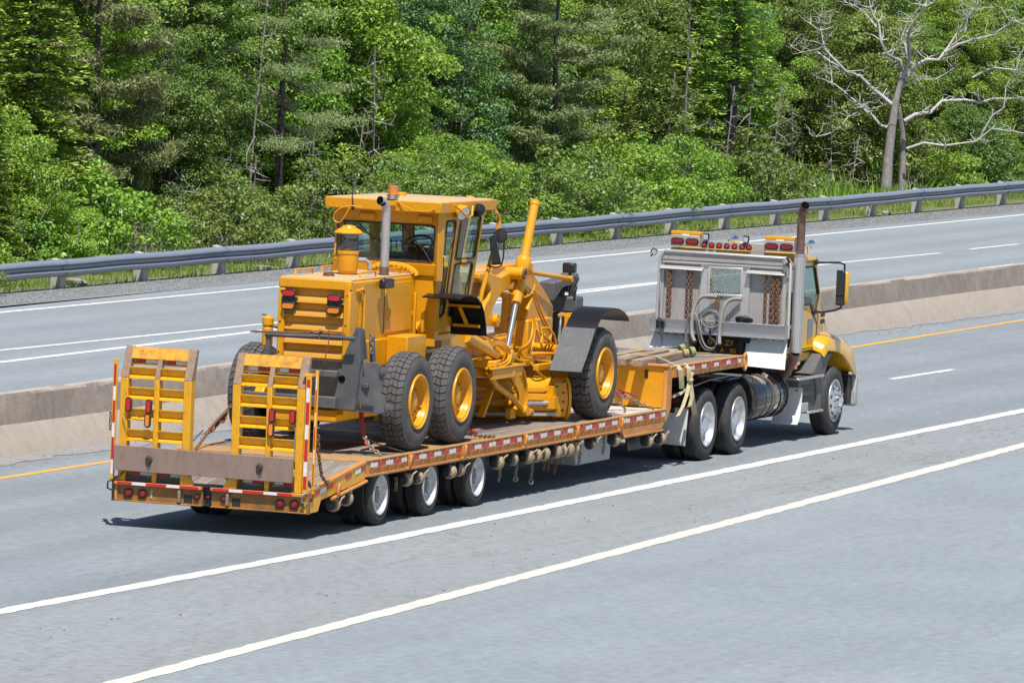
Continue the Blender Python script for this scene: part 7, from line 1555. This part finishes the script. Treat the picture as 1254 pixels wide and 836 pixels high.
# ---- headache rack
RX = 20.20
mb = MB(); RY0, RY1 = .13, 2.19
mb.box(RX, RX+.03, .90, 1.41, 1.60, 2.17); mb.box(RX, RX+.03, .20, .26, 1.60, 2.66); mb.box(RX, RX+.03, .78, .90, 1.60, 2.66); mb.box(RX, RX+.03, 1.41, 1.55, 1.60, 2.66); mb.box(RX, RX+.03, 2.14, 2.18, 1.60, 2.66); mb.box(RX, RX+.03, .90, 1.41, 2.58, 2.66)
mb.box(RX, RX+.03, .20, 2.18, 1.57, 1.60); rk = build('headache_rack', mb, 'rack_alloy', K)
for y0, y1 in ((.262, .778), (1.552, 2.138)):
    mb = MB(); mb.box(RX+.03, RX+.045, y0, y1, 1.60, 2.66); build('rack_panel', mb, 'rack_grey', rk)
    for yy_ in (y0+.006, y1-.006): mb = MB(); mb.box(RX+.0, RX+.03, yy_-.005, yy_+.005, 1.60, 2.66); build('recess_edge', mb, 'rack_grey', rk)
    mb = MB(); mb.prism([(RX-.10, 2.530), (RX-.095, 2.520), (RX-.005, 2.56), (RX-.005, 2.575)], y0-.05, y1+.04); build('chain_shelf', mb, 'rack_alloy', rk, bevel=.004)
mb = MB(); mb.prism([(RY0-.01, 2.66), (RY1, 2.66), (RY1+.01, 2.68), (RY1-.06, 2.78), (RY0+.06, 2.78), (RY0-.01, 2.68)], RX-.04, RX+.10, 'yz'); build('rack_header', mb, 'rack_grey', rk, bevel=.008)
mb = MB(); mb.tube([(RX-.045, RY0+.0, 1.58), (RX-.045, RY0+.0, 2.67), (RX-.045, RY0+.07, 2.78), (RX-.045, RY1-.07, 2.79), (RX-.045, RY1, 2.68), (RX-.045, RY1+.02, 1.58)], .026, 8); build('rack_tube', mb, 'rack_alloy', rk, smooth=40)
mb = MB(); mb.box(RX-.03, RX+.0, RY0+.03, RY1-.03, 2.615, 2.655); build('rack_lip', mb, 'rack_alloy', rk, bevel=.006)
mb = MB()
for y0, y1, z0, z1 in ((.88, 1.43, 2.155, 2.19), (.88, 1.43, 2.56, 2.595)): mb.box(RX-.03, RX+.0, y0, y1, z0, z1)
mb.box(RX-.03, RX, .88, .915, 2.19, 2.56); mb.box(RX-.03, RX, 1.395, 1.43, 2.19, 2.56); build('screen_frame', mb, 'rack_alloy', rk, bevel=.006)
mb = MB(); st = .040
for d in (1, -1):
    for k in np.arange(-12, 26):
        pts = []
        a0 = .915+k*st
        y_a, z_a = a0, 2.19; y_b, z_b = a0+d*.37*.62, 2.56
        t0, t1 = 0., 1.
        dy = y_b-y_a
        for lim in (.917, 1.393):
            t = (lim-y_a)/dy
            inside0 = .917 <= y_a <= 1.393
            if 0 < t < 1:
                if (dy > 0) == (lim < 1): t0 = max(t0, t)
                else: t1 = min(t1, t)
        if not (.917 <= y_a+dy*(t0+t1)/2 <= 1.393) or t1-t0 < .03: continue
        mb.beam((RX-.016+.006*d, y_a+dy*t0, z_a+.37*t0), (RX-.016+.006*d, y_a+dy*t1, z_a+.37*t1), .005, .012, (1, 0, 0))
build('screen_mesh', mb, 'rack_alloy', rk, smooth=0, kind='stuff')
mb = MB()
for y in (1.01, 1.105, 1.20, 1.295): mb.box(RX+.0, RX+.015, y, y+.012, 2.19, 2.56)
build('screen_bar', mb, 'rack_alloy', rk)
mb = MB(); mb.box(RX-.004, RX-.001, .91, 1.40, 1.80, 2.15); build('tread_panel', mb, 'alloy_tread', rk)
mb = MB(); mb.prism([(RX-.24, 1.785), (RX-.24, 1.775), (RX-.20, 1.66), (RX-.215, 1.575), (RX-.20, 1.565), (RX+.0, 1.58), (RX+.0, 1.60), (RX-.18, 1.60), (RX-.185, 1.67), (RX-.225, 1.785)], RY0-.0, RY1+.06); tr_ = build('rack_tray', mb, 'tray_grey', rk, bevel=.003)
mb = MB(); mb.prism([(RX-.24, 1.785), (RX-.20, 1.66), (RX-.215, 1.575), (RX+.02, 1.58), (RX+.02, 1.785)], RY0-.012, RY0-.001); mb.prism([(RX-.24, 1.785), (RX-.20, 1.66), (RX-.215, 1.575), (RX+.02, 1.58), (RX+.02, 1.785)], RY1+.061, RY1+.072); build('tray_end', mb, 'tray_grey', rk)
for P in ([(.10, 1.12), (.78, 1.145), (.70, 1.565), (.14, 1.565)], [(1.66, 1.36), (2.28, 1.33), (2.24, 1.565), (1.70, 1.565)]):
    mb = MB(); n = len(P); vs = [(RX-.02-.20*(1.565-z)/.45+o, y, z) for o in (0, .012) for y, z in P]; mb.add(vs, [(0, 1, 2, 3), (7, 6, 5, 4), (0, 4, 5, 1), (1, 5, 6, 2), (2, 6, 7, 3), (3, 7, 4, 0)]); fl = build('rack_flap', mb, 'white_flap', rk)
    for k in range(4):
        y = P[3][0]+(P[2][0]-P[3][0])*(k+.5)/4; mb = MB(); mb.cyl((RX-.03, y, 1.548), (RX-.04, y, 1.548), .012, .012, 8); build('bolt', mb, 'axle_grease', fl)
for ya_ in (.84, 1.58): mb = MB(); mb.box(RX-.03, RX+.25, ya_, ya_+.05, 1.15, 1.565); build('rack_leg', mb, 'axle_grease', rk)
mb = MB(); mb.prism([(.66, 1.56), (.86, 1.56), (.80, 1.47), (.72, 1.47)], RX-.02, RX, 'yz'); build('rack_leg', mb, 'axle_grease', rk)
mb = MB(); mb.beam((RX-.06, .78, 1.20), (RX-.04, .745, 1.47), .05, .02, (1, 0, 0)); build('flap_stay', mb, 'white_flap', rk)
# stencilled board under the rack
mb = MB(); mb.box(20.36, 20.37, .90, 1.62, 1.18, 1.555); sg = build('sign_board', mb, 'sign_dark', K)
def text3(body, y_left, z, size, name, parent):
    cu = bpy.data.curves.new(name, 'FONT'); cu.body = body; cu.size = size; cu.extrude = .001; cu.offset = .004; cu.align_x = 'LEFT'
    o = bpy.data.objects.new(name, cu); C.objects.link(o); dg = bpy.context.evaluated_depsgraph_get(); me = bpy.data.meshes.new_from_object(o.evaluated_get(dg)); bpy.data.objects.remove(o)
    me.materials.clear(); me.materials.append(MATS['sign_orange']); q = bpy.data.objects.new(name, me); link(q, parent, (20.354, y_left, z)); q.rotation_euler = (R_(90), 0, R_(-90)); return q
text3('8   SP.P.  ZY    KAN  ID', 1.60, 1.41, .112, 'lettering', sg)
text3('0    ID  .   A    SG  NG', 1.60, 1.305, .085, 'lettering', sg)
# gear on the rack: lamps, hoses
mb = MB(); mb.lathe([(0, 0), (.10, 0), (.11, .03), (.085, .06), (.0, .07)], (RX-.12, .82, 1.80), (-.4, 0, 1), 18); mb.torus((RX-.12, .80, 1.83), .12, .022, (.3, 0, 1), 18, 6); build('coiled_cable', mb, 'black_rubber', rk)
hoses2 = [([(RX-.06, 1.27, 2.14), (RX-.10, 1.36, 2.15), (RX-.14, 1.48, 2.13), (RX-.18, 1.56, 2.02), (RX-.24, 1.58, 1.85), (RX-.30, 1.56, 1.6), (RX-.40, 1.47, 1.47)], .030, 'grey_hose'),
          ([(RX-.05, .88, 2.13), (RX-.10, .97, 2.13), (RX-.15, 1.06, 2.09), (RX-.20, 1.11, 1.98), (RX-.25, 1.13, 1.78), (RX-.28, 1.13, 1.6), (RX-.34, 1.10, 1.45)], .030, 'grey_hose'),
          ([(RX-.26, 1.66, 1.45), (RX-.26, 1.65, 1.72), (RX-.24, 1.60, 1.88), (RX-.24, 1.52, 1.86), (RX-.26, 1.46, 1.72), (RX-.26, 1.42, 1.55), (RX-.26, 1.34, 1.40), (RX-.26, 1.22, 1.38), (RX-.26, 1.17, 1.46), (RX-.25, 1.17, 1.55)], .014, 'grey_hose'),
          ([(RX-.27, 1.68, 1.44), (RX-.27, 1.66, 1.70), (RX-.26, 1.62, 1.83), (RX-.25, 1.55, 1.84), (RX-.26, 1.50, 1.74), (RX-.26, 1.45, 1.5), (RX-.26, 1.36, 1.36), (RX-.26, 1.25, 1.35), (RX-.28, 1.20, 1.36), (RX-.34, 1.15, 1.45)], .011, 'grey_plastic'),
          ([(RX-.22, 1.38, 1.78), (RX-.22, 1.30, 1.72), (RX-.22, 1.30, 1.55), (RX-.24, 1.22, 1.50), (RX-.24, 1.17, 1.42)], .011, 'dark_steel'),
          ([(RX-.27, 2.10, 1.66), (RX-.29, 2.11, 1.76), (RX-.28, 2.07, 1.78), (RX-.27, 2.06, 1.6), (RX-.27, 2.03, 1.45), (RX-.3, 2.03, 1.38)], .011, 'dark_steel')]
for pts, r, m in hoses2:
    P = [V(p) for p in pts]; Q = []
    for i in range(len(P)-1):
        p0, p1, p2, p3 = P[max(i-1, 0)], P[i], P[i+1], P[min(i+2, len(P)-1)]
        for t in np.linspace(0, 1, 6)[:-1]: Q.append(.5*((2*p1)+(-p0+p2)*t+(2*p0-5*p1+4*p2-p3)*t*t+(-p0+3*p1-3*p2+p3)*t**3))
    Q.append(P[-1]); mb = MB(); mb.tube(Q, r, 8); build('air_hose', mb, m, rk, smooth=60)
for k, (rr2, m) in enumerate(((.13, 'grey_hose'), (.10, 'grey_plastic'), (.145, 'grey_hose'))):
    mb = MB(); mb.tube([(RX-.24-.012*k+.02*math.sin(a*2), 1.28+rr2*math.cos(a)*(1+.1*math.sin(a*3+k)), 1.80+rr2*.9*math.sin(a)+.01*k) for a in np.linspace(0, 2*math.pi, 22)[:-1]], .010, 6, closed=True); build('air_hose', mb, m, rk, smooth=60)
mb = MB(); mb.tube([(RX-.22, 1.575, 1.92), (RX-.24, 1.58, 1.38)], .012, 6); mb.tube([(RX-.06, 1.255, 2.16), (RX-.06, 1.27, 1.98)], .014, 6); mb.tube([(RX-.06, 1.225, 2.16), (RX-.07, 1.22, 1.98), (RX-.06, 1.27, 1.97)], .014, 6); build('hose_hanger', mb, 'rust_steel', rk)
for y in (2.12, 2.04): mb = MB(); mb.cbox((RX-.24, y, 1.69), (.05, .045, .11)); mb.cyl((RX-.26, y, 1.74), (RX-.30, y, 1.74), .02, .02, 8); build('plug_socket', mb, 'black_rubber', rk, bevel=.006)
# light bar
mb = MB(); mb.box(20.42, 20.46, .63, 1.645, 2.85, 2.965); mb.box(20.43, 20.46, 1.40, 1.62, 2.70, 2.84); mb.box(20.43, 20.46, .62, .9, 2.70, 2.84); lb = build('light_bar', mb, 'rack_grey', K, bevel=.005)
for y in (1.585, 1.468, 1.348, 1.228, 1.108, .988, .878): round_lamp(y, 2.90, .033, 20.42, 'red_lens', lb, 'red_lamp')
for y0, y1 in ((1.65, 2.11), (.16, .625)):
    mb = MB(); mb.box(20.38, 20.50, y0, y1, 2.865, 3.03); bx = build('lamp_box', mb, 'rack_grey', K, bevel=.01)
    mb = MB(); mb.box(20.40, 20.50, y0-.01, y1+.01, 3.032, 3.09)
    ab = build('amber_bar', mb, 'amber_bar', bx, bevel=.012)
    mb = MB(); mb.box(20.395, 20.40, (y0+y1)/2-.06, (y0+y1)/2+.06, 3.025, 3.045); build('bar_clip', mb, 'tape_white', bx)
    for yq in (.25, .75): oval_lamp(y1-(y1-y0)*yq-.0, 2.94, 'dark_red_lens', 20.376, True, bx, .18, .068)
mb = MB(); mb.box(20.47, 20.62, .18, 2.14, 2.70, 2.835); build('roof_fairing', mb, 'tractor_paint', K, bevel=.02)
def square_lamp(y, z, x, tilt, s=.10, rz=0):
    mb = MB(); mb.cbox((0, 0, 0), (.06, s, s)); me = me_('work_lamp', mb, 'black_plastic', 0); o = bpy.data.objects.new('work_lamp', me); link(o, K, (x, y, z)); o.rotation_euler = (R_(tilt), R_(-8), R_(rz)); b = o.modifiers.new('Bevel', 'BEVEL'); b.width = .018; b.segments = 2
    mb = MB(); mb.cbox((-.031, 0, 0), (.01, s*.72, s*.72)); l = bpy.data.objects.new('lens', me_('lens', mb, 'lamp_glass', 0)); C.objects.link(l); l.parent = o
    mb = MB(); mb.cyl((.0, 0, -s*.5), (.0, 0, -s*.95), .012, .012, 6); p = bpy.data.objects.new('lamp_foot', me_('lamp_foot', mb, 'axle_grease')); C.objects.link(p); p.parent = o
square_lamp(1.555, 3.025, 20.40, 0); square_lamp(.925, 3.02, 20.40, 8); square_lamp(2.29, 2.77, 20.15, 30, .095, 20); square_lamp(.18, 2.74, 20.10, -32, .10, -25)
# exhaust stack
SX, SY = 20.30, .035
mb = MB(); mb.lathe([(.088, 0), (.088, 1.46)], (SX, SY, 1.38), (0, 0, 1), 28); gd = build('pipe_guard', mb, 'perforated_steel', K, smooth=60)
mb = MB(); mb.lathe([(.092, 0), (.092, .03)], (SX, SY, 1.37), (0, 0, 1), 28); mb.lathe([(.092, 0), (.092, .03), (.06, .032)], (SX, SY, 2.82), (0, 0, 1), 28); build('guard_ring', mb, 'pipe_guard', gd)
mb = MB(); mb.tube([(SX, SY, 1.36), (SX, SY, 2.2), (SX, SY, 2.86)], .07, 16, caps=False); mb.tube([(SX, SY, 2.84), (SX, SY, 3.36), (SX-.01, SY-.008, 3.43), (SX-.035, SY-.025, 3.50), (SX-.07, SY-.05, 3.555), (SX-.12, SY-.085, 3.59)], .064, 18, caps=False); st_ = build('exhaust_stack', mb, 'burnt_pipe', K, smooth=60)
mb = MB(); mb.tube([(SX-.115, SY-.08, 3.588), (SX-.06, SY-.042, 3.54)], .061, 18); build('mouth', mb, 'opening_shade', st_)  # plug painted black for the dark inside of the stack
mb = MB(); mb.beam((SX, SY+.06, 2.45), (RX+.05, .25, 2.45), .03, .06); mb.beam((SX, SY+.06, 1.75), (RX+.05, .25, 1.75), .03, .06); build('stack_bracket', mb, 'tray_grey', K)
# chains hanging in the rack recesses
for i, (y, dbl, lb_) in enumerate(((2.005, 1, 'thick doubled rusty chain at the left edge of the silver rack'), (1.735, 0, 'single rusty chain left of the rack window, outer of two'), (1.672, 0, 'single rusty chain nearest the rack window on its left'),
                             (.498, 0, 'single rusty chain nearest the rack window on its right'), (.375, 1, 'thick doubled rusty chain in the middle of the right rack recess'), (.295, 1, 'thick rusty chain nearest the exhaust stack'))):
    mb = MB()
    for k in range(1+dbl): mb.chain([(RX-.05, y+.024*k, 2.53), (RX-.04-.02*k, y+.024*k+.004, 2.2), (RX-.05, y+.024*k-.004, 1.79)], .050, .009, .036)
    build('rack_chain', mb, 'rusty_chain', None, smooth=60, label=lb_, cat='chain', group='chains stored on the truck rack')
